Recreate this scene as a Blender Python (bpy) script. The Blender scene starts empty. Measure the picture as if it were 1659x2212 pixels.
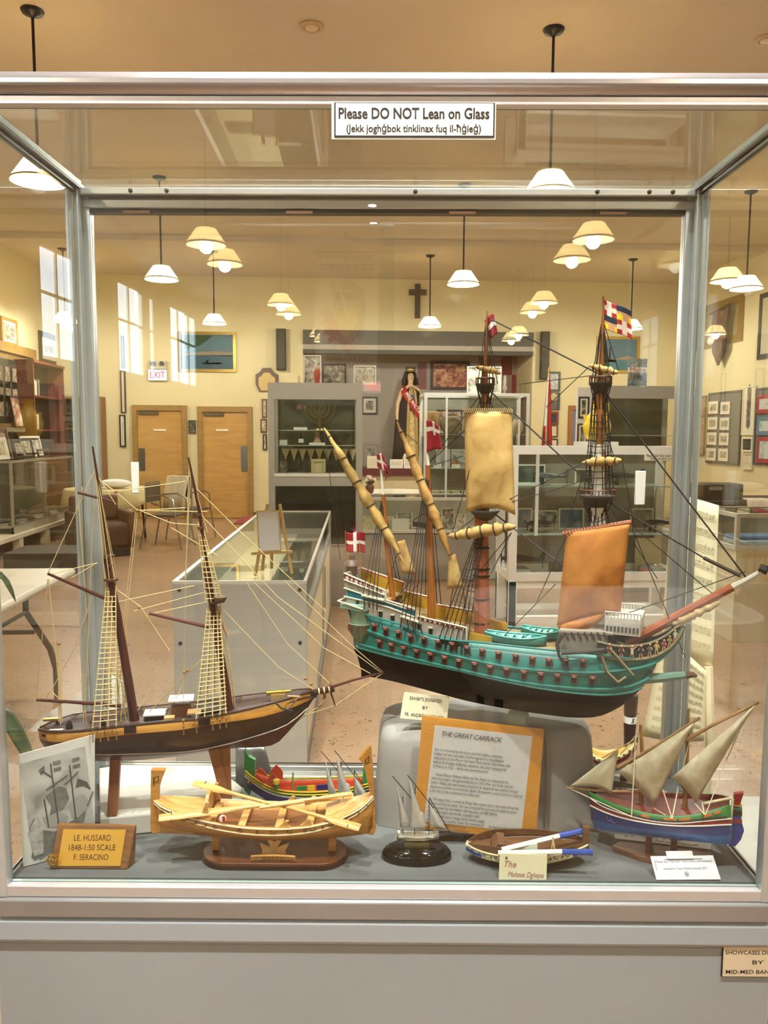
import bpy, math, random
from mathutils import Vector, Matrix
R = math.radians
random.seed(7)
SC = bpy.context.scene
COL = SC.collection

# ------------------------------------------------------------------ camera, world, exposure
FPX, W_, H_ = 1700.0, 1659.0, 2212.0
EYE = Vector((0, 0, 1.55))
PITCH, YAW, ROLL = -5.7, -3.52, 0.25
cam_d = bpy.data.cameras.new('camera')
cam_d.sensor_fit = 'VERTICAL'; cam_d.sensor_height = 36.0
cam_d.lens = FPX / H_ * 36.0
cam_d.clip_start = 0.02; cam_d.clip_end = 100
CAM = bpy.data.objects.new('camera', cam_d); COL.objects.link(CAM)
CAM.location = EYE
CAM.rotation_euler = (Matrix.Rotation(R(YAW), 3, 'Z') @ Matrix.Rotation(R(90 + PITCH), 3, 'X') @ Matrix.Rotation(R(ROLL), 3, 'Z')).to_euler()
SC.camera = CAM
SC.view_settings.view_transform = 'Standard'
SC.view_settings.look = 'None'
SC.view_settings.exposure = 2.15
SC.view_settings.gamma = 1.0
SC.view_settings.use_curve_mapping = False
SC.cycles.use_denoising = True
SC.cycles.max_bounces = 7
SC.cycles.diffuse_bounces = 4
SC.cycles.glossy_bounces = 4
SC.cycles.transmission_bounces = 4
SC.cycles.transparent_max_bounces = 40
SC.cycles.caustics_reflective = False
SC.cycles.caustics_refractive = False
SC.cycles.sample_clamp_indirect = 4.0
wd = bpy.data.worlds.new('world'); SC.world = wd; wd.use_nodes = True
wd.node_tree.nodes['Background'].inputs[0].default_value = (0.75, 0.85, 1.0, 1)
wd.node_tree.nodes['Background'].inputs[1].default_value = 1.0
ROOM_L, ROOM_R, ROOM_B, ROOM_F, CEIL = -4.95, 6.3, 14.4, -15.0, 4.30
CEIL_LIGHT, LAMP_W, POT_W, WIN_W = 0.0, 28.0, 46.0, 2.2

def light(name, kind, loc, power, color=(1, 1, 1), size=0.1, rot=None, sizey=None, spot=None):
    d = bpy.data.lights.new(name, kind); d.energy = power; d.color = color
    if kind == 'AREA':
        d.size = size
        if sizey: d.shape = 'RECTANGLE'; d.size_y = sizey
    else:
        d.shadow_soft_size = size
    if spot: d.spot_size = R(spot); d.spot_blend = 0.6
    o = bpy.data.objects.new(name, d); COL.objects.link(o); o.location = loc
    if rot: o.rotation_euler = rot
    return o

# out-of-view downlights added to light the case, hall cases, mirrored table and banner
FILL_POTS = [(-0.55, 1.25, 1), (0.15, 1.0, 1), (0.8, 1.1, 1), (-.75, .1, 2.4), (.75, .05, 2.4), (1.1, -1.4, 4), (-.7, -7.4, 11), (1.9, 5.0, 1.5), (-.3, 4.4, 1.2), (.6, 5.2, 1.2)]
for x, y, lit in FILL_POTS:
    if lit:
        light('fill_downlight', 'SPOT', (x, y, CEIL - 0.06), POT_W * lit, (1.0, 0.985, 0.98), 0.05, (R(24) if 2 < lit < 4 else 0, 0, 0), spot=80 if lit == 1 else 54 if lit < 4 else 34)

# ------------------------------------------------------------------ rays from picture points
_q = CAM.rotation_euler.to_matrix()
def ray(px, py):
    return (_q @ Vector(((px - W_ / 2) / FPX, -(py - H_ / 2) / FPX, -1.0)))
def P(px, py, y):
    d = ray(px, py); return EYE + d * ((y - EYE.y) / d.y)
def PZ(px, py, z):
    d = ray(px, py); return EYE + d * ((z - EYE.z) / d.z)
def PX(px, py, x):
    d = ray(px, py); return EYE + d * ((x - EYE.x) / d.x)

class Frame:
    """A local frame standing at loc with heading rz; at() turns a picture point into the local point on the plane y = w."""
    def __init__(s, loc, rz):
        s.loc = Vector(loc); s.rz = rz
        s.m = Matrix.Translation(s.loc) @ Matrix.Rotation(rz, 4, 'Z'); s.i = s.m.inverted()
        s.e = s.i @ EYE; s.r = s.i.to_3x3()
    def at(s, px, py, w=0.0):
        d = s.r @ ray(px, py); return s.e + d * ((w - s.e.y) / d.y)
    def onz(s, px, py, z):
        d = s.r @ ray(px, py); return s.e + d * ((z - s.e.z) / d.z)
    def world(s, p): return s.m @ Vector(p)

CASE_RZ = R(YAW) - math.atan((838 - W_ / 2) / FPX)
CF = Frame((0, 0, 0), CASE_RZ)
V1, V2 = 1.20, 1.60                              # front and back glass of the case in its own frame

# ------------------------------------------------------------------ materials
def hexc(h):
    h = h.lstrip('#'); out = []
    for k in (0, 2, 4):
        c = int(h[k:k + 2], 16) / 255
        out.append(c / 12.92 if c <= .04045 else ((c + .055) / 1.055) ** 2.4)
    return (*out, 1)
_mats = {}
def nm(name):
    m = bpy.data.materials.new(name); m.use_nodes = True
    nt = m.node_tree; b = nt.nodes['Principled BSDF']; return m, nt, b
def coords(nt, scale=(1, 1, 1), off=0.0, kind='Object'):
    tc = nt.nodes.new('ShaderNodeTexCoord'); mp = nt.nodes.new('ShaderNodeMapping')
    mp.inputs['Scale'].default_value = scale; mp.inputs['Location'].default_value = (off, off * .7, off * 1.3)
    nt.links.new(tc.outputs[kind], mp.inputs[0]); return mp
def ramp(nt, stops, src, interp='LINEAR'):
    r = nt.nodes.new('ShaderNodeValToRGB'); r.color_ramp.interpolation = interp
    e = r.color_ramp.elements
    while len(e) < len(stops): e.new(0.5)
    for k, (p, c) in enumerate(stops): e[k].position = p; e[k].color = hexc(c)
    nt.links.new(src, r.inputs[0]); return r
def plain(h, rough=.6, metal=0.0, vary=0.0, scale=8.0, emit=0.0, spec=None, ecol=None, trans=0.0):
    key = ('p', h, rough, metal, vary, scale, emit, spec, ecol, trans)
    if key in _mats: return _mats[key]
    m, nt, b = nm('surface_' + h.lstrip('#'))
    b.inputs['Base Color'].default_value = hexc(h); b.inputs['Roughness'].default_value = rough; b.inputs['Metallic'].default_value = metal
    if spec is not None: b.inputs['Specular IOR Level'].default_value = spec
    if vary:
        n = nt.nodes.new('ShaderNodeTexNoise'); n.inputs['Scale'].default_value = scale; n.inputs['Detail'].default_value = 5
        nt.links.new(coords(nt).outputs[0], n.inputs[0])
        mx = nt.nodes.new('ShaderNodeMix'); mx.data_type = 'RGBA'; mx.blend_type = 'MULTIPLY'; mx.inputs[0].default_value = vary
        mx.inputs[6].default_value = hexc(h)
        rr = ramp(nt, [(.3, '#777777'), (.7, '#ffffff')], n.outputs[0]); nt.links.new(rr.outputs[0], mx.inputs[7])
        nt.links.new(mx.outputs[2], b.inputs['Base Color'])
    if emit:
        b.inputs['Emission Color'].default_value = hexc(ecol or h); b.inputs['Emission Strength'].default_value = emit
    if trans:
        t = nt.nodes.new('ShaderNodeBsdfTranslucent'); t.inputs[0].default_value = hexc(h)
        mx = nt.nodes.new('ShaderNodeMixShader'); mx.inputs[0].default_value = trans
        nt.links.new(b.outputs[0], mx.inputs[1]); nt.links.new(t.outputs[0], mx.inputs[2])
        nt.links.new(mx.outputs[0], nt.nodes['Material Output'].inputs[0])
    _mats[key] = m; return m
def wood(c1, c2, rough=.45, scale=(6, 60, 60), off=0.0, dist=1.5):
    key = ('w', c1, c2, rough, scale, off)
    if key in _mats: return _mats[key]
    m, nt, b = nm('wood_' + c1.lstrip('#'))
    n = nt.nodes.new('ShaderNodeTexNoise'); n.inputs['Scale'].default_value = 1.0; n.inputs['Detail'].default_value = 6; n.inputs['Distortion'].default_value = dist
    nt.links.new(coords(nt, scale, off).outputs[0], n.inputs[0])
    nt.links.new(ramp(nt, [(.32, c1), (.68, c2)], n.outputs[0]).outputs[0], b.inputs['Base Color'])
    b.inputs['Roughness'].default_value = rough; _mats[key] = m; return m
def blotch(stops, scale=14.0, rough=.5, off=0.0, stretch=(1, 1, 1), detail=4.0, interp='LINEAR', dist=.6):
    """Printed pictures, stained cloth, terrazzo: soft random patches between the given colours."""
    key = ('b', tuple(stops), scale, rough, off, stretch, interp)
    if key in _mats: return _mats[key]
    m, nt, b = nm('print')
    n = nt.nodes.new('ShaderNodeTexNoise'); n.inputs['Scale'].default_value = scale; n.inputs['Detail'].default_value = detail; n.inputs['Distortion'].default_value = dist
    nt.links.new(coords(nt, stretch, off).outputs[0], n.inputs[0])
    k = len(stops); st = [(0.3 + 0.4 * j / max(1, k - 1), c) for j, c in enumerate(stops)]
    nt.links.new(ramp(nt, st, n.outputs[0], interp).outputs[0], b.inputs['Base Color'])
    b.inputs['Roughness'].default_value = rough; _mats[key] = m; return m
def metal(h, rough=.3, aniso=True):
    return plain(h, rough, 1.0, .25, 3.0)
def glassmat(tint=(.985, 1.0, .985), base=.05, name='glass', rough=0.0, crinkle=0.0):
    m = bpy.data.materials.new(name); m.use_nodes = True; nt = m.node_tree
    nt.nodes.remove(nt.nodes['Principled BSDF'])
    t = nt.nodes.new('ShaderNodeBsdfTransparent'); t.inputs[0].default_value = (*tint, 1)
    g = nt.nodes.new('ShaderNodeBsdfGlossy'); g.inputs['Roughness'].default_value = rough
    lw = nt.nodes.new('ShaderNodeLayerWeight'); lw.inputs[0].default_value = .5
    p = nt.nodes.new('ShaderNodeMath'); p.operation = 'POWER'; p.inputs[1].default_value = 5
    ma = nt.nodes.new('ShaderNodeMath'); ma.operation = 'MULTIPLY_ADD'; ma.inputs[1].default_value = .95; ma.inputs[2].default_value = base
    mx = nt.nodes.new('ShaderNodeMixShader')
    nt.links.new(lw.outputs['Facing'], p.inputs[0]); nt.links.new(p.outputs[0], ma.inputs[0]); nt.links.new(ma.outputs[0], mx.inputs[0])
    nt.links.new(t.outputs[0], mx.inputs[1]); nt.links.new(g.outputs[0], mx.inputs[2])
    if crinkle:
        n = nt.nodes.new('ShaderNodeTexNoise'); n.inputs['Scale'].default_value = 55; n.inputs['Detail'].default_value = 3; n.inputs['Distortion'].default_value = 1.5
        bp = nt.nodes.new('ShaderNodeBump'); bp.inputs['Strength'].default_value = crinkle; bp.inputs['Distance'].default_value = .01
        nt.links.new(coords(nt).outputs[0], n.inputs[0]); nt.links.new(n.outputs[0], bp.inputs['Height']); nt.links.new(bp.outputs[0], g.inputs['Normal'])
    nt.links.new(mx.outputs[0], nt.nodes['Material Output'].inputs[0]); return m
GLASS = glassmat(base=.043)
GLASS_FAR = glassmat(base=.03, name='glass_thin')
EDGE = plain('#a9bdb2', .25)
ALU = plain('#c9c9c6', .3, .6, .15, 4.0)
ALU_D = plain('#a9a9a4', .35, .55, .2, 4.0)
BLACK = plain('#141312', .4)
WHITE = plain('#f0ece2', .5)
PAPER = plain('#f2eddc', .7)
INK = plain('#15110f', .7)

# ------------------------------------------------------------------ mesh builder
class MB:
    def __init__(s): s.v = []; s.f = []; s.fm = []; s.k = 0
    def mat(s, k): s.k = k; return s
    def add(s, vs, fs):
        n = len(s.v); s.v += [tuple(p) for p in vs]
        for f in fs: s.f.append([n + q for q in f]); s.fm.append(s.k)
        return s
    def box(s, a, b, m=None):
        a, b = Vector(a), Vector(b)
        x0, x1 = sorted((a.x, b.x)); y0, y1 = sorted((a.y, b.y)); z0, z1 = sorted((a.z, b.z))
        vs = [Vector(p) for p in ((x0, y0, z0), (x1, y0, z0), (x1, y1, z0), (x0, y1, z0), (x0, y0, z1), (x1, y0, z1), (x1, y1, z1), (x0, y1, z1))]
        if m is not None: vs = [m @ p for p in vs]
        return s.add(vs, [(0, 3, 2, 1), (4, 5, 6, 7), (0, 1, 5, 4), (1, 2, 6, 5), (2, 3, 7, 6), (3, 0, 4, 7)])
    def hexa(s, lo, hi):
        """A block between the quad lo and the quad hi."""
        return s.add(list(lo) + list(hi), [(0, 3, 2, 1), (4, 5, 6, 7), (0, 1, 5, 4), (1, 2, 6, 5), (2, 3, 7, 6), (3, 0, 4, 7)])
    def tube(s, pts, r, n=6, caps=True):
        pts = [Vector(p) for p in pts]; k = len(pts)
        rs = list(r) if isinstance(r, (list, tuple)) else [r] * k
        rings = []; up = None
        for j, p in enumerate(pts):
            t = (pts[min(j + 1, k - 1)] - pts[max(j - 1, 0)])
            if t.length < 1e-9: t = Vector((0, 0, 1))
            t.normalize()
            if up is None:
                up = Vector((0, 0, 1)) if abs(t.z) < .9 else Vector((1, 0, 0))
            a = t.cross(up)
            if a.length < 1e-6: a = t.cross(Vector((.3, 1, .2)))
            a.normalize(); b = a.cross(t).normalized(); up = b
            rings.append([p + (a * math.cos(2 * math.pi * q / n) + b * math.sin(2 * math.pi * q / n)) * rs[j] for q in range(n)])
        return s.loft(rings, caps)
    def loft(s, rings, caps=True, closed=True):
        n = len(rings[0]); base = len(s.v); vs = [p for r in rings for p in r]; fs = []
        for j in range(len(rings) - 1):
            for q in range(n if closed else n - 1):
                q2 = (q + 1) % n
                fs.append((j * n + q, j * n + q2, (j + 1) * n + q2, (j + 1) * n + q))
        if caps and closed:
            fs.append(tuple(reversed(range(n)))); fs.append(tuple((len(rings) - 1) * n + q for q in range(n)))
        return s.add(vs, fs)
    def grid(s, rows): return s.loft(rows, False, False)
    def lathe(s, prof, c=(0, 0, 0), n=20, m=None, sx=1.0, sy=1.0):
        c = Vector(c); rings = []
        for r, z in prof:
            ring = [Vector((r * math.cos(2 * math.pi * q / n) * sx, r * math.sin(2 * math.pi * q / n) * sy, z)) for q in range(n)]
            rings.append([(m @ p if m is not None else p) + c for p in ring])
        return s.loft(rings, True)
    def ball(s, c, r, n=10, sz=(1, 1, 1)):
        c = Vector(c); rings = []
        for j in range(n + 1):
            a = math.pi * j / n - math.pi / 2; rr = max(1e-5, math.cos(a)) * r
            rings.append([c + Vector((rr * math.cos(2 * math.pi * q / n) * sz[0], rr * math.sin(2 * math.pi * q / n) * sz[1], r * math.sin(a) * sz[2])) for q in range(n)])
        return s.loft(rings, True)
    def prism(s, poly, fn, a, b):
        """poly in 2D, fn(x, y, depth) gives the 3D point; a and b are the two depths."""
        n = len(poly); vs = [fn(x, y, a) for x, y in poly] + [fn(x, y, b) for x, y in poly]
        fs = [tuple(range(n)), tuple(reversed(range(n, 2 * n)))] + [(q, n + q, n + (q + 1) % n, (q + 1) % n) for q in range(n)]
        return s.add(vs, fs)
    def flat(s, poly, th, nrm=(0, -1, 0)):
        """A thin slab over a 3D polygon, th thick along -nrm."""
        n = len(poly); nv = Vector(nrm) * th; vs = [Vector(p) for p in poly] + [Vector(p) - nv for p in poly]
        fs = [tuple(range(n)), tuple(reversed(range(n, 2 * n)))] + [(q, n + q, n + (q + 1) % n, (q + 1) % n) for q in range(n)]
        return s.add(vs, fs)
    def build(s, name, mats, parent=None, smooth=True, angle=40, loc=None, rz=None, solid=0.0, bevel=0.0, matoff=None, subd=0):
        me = bpy.data.meshes.new(name); me.from_pydata(s.v, [], s.f); me.update()
        if not isinstance(mats, (list, tuple)): mats = [mats]
        for m in mats: me.materials.append(m)
        me.polygons.foreach_set('material_index', [min(k, len(mats) - 1) for k in s.fm])
        import bmesh
        bm = bmesh.new(); bm.from_mesh(me); bmesh.ops.recalc_face_normals(bm, faces=bm.faces); bm.to_mesh(me); bm.free()
        if smooth:
            me.polygons.foreach_set('use_smooth', [True] * len(me.polygons)); me.set_sharp_from_angle(angle=R(angle))
        o = bpy.data.objects.new(name, me); COL.objects.link(o)
        if parent is not None: o.parent = parent
        if loc is not None: o.location = loc
        if rz is not None: o.rotation_euler = (0, 0, rz)
        if bevel:
            md = o.modifiers.new('bevel', 'BEVEL'); md.width = bevel; md.segments = 2; md.limit_method = 'ANGLE'
        if subd:
            md = o.modifiers.new('subd', 'SUBSURF'); md.levels = subd; md.render_levels = subd
        if solid:
            md = o.modifiers.new('solid', 'SOLIDIFY'); md.thickness = solid; md.offset = 0
            if matoff: md.material_offset = matoff
        return o

def tag(o, label=None, cat=None, group=None, kind=None):
    if label: o['label'] = label
    if cat: o['category'] = cat
    if group: o['group'] = group
    if kind: o['kind'] = kind
    return o
def empty(name, label, cat, loc=(0, 0, 0), rz=0.0, group=None):
    o = bpy.data.objects.new(name, None); COL.objects.link(o); o.location = loc; o.rotation_euler = (0, 0, rz)
    o.empty_display_size = .05
    return tag(o, label, cat, group)
def struct(mb, name, mats, **k):
    return tag(mb.build(name, mats, **k), kind='structure')
def copy_tree(o, parent=None):
    c = o.copy(); COL.objects.link(c)
    if parent is not None: c.parent = parent
    for ch in list(o.children): copy_tree(ch, c)
    return c
def line(pts, r, name, m, parent, n=5):
    return MB().tube(pts, r, n).build(name, m, parent)

_txt = {}
def textmesh(body, size, bold=0.0, shear=0.0, align='CENTER', space=1.0, lsp=1.0, ext=0.0):
    c = bpy.data.curves.new('lettering', 'FONT'); c.body = body; c.size = size; c.align_x = align; c.align_y = 'CENTER'
    c.offset = bold * size; c.shear = shear; c.space_character = space; c.space_line = lsp; c.extrude = ext; c.resolution_u = 3
    o = bpy.data.objects.new('lettering', c)
    me = bpy.data.meshes.new_from_object(o); bpy.data.objects.remove(o); bpy.data.curves.remove(c); return me
def text(body, size, m, parent, mat4, bold=0.0, shear=0.0, align='CENTER', space=1.0, lsp=1.0, name='lettering', sx=1.0, ext=0.0, width=None):
    me = textmesh(body, size, bold, shear, align, space, lsp, ext); me.materials.clear(); me.materials.append(m)
    if width:
        xs = [v.co.x for v in me.vertices]; sx = width / (max(xs) - min(xs))
    me.transform(mat4 @ Matrix.Diagonal((sx, 1, 1, 1)))
    o = bpy.data.objects.new(name, me); COL.objects.link(o); o.parent = parent; return o
def basis(o, x, y):
    """A matrix whose plane is spanned by x and y at o, z towards the reader."""
    x = Vector(x).normalized(); z = x.cross(Vector(y)).normalized(); y = z.cross(x)
    return Matrix(((x.x, y.x, z.x, o[0]), (x.y, y.y, z.y, o[1]), (x.z, y.z, z.z, o[2]), (0, 0, 0, 1)))

# ================================================================== ROOM SHELL
WALL = plain('#e2d2a4', .8, vary=.10, scale=1.2)
CEILM = plain('#dccdb8', .85, vary=.06, scale=2.0)
GREYW = plain('#8f887c', .8)
def terrazzo():
    m, nt, b = nm('terrazzo')
    mp = coords(nt, (1, 1, 1))
    big = nt.nodes.new('ShaderNodeTexNoise'); big.inputs['Scale'].default_value = 1.3; big.inputs['Detail'].default_value = 3
    nt.links.new(mp.outputs[0], big.inputs[0])
    base = ramp(nt, [(.3, '#9c7c5e'), (.7, '#b08f70')], big.outputs[0])
    n1 = nt.nodes.new('ShaderNodeTexNoise'); n1.inputs['Scale'].default_value = 34; n1.inputs['Detail'].default_value = 2; n1.inputs['Distortion'].default_value = 1.2
    nt.links.new(mp.outputs[0], n1.inputs[0])
    f = ramp(nt, [(.33, '#000000'), (.37, '#ffffff')], n1.outputs[0])
    mx = nt.nodes.new('ShaderNodeMix'); mx.data_type = 'RGBA'
    nt.links.new(f.outputs[0], mx.inputs[0]); mx.inputs[6].default_value = hexc('#5f4630'); nt.links.new(base.outputs[0], mx.inputs[7])
    nt.links.new(mx.outputs[2], b.inputs['Base Color']); b.inputs['Roughness'].default_value = .32
    return m
struct(MB().box((ROOM_L - .2, ROOM_F - .2, -.1), (ROOM_R + .2, ROOM_B + 2.2, 0)), 'floor', terrazzo(), smooth=False)
struct(MB().box((ROOM_L - .2, ROOM_F - .2, CEIL), (ROOM_R + .2, ROOM_B + 2.2, CEIL + .1)), 'ceiling', CEILM, smooth=False)
struct(MB().box((ROOM_L - .15, ROOM_F - .15, 0), (ROOM_L, ROOM_B + .15, CEIL)), 'wall_left', WALL, smooth=False)
struct(MB().box((ROOM_R, ROOM_F - .15, 0), (ROOM_R + .15, ROOM_B + .15, CEIL)), 'wall_right', WALL, smooth=False)
struct(MB().box((ROOM_L, ROOM_F - .15, 0), (ROOM_R, ROOM_F, CEIL)), 'wall_front', plain('#b9a67c', .8), smooth=False)
# back wall with the raised stage opening
OX0, OX1, OZ1 = P(655, 800, ROOM_B).x, P(1150, 800, ROOM_B).x, P(900, 718, ROOM_B).z
bw = MB().box((ROOM_L, ROOM_B, 0), (OX0, ROOM_B + .15, CEIL)).box((OX1, ROOM_B, 0), (ROOM_R, ROOM_B + .15, CEIL)).box((OX0, ROOM_B, OZ1), (OX1, ROOM_B + .15, CEIL))
struct(bw, 'wall_back', WALL, smooth=False)
struct(MB().box((OX0 - .1, ROOM_B + 1.3, 0), (OX1 + .1, ROOM_B + 1.4, CEIL)), 'wall_stage', plain('#b5a79d', .8), smooth=False)
struct(MB().box((OX0 - .1, ROOM_B + .15, 0), (OX0, ROOM_B + 1.3, CEIL)).box((OX1, ROOM_B + .15, 0), (OX1 + .1, ROOM_B + 1.3, CEIL)), 'wall_wing', plain('#d8c290', .8), smooth=False)
zb = P(900, 1012, ROOM_B).z
struct(MB().box((OX0, ROOM_B - .02, 0), (OX1, ROOM_B + 1.3, zb - .03)), 'trim_1', plain('#d9c7a0', .7), smooth=False)
z1, z2, z3, z4 = (P(900, y, ROOM_B).z for y in (718, 746, 757, 766))
struct(MB().mat(0).box((OX0, ROOM_B - .04, z2), (OX1, ROOM_B + .1, z1 + .02)).mat(1).box((OX0, ROOM_B + .0, z3), (OX1, ROOM_B + .1, z2)).mat(2).box((OX0, ROOM_B - .03, z4), (OX1, ROOM_B + .1, z3)),
       'trim_2', [plain('#5d574c', .7), plain('#b1a391', .7), plain('#4f4a3c', .7)], smooth=False)
struct(MB().box((ROOM_L, ROOM_B - 2.9, CEIL - .08), (ROOM_R, ROOM_B - 2.5, CEIL - .001)), 'trim_4', CEILM, smooth=False)
struct(MB().box((ROOM_L, ROOM_B - .02, 0), (OX0, ROOM_B - .001, .11)), 'baseboard_back', plain('#6e4f30', .5), smooth=False)
struct(MB().box((ROOM_R - .02, -3, 0), (ROOM_R - .001, ROOM_B, .11)), 'baseboard_right', plain('#3d3128', .5), smooth=False)

# stage front edge in dark red felt
struct(MB().box((OX0, ROOM_B - .10, zb - .12), (OX1, ROOM_B + 1.3, zb)), 'trim_5', plain('#5d1a1c', .8), smooth=False)

OAK = wood('#b58743', '#c99d58', .45, (1.2, 8, 8), 2.0)
OAKF = wood('#8f6a36', '#a5803f', .5, (2, 14, 14), 4.0)
STEEL = plain('#8a8f8c', .3, 1.0)
def door(n, x0, x1, ytop, plate_px, bar_px, sign=True):
    A, B = P(x0, ytop, ROOM_B), P(x1, ytop, ROOM_B); X0, X1, Z = A.x, B.x, A.z
    Y = ROOM_B
    d = tag(MB().box((X0 + .08, Y - .03, .01), (X1 - .08, Y - .005, Z - .09)).build('door_%d' % n, OAK, smooth=False), kind='structure')
    MB().box((X0, Y - .07, 0), (X0 + .085, Y - .001, Z)).box((X1 - .085, Y - .07, 0), (X1, Y - .001, Z)).box((X0 + .085, Y - .07, Z - .095), (X1 - .085, Y - .001, Z)).build('door_frame', OAKF, d, smooth=False)
    c0, c1 = P(plate_px[0], plate_px[1], Y), P(plate_px[2], plate_px[3], Y)
    MB().box((c0.x, Y - .042, c1.z), (c1.x, Y - .03, c0.z)).build('push_plate', STEEL, d)
    e0, e1 = P(bar_px[0], bar_px[1], Y), P(bar_px[2], bar_px[3], Y)
    MB().box((e0.x, Y - .04, e1.z), (e1.x, Y - .03, e0.z)).build('name_plate', plain('#efe6d0', .4), d)
    MB().box((X0 + .12, Y - .06, Z - .17), (X1 - .5, Y - .03, Z - .11)).build('door_closer', plain('#5a4a30', .4), d)
door(1, 286, 404, 875, (301, 968, 315, 1016), (332, 927, 359, 931))
door(2, 427, 545, 878, (521, 963, 535, 1018), (467, 927, 494, 931))

# tall windows high on the left-hand wall of the hall behind the camera (seen only as reflections; they bring in daylight)
SKY = plain('#dff0ff', .4, emit=WIN_W, ecol='#dcefff')
for k in range(5):
    y0 = -2.6 - 2.4 * k
    w = tag(MB().box((ROOM_L + .005, y0 - .9, 2.5), (ROOM_L + .03, y0, 3.9)).build('window_%d' % (k + 1), SKY, smooth=False), kind='structure')
    fr = MB()
    for a0, a1, b0, b1 in ((-.96, -.88, 2.44, 3.96), (-.02, .06, 2.44, 3.96), (-.47, -.43, 2.5, 3.9)): fr.box((ROOM_L + .004, y0 + a0, b0), (ROOM_L + .06, y0 + a1, b1))
    for b0, b1 in ((2.44, 2.52), (3.88, 3.96), (3.3, 3.34)): fr.box((ROOM_L + .004, y0 - .9, b0), (ROOM_L + .06, y0, b1))
    fr.build('window_frame', WHITE, w, smooth=False)

# ================================================================== CEILING LAMPS
SHADE = plain('#f3e6bd', .8, emit=1.3, ecol='#ffe6a8', trans=.45)
SHADE_IN = plain('#fff6dd', .8, emit=2.6, ecol='#fff0cf', trans=.45)
BULB = plain('#fff8e8', .5, emit=5.0, ecol='#fff2d8')
for m in (SHADE, SHADE_IN, BULB): m.cycles.emission_sampling = 'NONE'
LCOL = (1.0, .965, .91)
def make_pendant():
    t = empty('pendant_lamp', 'lamp', 'lamp', (0, 0, 0), 0, 'pendant lamps over the hall')
    MB().lathe([(0, 0), (.07, -.004), (.062, -.02), (.02, -.035), (.008, -.05)], (0, 0, 0), 20).build('canopy', BLACK, t)
    MB().tube([(0, 0, -.04), (0, 0, -.90)], .0095, 8).build('rod', BLACK, t)
    s = MB().mat(0)
    out = [(.022, -.885), (.085, -.895), (.168, -1.015), (.172, -1.03)]
    rings = []
    for r, z in out: rings.append([(r * math.cos(2 * math.pi * q / 28), r * math.sin(2 * math.pi * q / 28), z) for q in range(28)])
    s.loft(rings, False)
    rings = [[(.166 * math.cos(2 * math.pi * q / 28), .166 * math.sin(2 * math.pi * q / 28), -1.029) for q in range(28)], [(.082 * math.cos(2 * math.pi * q / 28), .082 * math.sin(2 * math.pi * q / 28), -.899) for q in range(28)], [(.02 * math.cos(2 * math.pi * q / 28), .02 * math.sin(2 * math.pi * q / 28), -.893) for q in range(28)]]
    s.mat(1).loft(rings, False).build('lamp_shade', [SHADE, SHADE_IN], t)
    MB().loft([[(r * math.cos(2 * math.pi * q / 28), r * math.sin(2 * math.pi * q / 28), z) for q in range(28)] for r, z in ((.170, -1.016), (.1745, -1.022), (.1745, -1.027), (.166, -1.031))], False).build('shade_rim', plain('#9c7f4e', .6), t)
    MB().ball((0, 0, -.985), .045, 10).build('bulb', BULB, t)
    return t
pend0 = make_pendant()
PL = []
for ry, xs, lbl in ((5.59, (-1.98, 1.49), ''), (8.96, (-1.90, 1.43, 4.70), ''), (12.46, (-4.10, -1.86, 1.47, 4.68), ''),
                    (-1.4, (-1.95, 1.45), ''), (-4.7, (-1.95, 1.45, 4.7), ''), (-8.0, (-1.95, 1.45, 4.7), ''), (-11.3, (-1.95, 1.45, 4.7), '')):
    for x in xs: PL.append((x, ry))
PLAB = ['white cone pendant lamp seen through the top left corner of the glass case', 'white cone pendant lamp hanging behind the top glass, near its far right corner',
        'bright pendant lamp hanging left of the framed sea painting', 'bright pendant lamp hanging right of the wooden cross', 'bright pendant lamp seen through the right side glass of the case',
        'small pendant lamp above the tall brown bookcase', 'small pendant lamp just above the framed sea painting', 'small pendant lamp hanging just below the arm of the wooden cross', 'small pendant lamp half hidden behind the quartered ship flag']
for k, (x, y) in enumerate(PL):
    o = pend0 if k == 0 else copy_tree(pend0)
    o.location = (x, y, CEIL); o.scale = (1.055,) * 3
    if k < len(PLAB): o['label'] = PLAB[k]
    else:
        o['label'] = 'white cone pendant lamp behind the viewer, seen mirrored in the case glass'; o['group'] = 'pendant lamps mirrored in the glass'
    light('lamp_glow', 'POINT', (x, y, CEIL - 1.10), LAMP_W * (1 if y > 0 else .12), LCOL, .06)
# recessed downlights
dl0 = empty('ceiling_downlight', 'x', 'ceiling light', (0, 0, CEIL))
MB().lathe([(.052, -.001), (.085, -.001), (.085, -.008), (.055, -.012), (.052, -.001)], (0, 0, 0), 24).build('trim_ring', plain('#cdb390', .5), dl0)
dlamp = MB().lathe([(0, -.001), (.052, -.001), (.045, -.014), (0, -.02)], (0, 0, 0), 20).build('lens', plain('#e4d2b4', .4), dl0)
c1 = PZ(673, 57, CEIL); dl0.location = (c1.x, c1.y, CEIL); dl0['label'] = 'round recessed ceiling light, unlit, above the middle of the case'
d2 = copy_tree(dl0); c2 = PZ(1656, 85, CEIL); d2.location = (c2.x, c2.y, CEIL); d2['label'] = 'round recessed ceiling light, unlit, cut by the picture edge'
LED = plain('#ffffff', .4, emit=30.0, ecol='#eaf4ff'); LED.cycles.emission_sampling = 'NONE'
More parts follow.
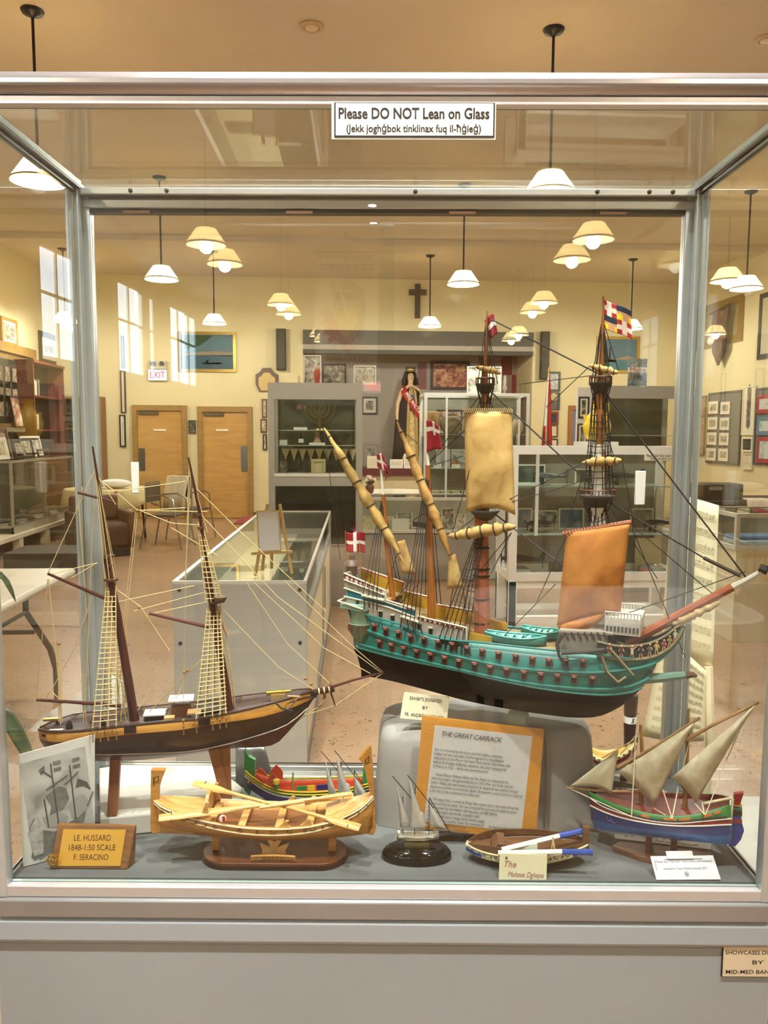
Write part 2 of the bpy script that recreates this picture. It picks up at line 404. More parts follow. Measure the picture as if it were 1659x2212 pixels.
for k, (x, y, lit) in enumerate(FILL_POTS):  # a fixture body for each added downlight
    d = copy_tree(dl0); d.location = (x, y, CEIL)
    for ch in d.children:
        if ch.name.startswith('lens'):
            ch.data = ch.data.copy(); ch.data.materials[0] = LED
    j = 0 if y < .08 else 1 if y < 2 else 2
    d['label'] = ('added recessed ceiling light near or behind the viewer, brightening the case and reflections', 'recessed ceiling light placed out of view to light the glass case', 'added recessed ceiling light brightening the hall display cases')[j]; d['group'] = ('added recessed lights by and behind the viewer', 'unseen recessed lights for the glass case', 'added recessed lights over the hall')[j]

# ================================================================== THE GLASS CASE
U0, U1, ZF, ZT = -.617, .608, .833, 2.022
ZC = ZF + .0007
case = empty('display_case', 'large aluminium framed glass case full of model ships on a grey base', 'display case', (0, 0, 0), CASE_RZ)
case.location = (0, 0, 0)
GREYP = plain('#9ca1a1', .55, vary=.12, scale=3.0)
FELT = plain('#6c6e6c', .95, vary=.25, scale=9.0)
MB().box((U0 - .01, V1 - .012, .02), (U1 + .012, V2 + .02, .735)).build('base_cabinet', GREYP, case, bevel=.004)
MB().box((U0 - .014, V1 - .02, .735), (U1 + .016, V2 + .028, .779)).build('base_ledge', plain('#a4abad', .45), case, bevel=.008)
MB().box((U0 + .012, V1 + .006, ZF - .02), (U1 - .012, V2 - .004, ZF)).build('felt_floor', FELT, case)
# front rails
MB().box((U0, V1 - .022, .780), (U1, V1 + .004, .812)).build('bottom_rail', ALU_D, case, bevel=.004)
MB().box((U0, V1 - .016, .812), (U1, V1 + .006, ZF - .002)).build('bottom_trim', plain('#d8d6d2', .3, .5, .1), case, bevel=.002)
MB().box((U0 - .01, V1 - .022, ZT + .012), (U1 + .01, V1 + .006, ZT + .046)).build('top_rail', plain('#c6c2c0', .25, .7, .15, 3.0), case, bevel=.015)
MB().box((U0, V1 - .012, ZT), (U1, V1 + .004, ZT + .012)).build('top_trim', plain('#e2dfdf', .35, .6), case, bevel=.001)
# corner posts: front and back
for k, (u, v) in enumerate(((U0, V1), (U1, V1), (U0, V2), (U1, V2))):
    sg = 1 if u < 0 else -1
    if v == V1: m = MB().box((u, v - .018, .812), (u + sg * .014, v + .006, ZT + .012))
    else: m = MB().box((u, v - .012, ZF - .02), (u + sg * .030, v + .012, ZT)).box((u + sg * .006, v - .034, ZF - .02), (u + sg * .016, v - .012, ZT)).box((u + sg * .001, v - .060, ZF - .02), (u + sg * .007, v - .036, ZT))
    m.build('corner_post', plain('#cfd4d2', .3, .45, .2, 5.0), case, bevel=.002)
# back rails, side rails
m = MB().box((U0, V2 - .014, 1.986), (U1, V2 + .012, 2.003)).box((U0, V2 - .006, 2.003), (U1, V2 + .012, ZT - .001)).box((U0, V2 - .03, 2.007), (U1, V2 - .006, ZT - .001)); m.build('back_top_rail', plain('#d4d3cd', .35, .9, .1), case, bevel=.002)
MB().box((U0 + .03, V2 - .010, 1.979), (U1 - .03, V2 + .012, 1.986)).build('sliding_track', plain('#4f4a40', .4, .6), case)
for a in (.10, .36, .62, .86):
    u = U0 + (U1 - U0) * a; MB().box((u - .026, V2 - .014, 1.9765), (u + .026, V2 - .010, 1.9815)).build('track_clip', plain('#6b4526', .5), case)
MB().box((U0, V2 - .012, ZF - .03), (U1, V2 + .012, ZF + .022)).build('back_bottom_rail', plain('#b3b5b0', .35, 1.0, .1), case, bevel=.003)
MB().box((U0 + .03, V2 - .034, ZF), (U1 - .03, V2 - .012, ZF + .010)).build('back_sill', plain('#dcdad4', .4, .8), case, bevel=.002)
for sg, u in ((1, U0), (-1, U1)):
    MB().box((u, V1, ZT - .012), (u + sg * .012, V2, ZT + .020)).box((u + sg * .012, V1, ZT - .004), (u + sg * .020, V2, ZT + .004)).build('side_top_rail', plain('#8d8a84', .35, 1.0, .3, 6.0), case, bevel=.002)
    MB().box((u, V1, ZF - .02), (u + sg * .012, V2, ZF + .004)).build('side_bottom_rail', ALU_D, case, bevel=.002)
# screws in the back rail
for u in (-.43, -.50, .05, .40, .50, .545):
    MB().lathe([(0, 0), (.0045, .0), (.004, .002), (0, .0028)], (0, 0, 0), 10, Matrix.Translation((u, V2 - .030, 2.0145)) @ Matrix.Rotation(R(90), 4, 'X')).build('screw', plain('#66645f', .3, 1.0), case)
def pane(name, a, b, g=GLASS):
    mb = MB().box(a, b); d = [abs(b[k] - a[k]) for k in range(3)]; thin = d.index(min(d))
    faces = {0: (3, 5), 1: (2, 4), 2: (0, 1)}[thin]
    mb.fm = [0 if k in faces else 1 for k in range(6)]
    return mb.build(name, [g, EDGE], case, smooth=False)
pane('front_glass', (U0 + .013, V1 - .004, ZF - .001), (U1 - .013, V1 + .002, ZT + .002))
pane('top_glass', (U0 + .021, V1 + .007, ZT + .0005), (U1 - .021, V2 + .010, ZT + .0055))
pane('side_glass', (U0 + .004, V1 + .008, ZF + .004), (U0 + .009, V2 - .014, ZT - .014))
pane('side_glass', (U1 - .009, V1 + .008, ZF + .004), (U1 - .004, V2 - .014, ZT - .014))
um = CF.at(835, 800, V2).x
pane('sliding_glass', (U0 + .032, V2 + .001, ZF + .022), (um + .014, V2 + .005, 1.980))
pane('sliding_glass', (um - .014, V2 - .008, ZF + .022), (U1 - .032, V2 - .004, 1.980))
for nm_, x0, x1, y0, y1, vv in (('finger_pull', 283, 302, 998, 1066, V2), ('finger_pull', 1372, 1392, 1017, 1091, V2 - .009)):
    a, b = CF.at(x0, y0, vv), CF.at(x1, y1, vv); MB().box((a.x, vv - .004, b.z), (b.x, vv + .0, a.z)).build(nm_, plain('#e3dbd0', .4), case, bevel=.004)
# neighbouring case frame at the right edge of the picture
nb = empty('display_case', 'next glass case, only its aluminium edge showing at the right border', 'display case', CF.world((U1 + .016, V1, 0)), CASE_RZ)
MB().box((.004, -.012, .02), (1.2, .42, .735)).build('base_cabinet', GREYP, nb, bevel=.004)
MB().box((.003, -.018, .735), (1.2, .428, .779)).build('base_ledge', plain('#bdb9ae', .45), nb, bevel=.006)
MB().box((.004, -.02, .78), (1.2, .0, ZF)).build('bottom_rail', ALU_D, nb, bevel=.003)
MB().box((.004, -.02, ZF), (.02, .004, ZT)).build('corner_post', plain('#8b8378', .4, .6), nb)
MB().box((.004, -.022, ZT + .0), (1.2, .006, ZT + .046)).build('top_rail', plain('#bfbab8', .25, 1.0, .15, 3.0), nb, bevel=.006)

# signs fixed to the case
sg = empty('notice_sign', 'white printed notice asking not to lean, hung at the top of the front glass', 'sign', CF.world((CF.at(893, 268, V1).x, V1 - .0145, CF.at(893, 268, V1).z)), CASE_RZ)
A, B = CF.at(718, 232, V1), CF.at(1068, 306, V1); w, h = (B.x - A.x), (A.z - B.z)
MB().box((-w / 2, 0, -h / 2 - .003), (w / 2, .0015, h / 2)).build('plastic_sleeve', plain('#d9d2c2', .25), sg)
MB().mat(0).box((-w / 2 + .004, -.001, -h / 2), (w / 2 - .002, 0, h / 2)).mat(1).box((-w / 2 + .006, -.0012, -h / 2 + .002), (w / 2 - .004, -.001, h / 2 - .001)).build('card', [INK, plain('#efe6d0', .5)], sg)
up = Matrix.Rotation(R(90), 4, 'X')
text('Please DO NOT Lean on Glass', .0212, INK, sg, Matrix.Translation((0, -.0016, .008)) @ up, .022, width=.217)
text("(Jekk joghġbok tinklinax fuq il-ħġieġ)", .0145, INK, sg, Matrix.Translation((0, -.0016, -.0125)) @ up, .016, width=.194)
A, B = CF.at(1553, 2030, V1), CF.at(1700, 2097, V1)
pq = empty('plaque', 'cream engraved plate about the showcases, fixed low on the case base', 'plaque', CF.world(((A.x + B.x) / 2, V1 - .0125, (A.z + B.z) / 2)), CASE_RZ)
w, h = B.x - A.x, A.z - B.z
MB().mat(0).box((-w / 2, -.003, -h / 2), (w / 2, 0, h / 2)).mat(1).box((-w / 2 + .0012, -.0034, -h / 2 + .001), (w / 2 - .001, -.003, h / 2 - .001)).build('plate', [BLACK, plain('#d9c9a8', .45)], pq)
for k, s_ in enumerate(('SHOWCASES DONATED', 'BY', 'MID-MED BANK LTD')): text(s_, .0093, INK, pq, Matrix.Translation((0.0, -.0037, .0155 - .0165 * k)) @ up, .003, width=(.104, .018, .100)[k])

# ================================================================== SHIP BUILDING KIT
def ip(ctrl, x):
    """Smooth curve through picture points (x, y)."""
    c = ctrl
    if x <= c[0][0]: k = 0
    elif x >= c[-1][0]: k = len(c) - 2
    else: k = max(j for j in range(len(c) - 1) if c[j][0] <= x)
    (x0, y0), (x1, y1) = c[k], c[k + 1]
    s1 = (y1 - y0) / (x1 - x0)
    m0 = s1 if k == 0 else ((y1 - c[k - 1][1]) / (x1 - c[k - 1][0]))
    m1 = s1 if k + 2 >= len(c) else ((c[k + 2][1] - y0) / (c[k + 2][0] - x0))
    h = x1 - x0; t = (x - x0) / h
    if t < 0 or t > 1: return y0 + s1 * (x - x0)
    return (2 * t**3 - 3 * t**2 + 1) * y0 + (t**3 - 2 * t**2 + t) * h * m0 + (-2 * t**3 + 3 * t**2) * y1 + (t**3 - t**2) * h * m1
def lerp(a, b, t): return a + (b - a) * t
def mir(p): return Vector((p[0], -p[1], p[2]))
def hull(fr, parent, name, levels, bf, n, mats, inner=None, thick=.003, transom=None, keel_ok=True):
    """levels: [(px0, px1, ctrl, breadth factor)] from rail to keel as seen on the near side; bf(t) half breadth; mats: one per strip."""
    mb = MB(); rows = []
    for j in range(n + 1):
        t = j / n; near = []
        for (a, b, ctrl, f) in levels:
            px = lerp(a, b, t); near.append(fr.at(px, ip(ctrl, px), -max(.0008, bf(t) * f)))
        rows.append(near + [mir(p) for p in reversed(near)])
    m = len(levels); L = len(rows[0])
    for q in range(L - 1):
        k = q if q < m - 1 else (m - 1 if q == m - 1 else L - 2 - q)
        mb.mat(min(k, len(mats) - 1))
        mb.grid([[r[q], r[q + 1]] for r in rows])
    if transom is not None: mb.mat(transom).add(rows[0], [tuple(range(L))])
    # weld strips
    o = mb.build(name, mats, parent, angle=50)
    import bmesh
    bm = bmesh.new(); bm.from_mesh(o.data); bmesh.ops.remove_doubles(bm, verts=bm.verts, dist=1e-5); bmesh.ops.recalc_face_normals(bm, faces=bm.faces); bm.to_mesh(o.data); bm.free()
    o.data.polygons.foreach_set('use_smooth', [True] * len(o.data.polygons)); o.data.set_sharp_from_angle(angle=R(50))
    if thick:
        md = o.modifiers.new('solid', 'SOLIDIFY'); md.thickness = thick; md.offset = -1
        if inner is not None:
            o.data.materials.append(inner); md.material_offset = 20
    return o, rows
def strip(fr, mb, top, bot, px0, px1, n, bf, th=.003, far=True, skew=0):
    """A plank wall on the near side (and its mirror on the far side), th thick."""
    for sgn in {True: (1, -1), False: (1,), 'only': (-1,)}[far]:
        A, B, C, D = [], [], [], []
        for j in range(n + 1):
            px = lerp(px0, px1, j / n); b = bf(px)
            p, q = fr.at(px + skew, ip(top, px), -b), fr.at(px, ip(bot, px), -b)
            A.append(p); B.append(q); C.append(q + Vector((0, th, 0))); D.append(p + Vector((0, th, 0)))
        if sgn < 0: A, B, C, D = [[mir(p) for p in L] for L in (A, B, C, D)]
        mb.loft([list(r) for r in zip(A, B, C, D)], True)
def deck(fr, ctrl, px0, px1, n, bf, mb, th=.003, drop=0.0):
    rows = []
    for j in range(n + 1):
        px = lerp(px0, px1, j / n); p = fr.at(px, ip(ctrl, px), -bf(px)); p.z -= drop
        q = mir(p); d = Vector((0, 0, th)); rows.append([p, q, q - d, p - d])
    mb.loft(rows, True)
def rail_line(fr, parent, name, ctrl, px0, px1, n, bf, r, m, off=.001, both=True, seg=6):
    mb = MB(); pts = [fr.at(px, ip(ctrl, px), -bf(px) - off) for px in [lerp(px0, px1, j / n) for j in range(n + 1)]]
    if both: MB().tube([mir(p) for p in pts], r, seg).build(name, m, parent)
    return mb.tube(pts, r, seg).build(name, m, parent)
def shrouds(fr, parent, name, top, bots, w, r, m, rat=0, spread=.004, both=True, wt=0.0, t0=.04, t1=.97, rr=None):
    mb = MB(); near = []
    for k, (x, y) in enumerate(bots):
        b = fr.at(x, y, -w); tp = fr.at(top[0] + (k - (len(bots) - 1) / 2) * spread * 300, top[1], -wt)
        near.append((b, tp))
    for sgn in ((1, -1) if both else (1,)):
        L = near if sgn > 0 else [(mir(b), mir(t)) for b, t in near]
        for b, t in L: mb.tube([b, t], r, 4)
        for j in range(rat):
            t = lerp(t0, t1, j / max(1, rat - 1))
            pts = [b.lerp(tp, t) for b, tp in L]
            pts = [pts[0] + (pts[0] - pts[-1]) * .05] + pts + [pts[-1] + (pts[-1] - pts[0]) * .05]
            mb.tube(pts, rr or r * .8, 4)
    return mb.build(name, m, parent, smooth=False)
def lines(fr, parent, name, segs, r, m, sag=0.0):
    """segs: (px, py, px, py) or (px, py, w, px, py, w)."""
    mb = MB()
    for s in segs:
        if len(s) == 4: a, b = fr.at(s[0], s[1]), fr.at(s[2], s[3])
        else: a, b = fr.at(*s[:3]), fr.at(*s[3:])
        k = 7 if sag else 2
        pts = [a.lerp(b, j / (k - 1)) - Vector((0, 0, sag * 4 * (j / (k - 1)) * (1 - j / (k - 1)))) for j in range(k)]
        mb.tube(pts, r, 4)
    return mb.build(name, m, parent, smooth=False)
def spar(fr, parent, name, pts, r0, r1, m, w=0.0, n=8, taper_both=False):
    P3 = [fr.at(*(p if len(p) == 3 else (p[0], p[1], w))) for p in pts]
    k = len(P3); rs = [lerp(r0, r1, j / (k - 1)) for j in range(k)]
    if taper_both:
        P4 = []
        for j in range(len(P3) - 1): P4 += [P3[j].lerp(P3[j + 1], q / 4) for q in range(4)]
        P3 = P4 + [P3[-1]]; k = len(P3); rs = [r1 + (r0 - r1) * math.sin(math.pi * (.08 + .84 * j / (k - 1))) for j in range(k)]
    return MB().tube(P3, rs, n).build(name, m, parent)
def sail(fr, parent, name, tl, tr, br, bl, m, nx=14, ny=18, bulge=.01, foot=0.0, wob=.0008, solid=.001, wl=0.0, wr=0.0, arch=0.0):
    rows = []
    for j in range(ny + 1):
        v = j / ny; row = []
        for i in range(nx + 1):
            u = i / nx
            x = lerp(lerp(tl[0], tr[0], u), lerp(bl[0], br[0], u), v); y = lerp(lerp(tl[1], tr[1], u), lerp(bl[1], br[1], u), v)
            y += v * (-arch * math.sin(math.pi * u)) + foot * v * math.sin(math.pi * u) * 0
            w = lerp(wl, wr, u) - bulge * math.sin(math.pi * min(1, max(0, u))) ** .7 * math.sin(math.pi * (.1 + .8 * v)) + wob * math.sin(u * 17 + v * 3) + wob * math.sin(v * 13 + u * 5)
            row.append(fr.at(x, y, w))
        rows.append(row)
    return MB().grid(rows).build(name, m, parent, solid=solid, angle=80)
def furled(fr, parent, name, a, b, r, m, n=26, seed=1, wa=0.0, wb=0.0, ends=.35, tie=None, droop=0.0, tier=1.1, ntie=5):
    rnd = random.Random(seed); A, B = fr.at(a[0], a[1], wa), fr.at(b[0], b[1], wb)
    pts, rs = [], []
    for j in range(n + 1):
        t = j / n; e = min(1.0, ends + 2.6 * min(t, 1 - t))
        lump = .78 + .3 * abs(math.sin(t * math.pi * (ntie + 1)))
        pts.append(A.lerp(B, t) + Vector((0, -.2 * r * rnd.random(), -droop * math.sin(math.pi * t) + r * .25 * (rnd.random() - .5))))
        rs.append(r * e * lump * (.85 + .3 * rnd.random()))
    o = MB().tube(pts, rs, 10).build(name, m, parent, angle=70)
    if tie is not None:
        mb = MB()
        for k in range(ntie):
            j = int((k + .6) / (ntie + .2) * n); c = pts[j]; d = (pts[min(n, j + 1)] - pts[max(0, j - 1)]).normalized()
            u = d.cross(Vector((0, 1, 0))).normalized(); v = d.cross(u)
            mb.tube([c + (u * math.cos(q) + v * math.sin(q)) * rs[j] * tier for q in [2 * math.pi * h / 10 for h in range(11)]], r * .14, 4, False)
        mb.build('lashing', tie, o)
    return o
def flagsheet(fr, parent, name, tl, tr, br, bl, cells, mats, nx=12, ny=12, wave=.004, w=0.0, ph=0.0):
    """cells(u, v) picks the material index."""
    pts = []
    for j in range(ny + 1):
        v = j / ny; row = []
        for i in range(nx + 1):
            u = i / nx
            x = lerp(lerp(tl[0], tr[0], u), lerp(bl[0], br[0], u), v); y = lerp(lerp(tl[1], tr[1], u), lerp(bl[1], br[1], u), v)
            row.append(fr.at(x, y + 2 * math.sin(u * 6 + ph), w + wave * math.sin(u * 7 + v * 2 + ph)))
        pts.append(row)
    mb = MB(); fl = [p for r in pts for p in r]; n = nx + 1
    fs, fm = [], []
    for j in range(ny):
        for i in range(nx):
            fs.append((j * n + i, j * n + i + 1, (j + 1) * n + i + 1, (j + 1) * n + i)); fm.append(cells((i + .5) / nx, (j + .5) / ny))
    mb.add(fl, fs); mb.fm = fm
    return mb.build(name, mats, parent, solid=.0006, angle=80)
def cross_cells(u, v): return 1 if abs(u - .5) < .09 or abs(v - .5) < .1 else 0
REDF = plain('#a3122a', .7); WHT = plain('#f3efe6', .6)

# ================================================================== GREEN GALLEON
GA, GB = CF.at(745, 1300, 1.50), CF.at(1655, 1300, 1.218)
g_rz = math.atan2(GB.y - GA.y, GB.x - GA.x)
gm = (GA + GB) / 2
G = Frame(CF.world((gm.x, gm.y, 1.05)), CASE_RZ + g_rz)
gal = empty('model_galleon', 'teal and black model galleon with tan sails and red gunports, on the grey draped pedestal', 'model ship', G.loc, G.rz)
TEAL = plain('#23786d', .4, vary=.25, scale=30.0); TEALD = plain('#1d6f66', .45); HBLK = plain('#040404', .6, spec=.1)
GW = plain('#aaa392', .6, vary=.45, scale=60); BLUEB = plain('#1f7d92', .5, vary=.5, scale=50); CRM = plain('#cfc8ae', .5, vary=.3, scale=40)
YEL = plain('#b98f1e', .55, vary=.35, scale=40); RED = plain('#8f2a1c', .5, vary=.2, scale=60); GDECK = wood('#8a6f48', '#a68a5e', .6, (8, 90, 20))
MAST = wood('#8a4f1e', '#a8682c', .4, (40, 40, 6)); MASTR = wood('#8f4b2c', '#a55c3a', .4, (6, 40, 40)); RIG = plain('#221710', .7); RIGB = plain('#3a2a1c', .7)
IVORY = plain('#e9e2cf', .5)
SAILT = blotch(['#a37e40', '#c39d5a', '#cfae6c'], 26, .8, 3.0, (1, 1, 1)); SAILO = blotch(['#9a5a1c', '#b5742c', '#bd8038'], 18, .8, 5.0)
FURL = blotch(['#94713a', '#b89455', '#c8a96a'], 40, .8, 8.0)
def gb(t):
    return .064 * min(1, .60 + 1.35 * t) * (1 - max(0, (t - .72) / .28) ** 2.2)
def gbx(px): return gb((px - 745) / (1440 - 745.0))
sheer = [(745, 1312), (784, 1326), (862, 1348), (946, 1378), (1041, 1388), (1180, 1403), (1290, 1413), (1380, 1424), (1440, 1416)]
w1 = [(758, 1352), (789, 1360), (860, 1386), (940, 1407), (1094, 1440), (1180, 1449), (1260, 1453), (1300, 1452), (1381, 1443), (1422, 1430)]
w2 = [(764, 1388), (800, 1398), (860, 1414), (940, 1434), (1094, 1468), (1180, 1481), (1300, 1489), (1360, 1483), (1408, 1462)]
boot = [(766, 1397), (860, 1422), (978, 1446), (1090, 1472), (1180, 1489), (1295, 1501), (1364, 1495), (1392, 1483)]
bil = [(772, 1425), (860, 1452), (978, 1482), (1090, 1505), (1180, 1520), (1295, 1526), (1366, 1506)]
kee = [(783, 1459), (836, 1469), (908, 1487), (1000, 1512), (1088, 1530), (1180, 1544), (1237, 1550), (1295, 1547), (1341, 1526), (1364, 1506)]
h, _ = hull(G, gal, 'hull', [(750, 1438, sheer, .92), (762, 1420, w1, 1.0), (764, 1405, w2, 1.0), (766, 1388, boot, .98), (774, 1366, bil, .78), (783, 1362, kee, .05)],
            gb, 30, [TEAL, TEAL, TEAL, HBLK, HBLK, HBLK], inner=GDECK, transom=0)
for ctrl, r, m_, nm_ in ((w1, .0030, TEAL, 'wale'), (w2, .0026, TEAL, 'wale'), (boot, .0022, TEAL, 'wale'), (sheer, .0020, TEALD, 'moulding')):
    rail_line(G, gal, nm_, ctrl, ctrl[0][0] + 4, ctrl[-1][0] - 6, 30, gbx, r, m_, .0005)
for ctrl in (w1, w2):
    rail_line(G, gal, 'moulding', [(x, y + 4.2) for x, y in ctrl], ctrl[0][0] + 4, ctrl[-1][0] - 6, 30, gbx, .0011, TEALD, .0012)
# rudder
rp = [G.at(x, y, 0) for x, y in ((766, 1400), (782, 1436), (782, 1460), (798, 1462), (800, 1410))]
MB().prism([(p.x, p.z) for p in rp], lambda x, y, d: Vector((x, d, y)), -.004, .004).build('rudder', HBLK, gal, smooth=False)
# stern castle: painted bands stepping down towards the waist
ub = lambda px: gbx(px) * .90
def band(name, m, top, bot, x0, x1, n=10, off=0.0, th=.003):
    for fs_ in (False, 'only'):
        mb = MB(); strip(G, mb, top, bot, x0, x1, n, lambda px: ub(px) + off, th, fs_); mb.build(name, m, gal, smooth=False)
top1 = [(743, 1238), (833, 1276)]; red1 = [(743, 1252), (833, 1286)]; scr1 = [(743, 1270), (833, 1300)]
blu = [(743, 1288), (833, 1310), (898, 1334)]; top2 = [(834, 1296), (898, 1316)]; red2 = [(834, 1302), (898, 1321)]
wht = [(748, 1314), (784, 1327), (862, 1349), (898, 1362), (946, 1379), (1008, 1386)]
top3 = [(902, 1331), (1008, 1356)]; red3 = [(902, 1339), (1008, 1363)]
band('name_band', RED, top1, red1, 744, 833); band('scroll_band', GW, red1, scr1, 744, 833, off=-.0008)
band('blue_band', BLUEB, scr1, blu, 746, 834, off=-.0004)
band('name_band', RED, top2, red2, 834, 898, 6); band('blue_band', BLUEB, red2, [(834, 1312), (898, 1335)], 834, 898, 6, -.0006)
band('gallery_band', plain('#b9ae9f', .6, vary=.4, scale=60), [(744, 1288), (833, 1311), (898, 1336)], wht, 750, 900, 10, -.0004)
band('name_band', RED, top3, red3, 902, 1008, 8); band('gallery_band', plain('#b9ae9f', .6, vary=.4, scale=60), red3, wht, 900, 1008, 8, -.0006)
for t_, x0, x1 in ((top1, 743, 833), (red1, 743, 833), (scr1, 743, 880), (blu, 743, 898), (top2, 834, 898), (top3, 902, 1008)):
    rail_line(G, gal, 'moulding', t_, x0, x1, 8, ub, .0016, CRM, .0008)
# step ends and inside planking in yellow
for (x, y0, y1) in ((833, 1276, 1298), (898, 1316, 1340), (1008, 1356, 1387)):
    MB().tube([G.at(x, y0, -ub(x) - .001), G.at(x, y1, -ub(x) - .001)], .002, 6).build('end_post', CRM, gal)
inn = MB()
for x0, x1, tp in ((744, 833, top1), (834, 898, top2), (902, 1008, top3)):
    strip(G, inn, [(x, y + 1) for x, y in tp], [(x, y + 30) for x, y in tp], x0, x1, 8, lambda px: ub(px) - .0032, .0015)
strip(G, inn, [(1008, 1364), (1062, 1376)], [(1008, 1390), (1062, 1392)], 1008, 1062, 5, lambda px: ub(px) - .002, .002)
inn.build('inner_planking', YEL, gal, smooth=False)
d = MB(); deck(G, [(744, 1268), (833, 1300)], 744, 833, 6, lambda px: ub(px) - .003, d)
deck(G, [(834, 1322), (900, 1344)], 834, 902, 5, lambda px: ub(px) - .003, d); deck(G, [(902, 1360), (1010, 1386)], 902, 1010, 6, lambda px: ub(px) - .003, d)
deck(G, [(1008, 1392), (1180, 1407), (1240, 1410)], 1008, 1250, 8, lambda px: gbx(px) * .9, d)
d.build('deck', GDECK, gal, smooth=False)
# white crosses along the red bands
cm = MB()
def pcross(px, py, b, s, star=False):
    c = G.at(px, py, -b); a = Vector((1, 0, -.22)).normalized() * s; q = Vector((.1, 0, 1)) * s
    for u, v in ((a, q), (q, a)) + (((a * .7 + q * .7), (a * .7 - q * .7)), ((a * .7 - q * .7), (a * .7 + q * .7))) * star:
        cm.add([c + u + v * .22, c + u - v * .22, c - u - v * .22, c - u + v * .22], [(0, 1, 2, 3)])
for j in range(9): x = 750 + j * 9.8; pcross(x, lerp(ip(top1, x), ip(red1, x), .55), ub(x) + .0009, .0038, j % 2 == 0)
for j in range(7): x = 839 + j * 9; pcross(x, lerp(ip(top2, x), ip(red2, x), .55), ub(x) + .0009, .0022, j % 2 == 0)
for j in range(10): x = 908 + j * 10.5; pcross(x, lerp(ip(top3, x), ip(red3, x), .55), ub(x) + .0009, .0028, j % 2 == 1)
cm.build('cross_ornament', WHT, gal, smooth=False)
sc = MB()
for (x, y) in ((752, 1264), (770, 1268), (790, 1276), (808, 1283), (824, 1289)):
    c = G.at(x, y, -ub(x) - .0006)
    sc.tube([c + Vector((math.cos(q) * .0045 * (1 - q / 9), 0, math.sin(q) * .0045 * (1 - q / 9))) + Vector((q * .0016, 0, -q * .0006)) for q in [j * .5 for j in range(13)]], .0005, 4)
sc.build('scroll_ornament', plain('#6d6858', .6), gal, smooth=False)
# transom and stern galleries
tl, tr_ = G.at(743, 1238, -ub(744)), G.at(752, 1322, -ub(748))
MB().hexa([tr_, mir(tr_), mir(tr_) + Vector((.004, 0, 0)), tr_ + Vector((.004, 0, 0))], [tl, mir(tl), mir(tl) + Vector((.004, 0, 0)), tl + Vector((.004, 0, 0))]).build('stern_panel', GW, gal, smooth=False)
c0 = G.at(755, 1300, -ub(755)); sz = lambda x, y: (G.at(x, y, -ub(760) - .006) - G.at(x, 1300, -ub(760) - .006)).z
gmb = MB(); Z = lambda y: G.at(770, y, -.05).z; X = lambda x: G.at(x, 1310, -.05).x
gmb.box((X(733), -ub(760) - .012, Z(1319)), (X(783), ub(760) + .012, Z(1308))).build('upper_gallery', plain('#7fa08e', .5), gal, bevel=.001)
MB().tube([(X(730), ub(760) + .014, Z(1302)), (X(730), -ub(760) - .014, Z(1302)), (X(784), -ub(760) - .014, Z(1315))], .0018, 6).build('gallery_rail', CRM, gal)
for k_, (xc, dx) in enumerate(((772, 0),)):
    for sgn in (-1, 1):
        q = MB(); yc = sgn * (ub(772) + .002)
        prof = [(.006, Z(1395)), (.010, Z(1384)), (.021, Z(1366)), (.021, Z(1352)), (.023, Z(1349)), (.020, Z(1348)), (.016, Z(1330)), (.020, Z(1318))]
        q.lathe(prof, (X(xc), yc, 0), 14, None, 1.0, .75).build('quarter_gallery', plain('#6c7f66', .5, vary=.4, scale=80), gal)
        MB().ball((X(768), yc, Z(1398)), .005, 8).build('finial', plain('#b8b4a6', .5), gal)
        bm_ = MB()
        for j in range(9):
            a = 2 * math.pi * j / 9; bm_.box((X(xc) + .0215 * math.cos(a) - .001, yc + .0165 * math.sin(a) - .001, Z(1365)), (X(xc) + .0215 * math.cos(a) + .001, yc + .0165 * math.sin(a) + .001, Z(1352)))
        bm_.build('baluster', RED, gal, smooth=False)
# doors and small gallery windows
wm = MB()
for x, y in ((822, 1325), (848, 1334), (906, 1352), (930, 1362)):
    c = G.at(x, y, -ub(x) - .0012); wm.mat(0).box(c + Vector((-.0035, -.0008, -.006)), c + Vector((.0035, .001, .004))); wm.mat(1).box(c + Vector((-.0042, -.0024, .004)), c + Vector((.0042, .001, .0065)))
c = G.at(772, 1306, -ub(772) - .001); wm.mat(0).box(c + Vector((-.003, -.0005, -.009)), c + Vector((.003, .001, .007)))
wm.build('gallery_window', [plain('#18201a', .4), CRM], gal, smooth=False)
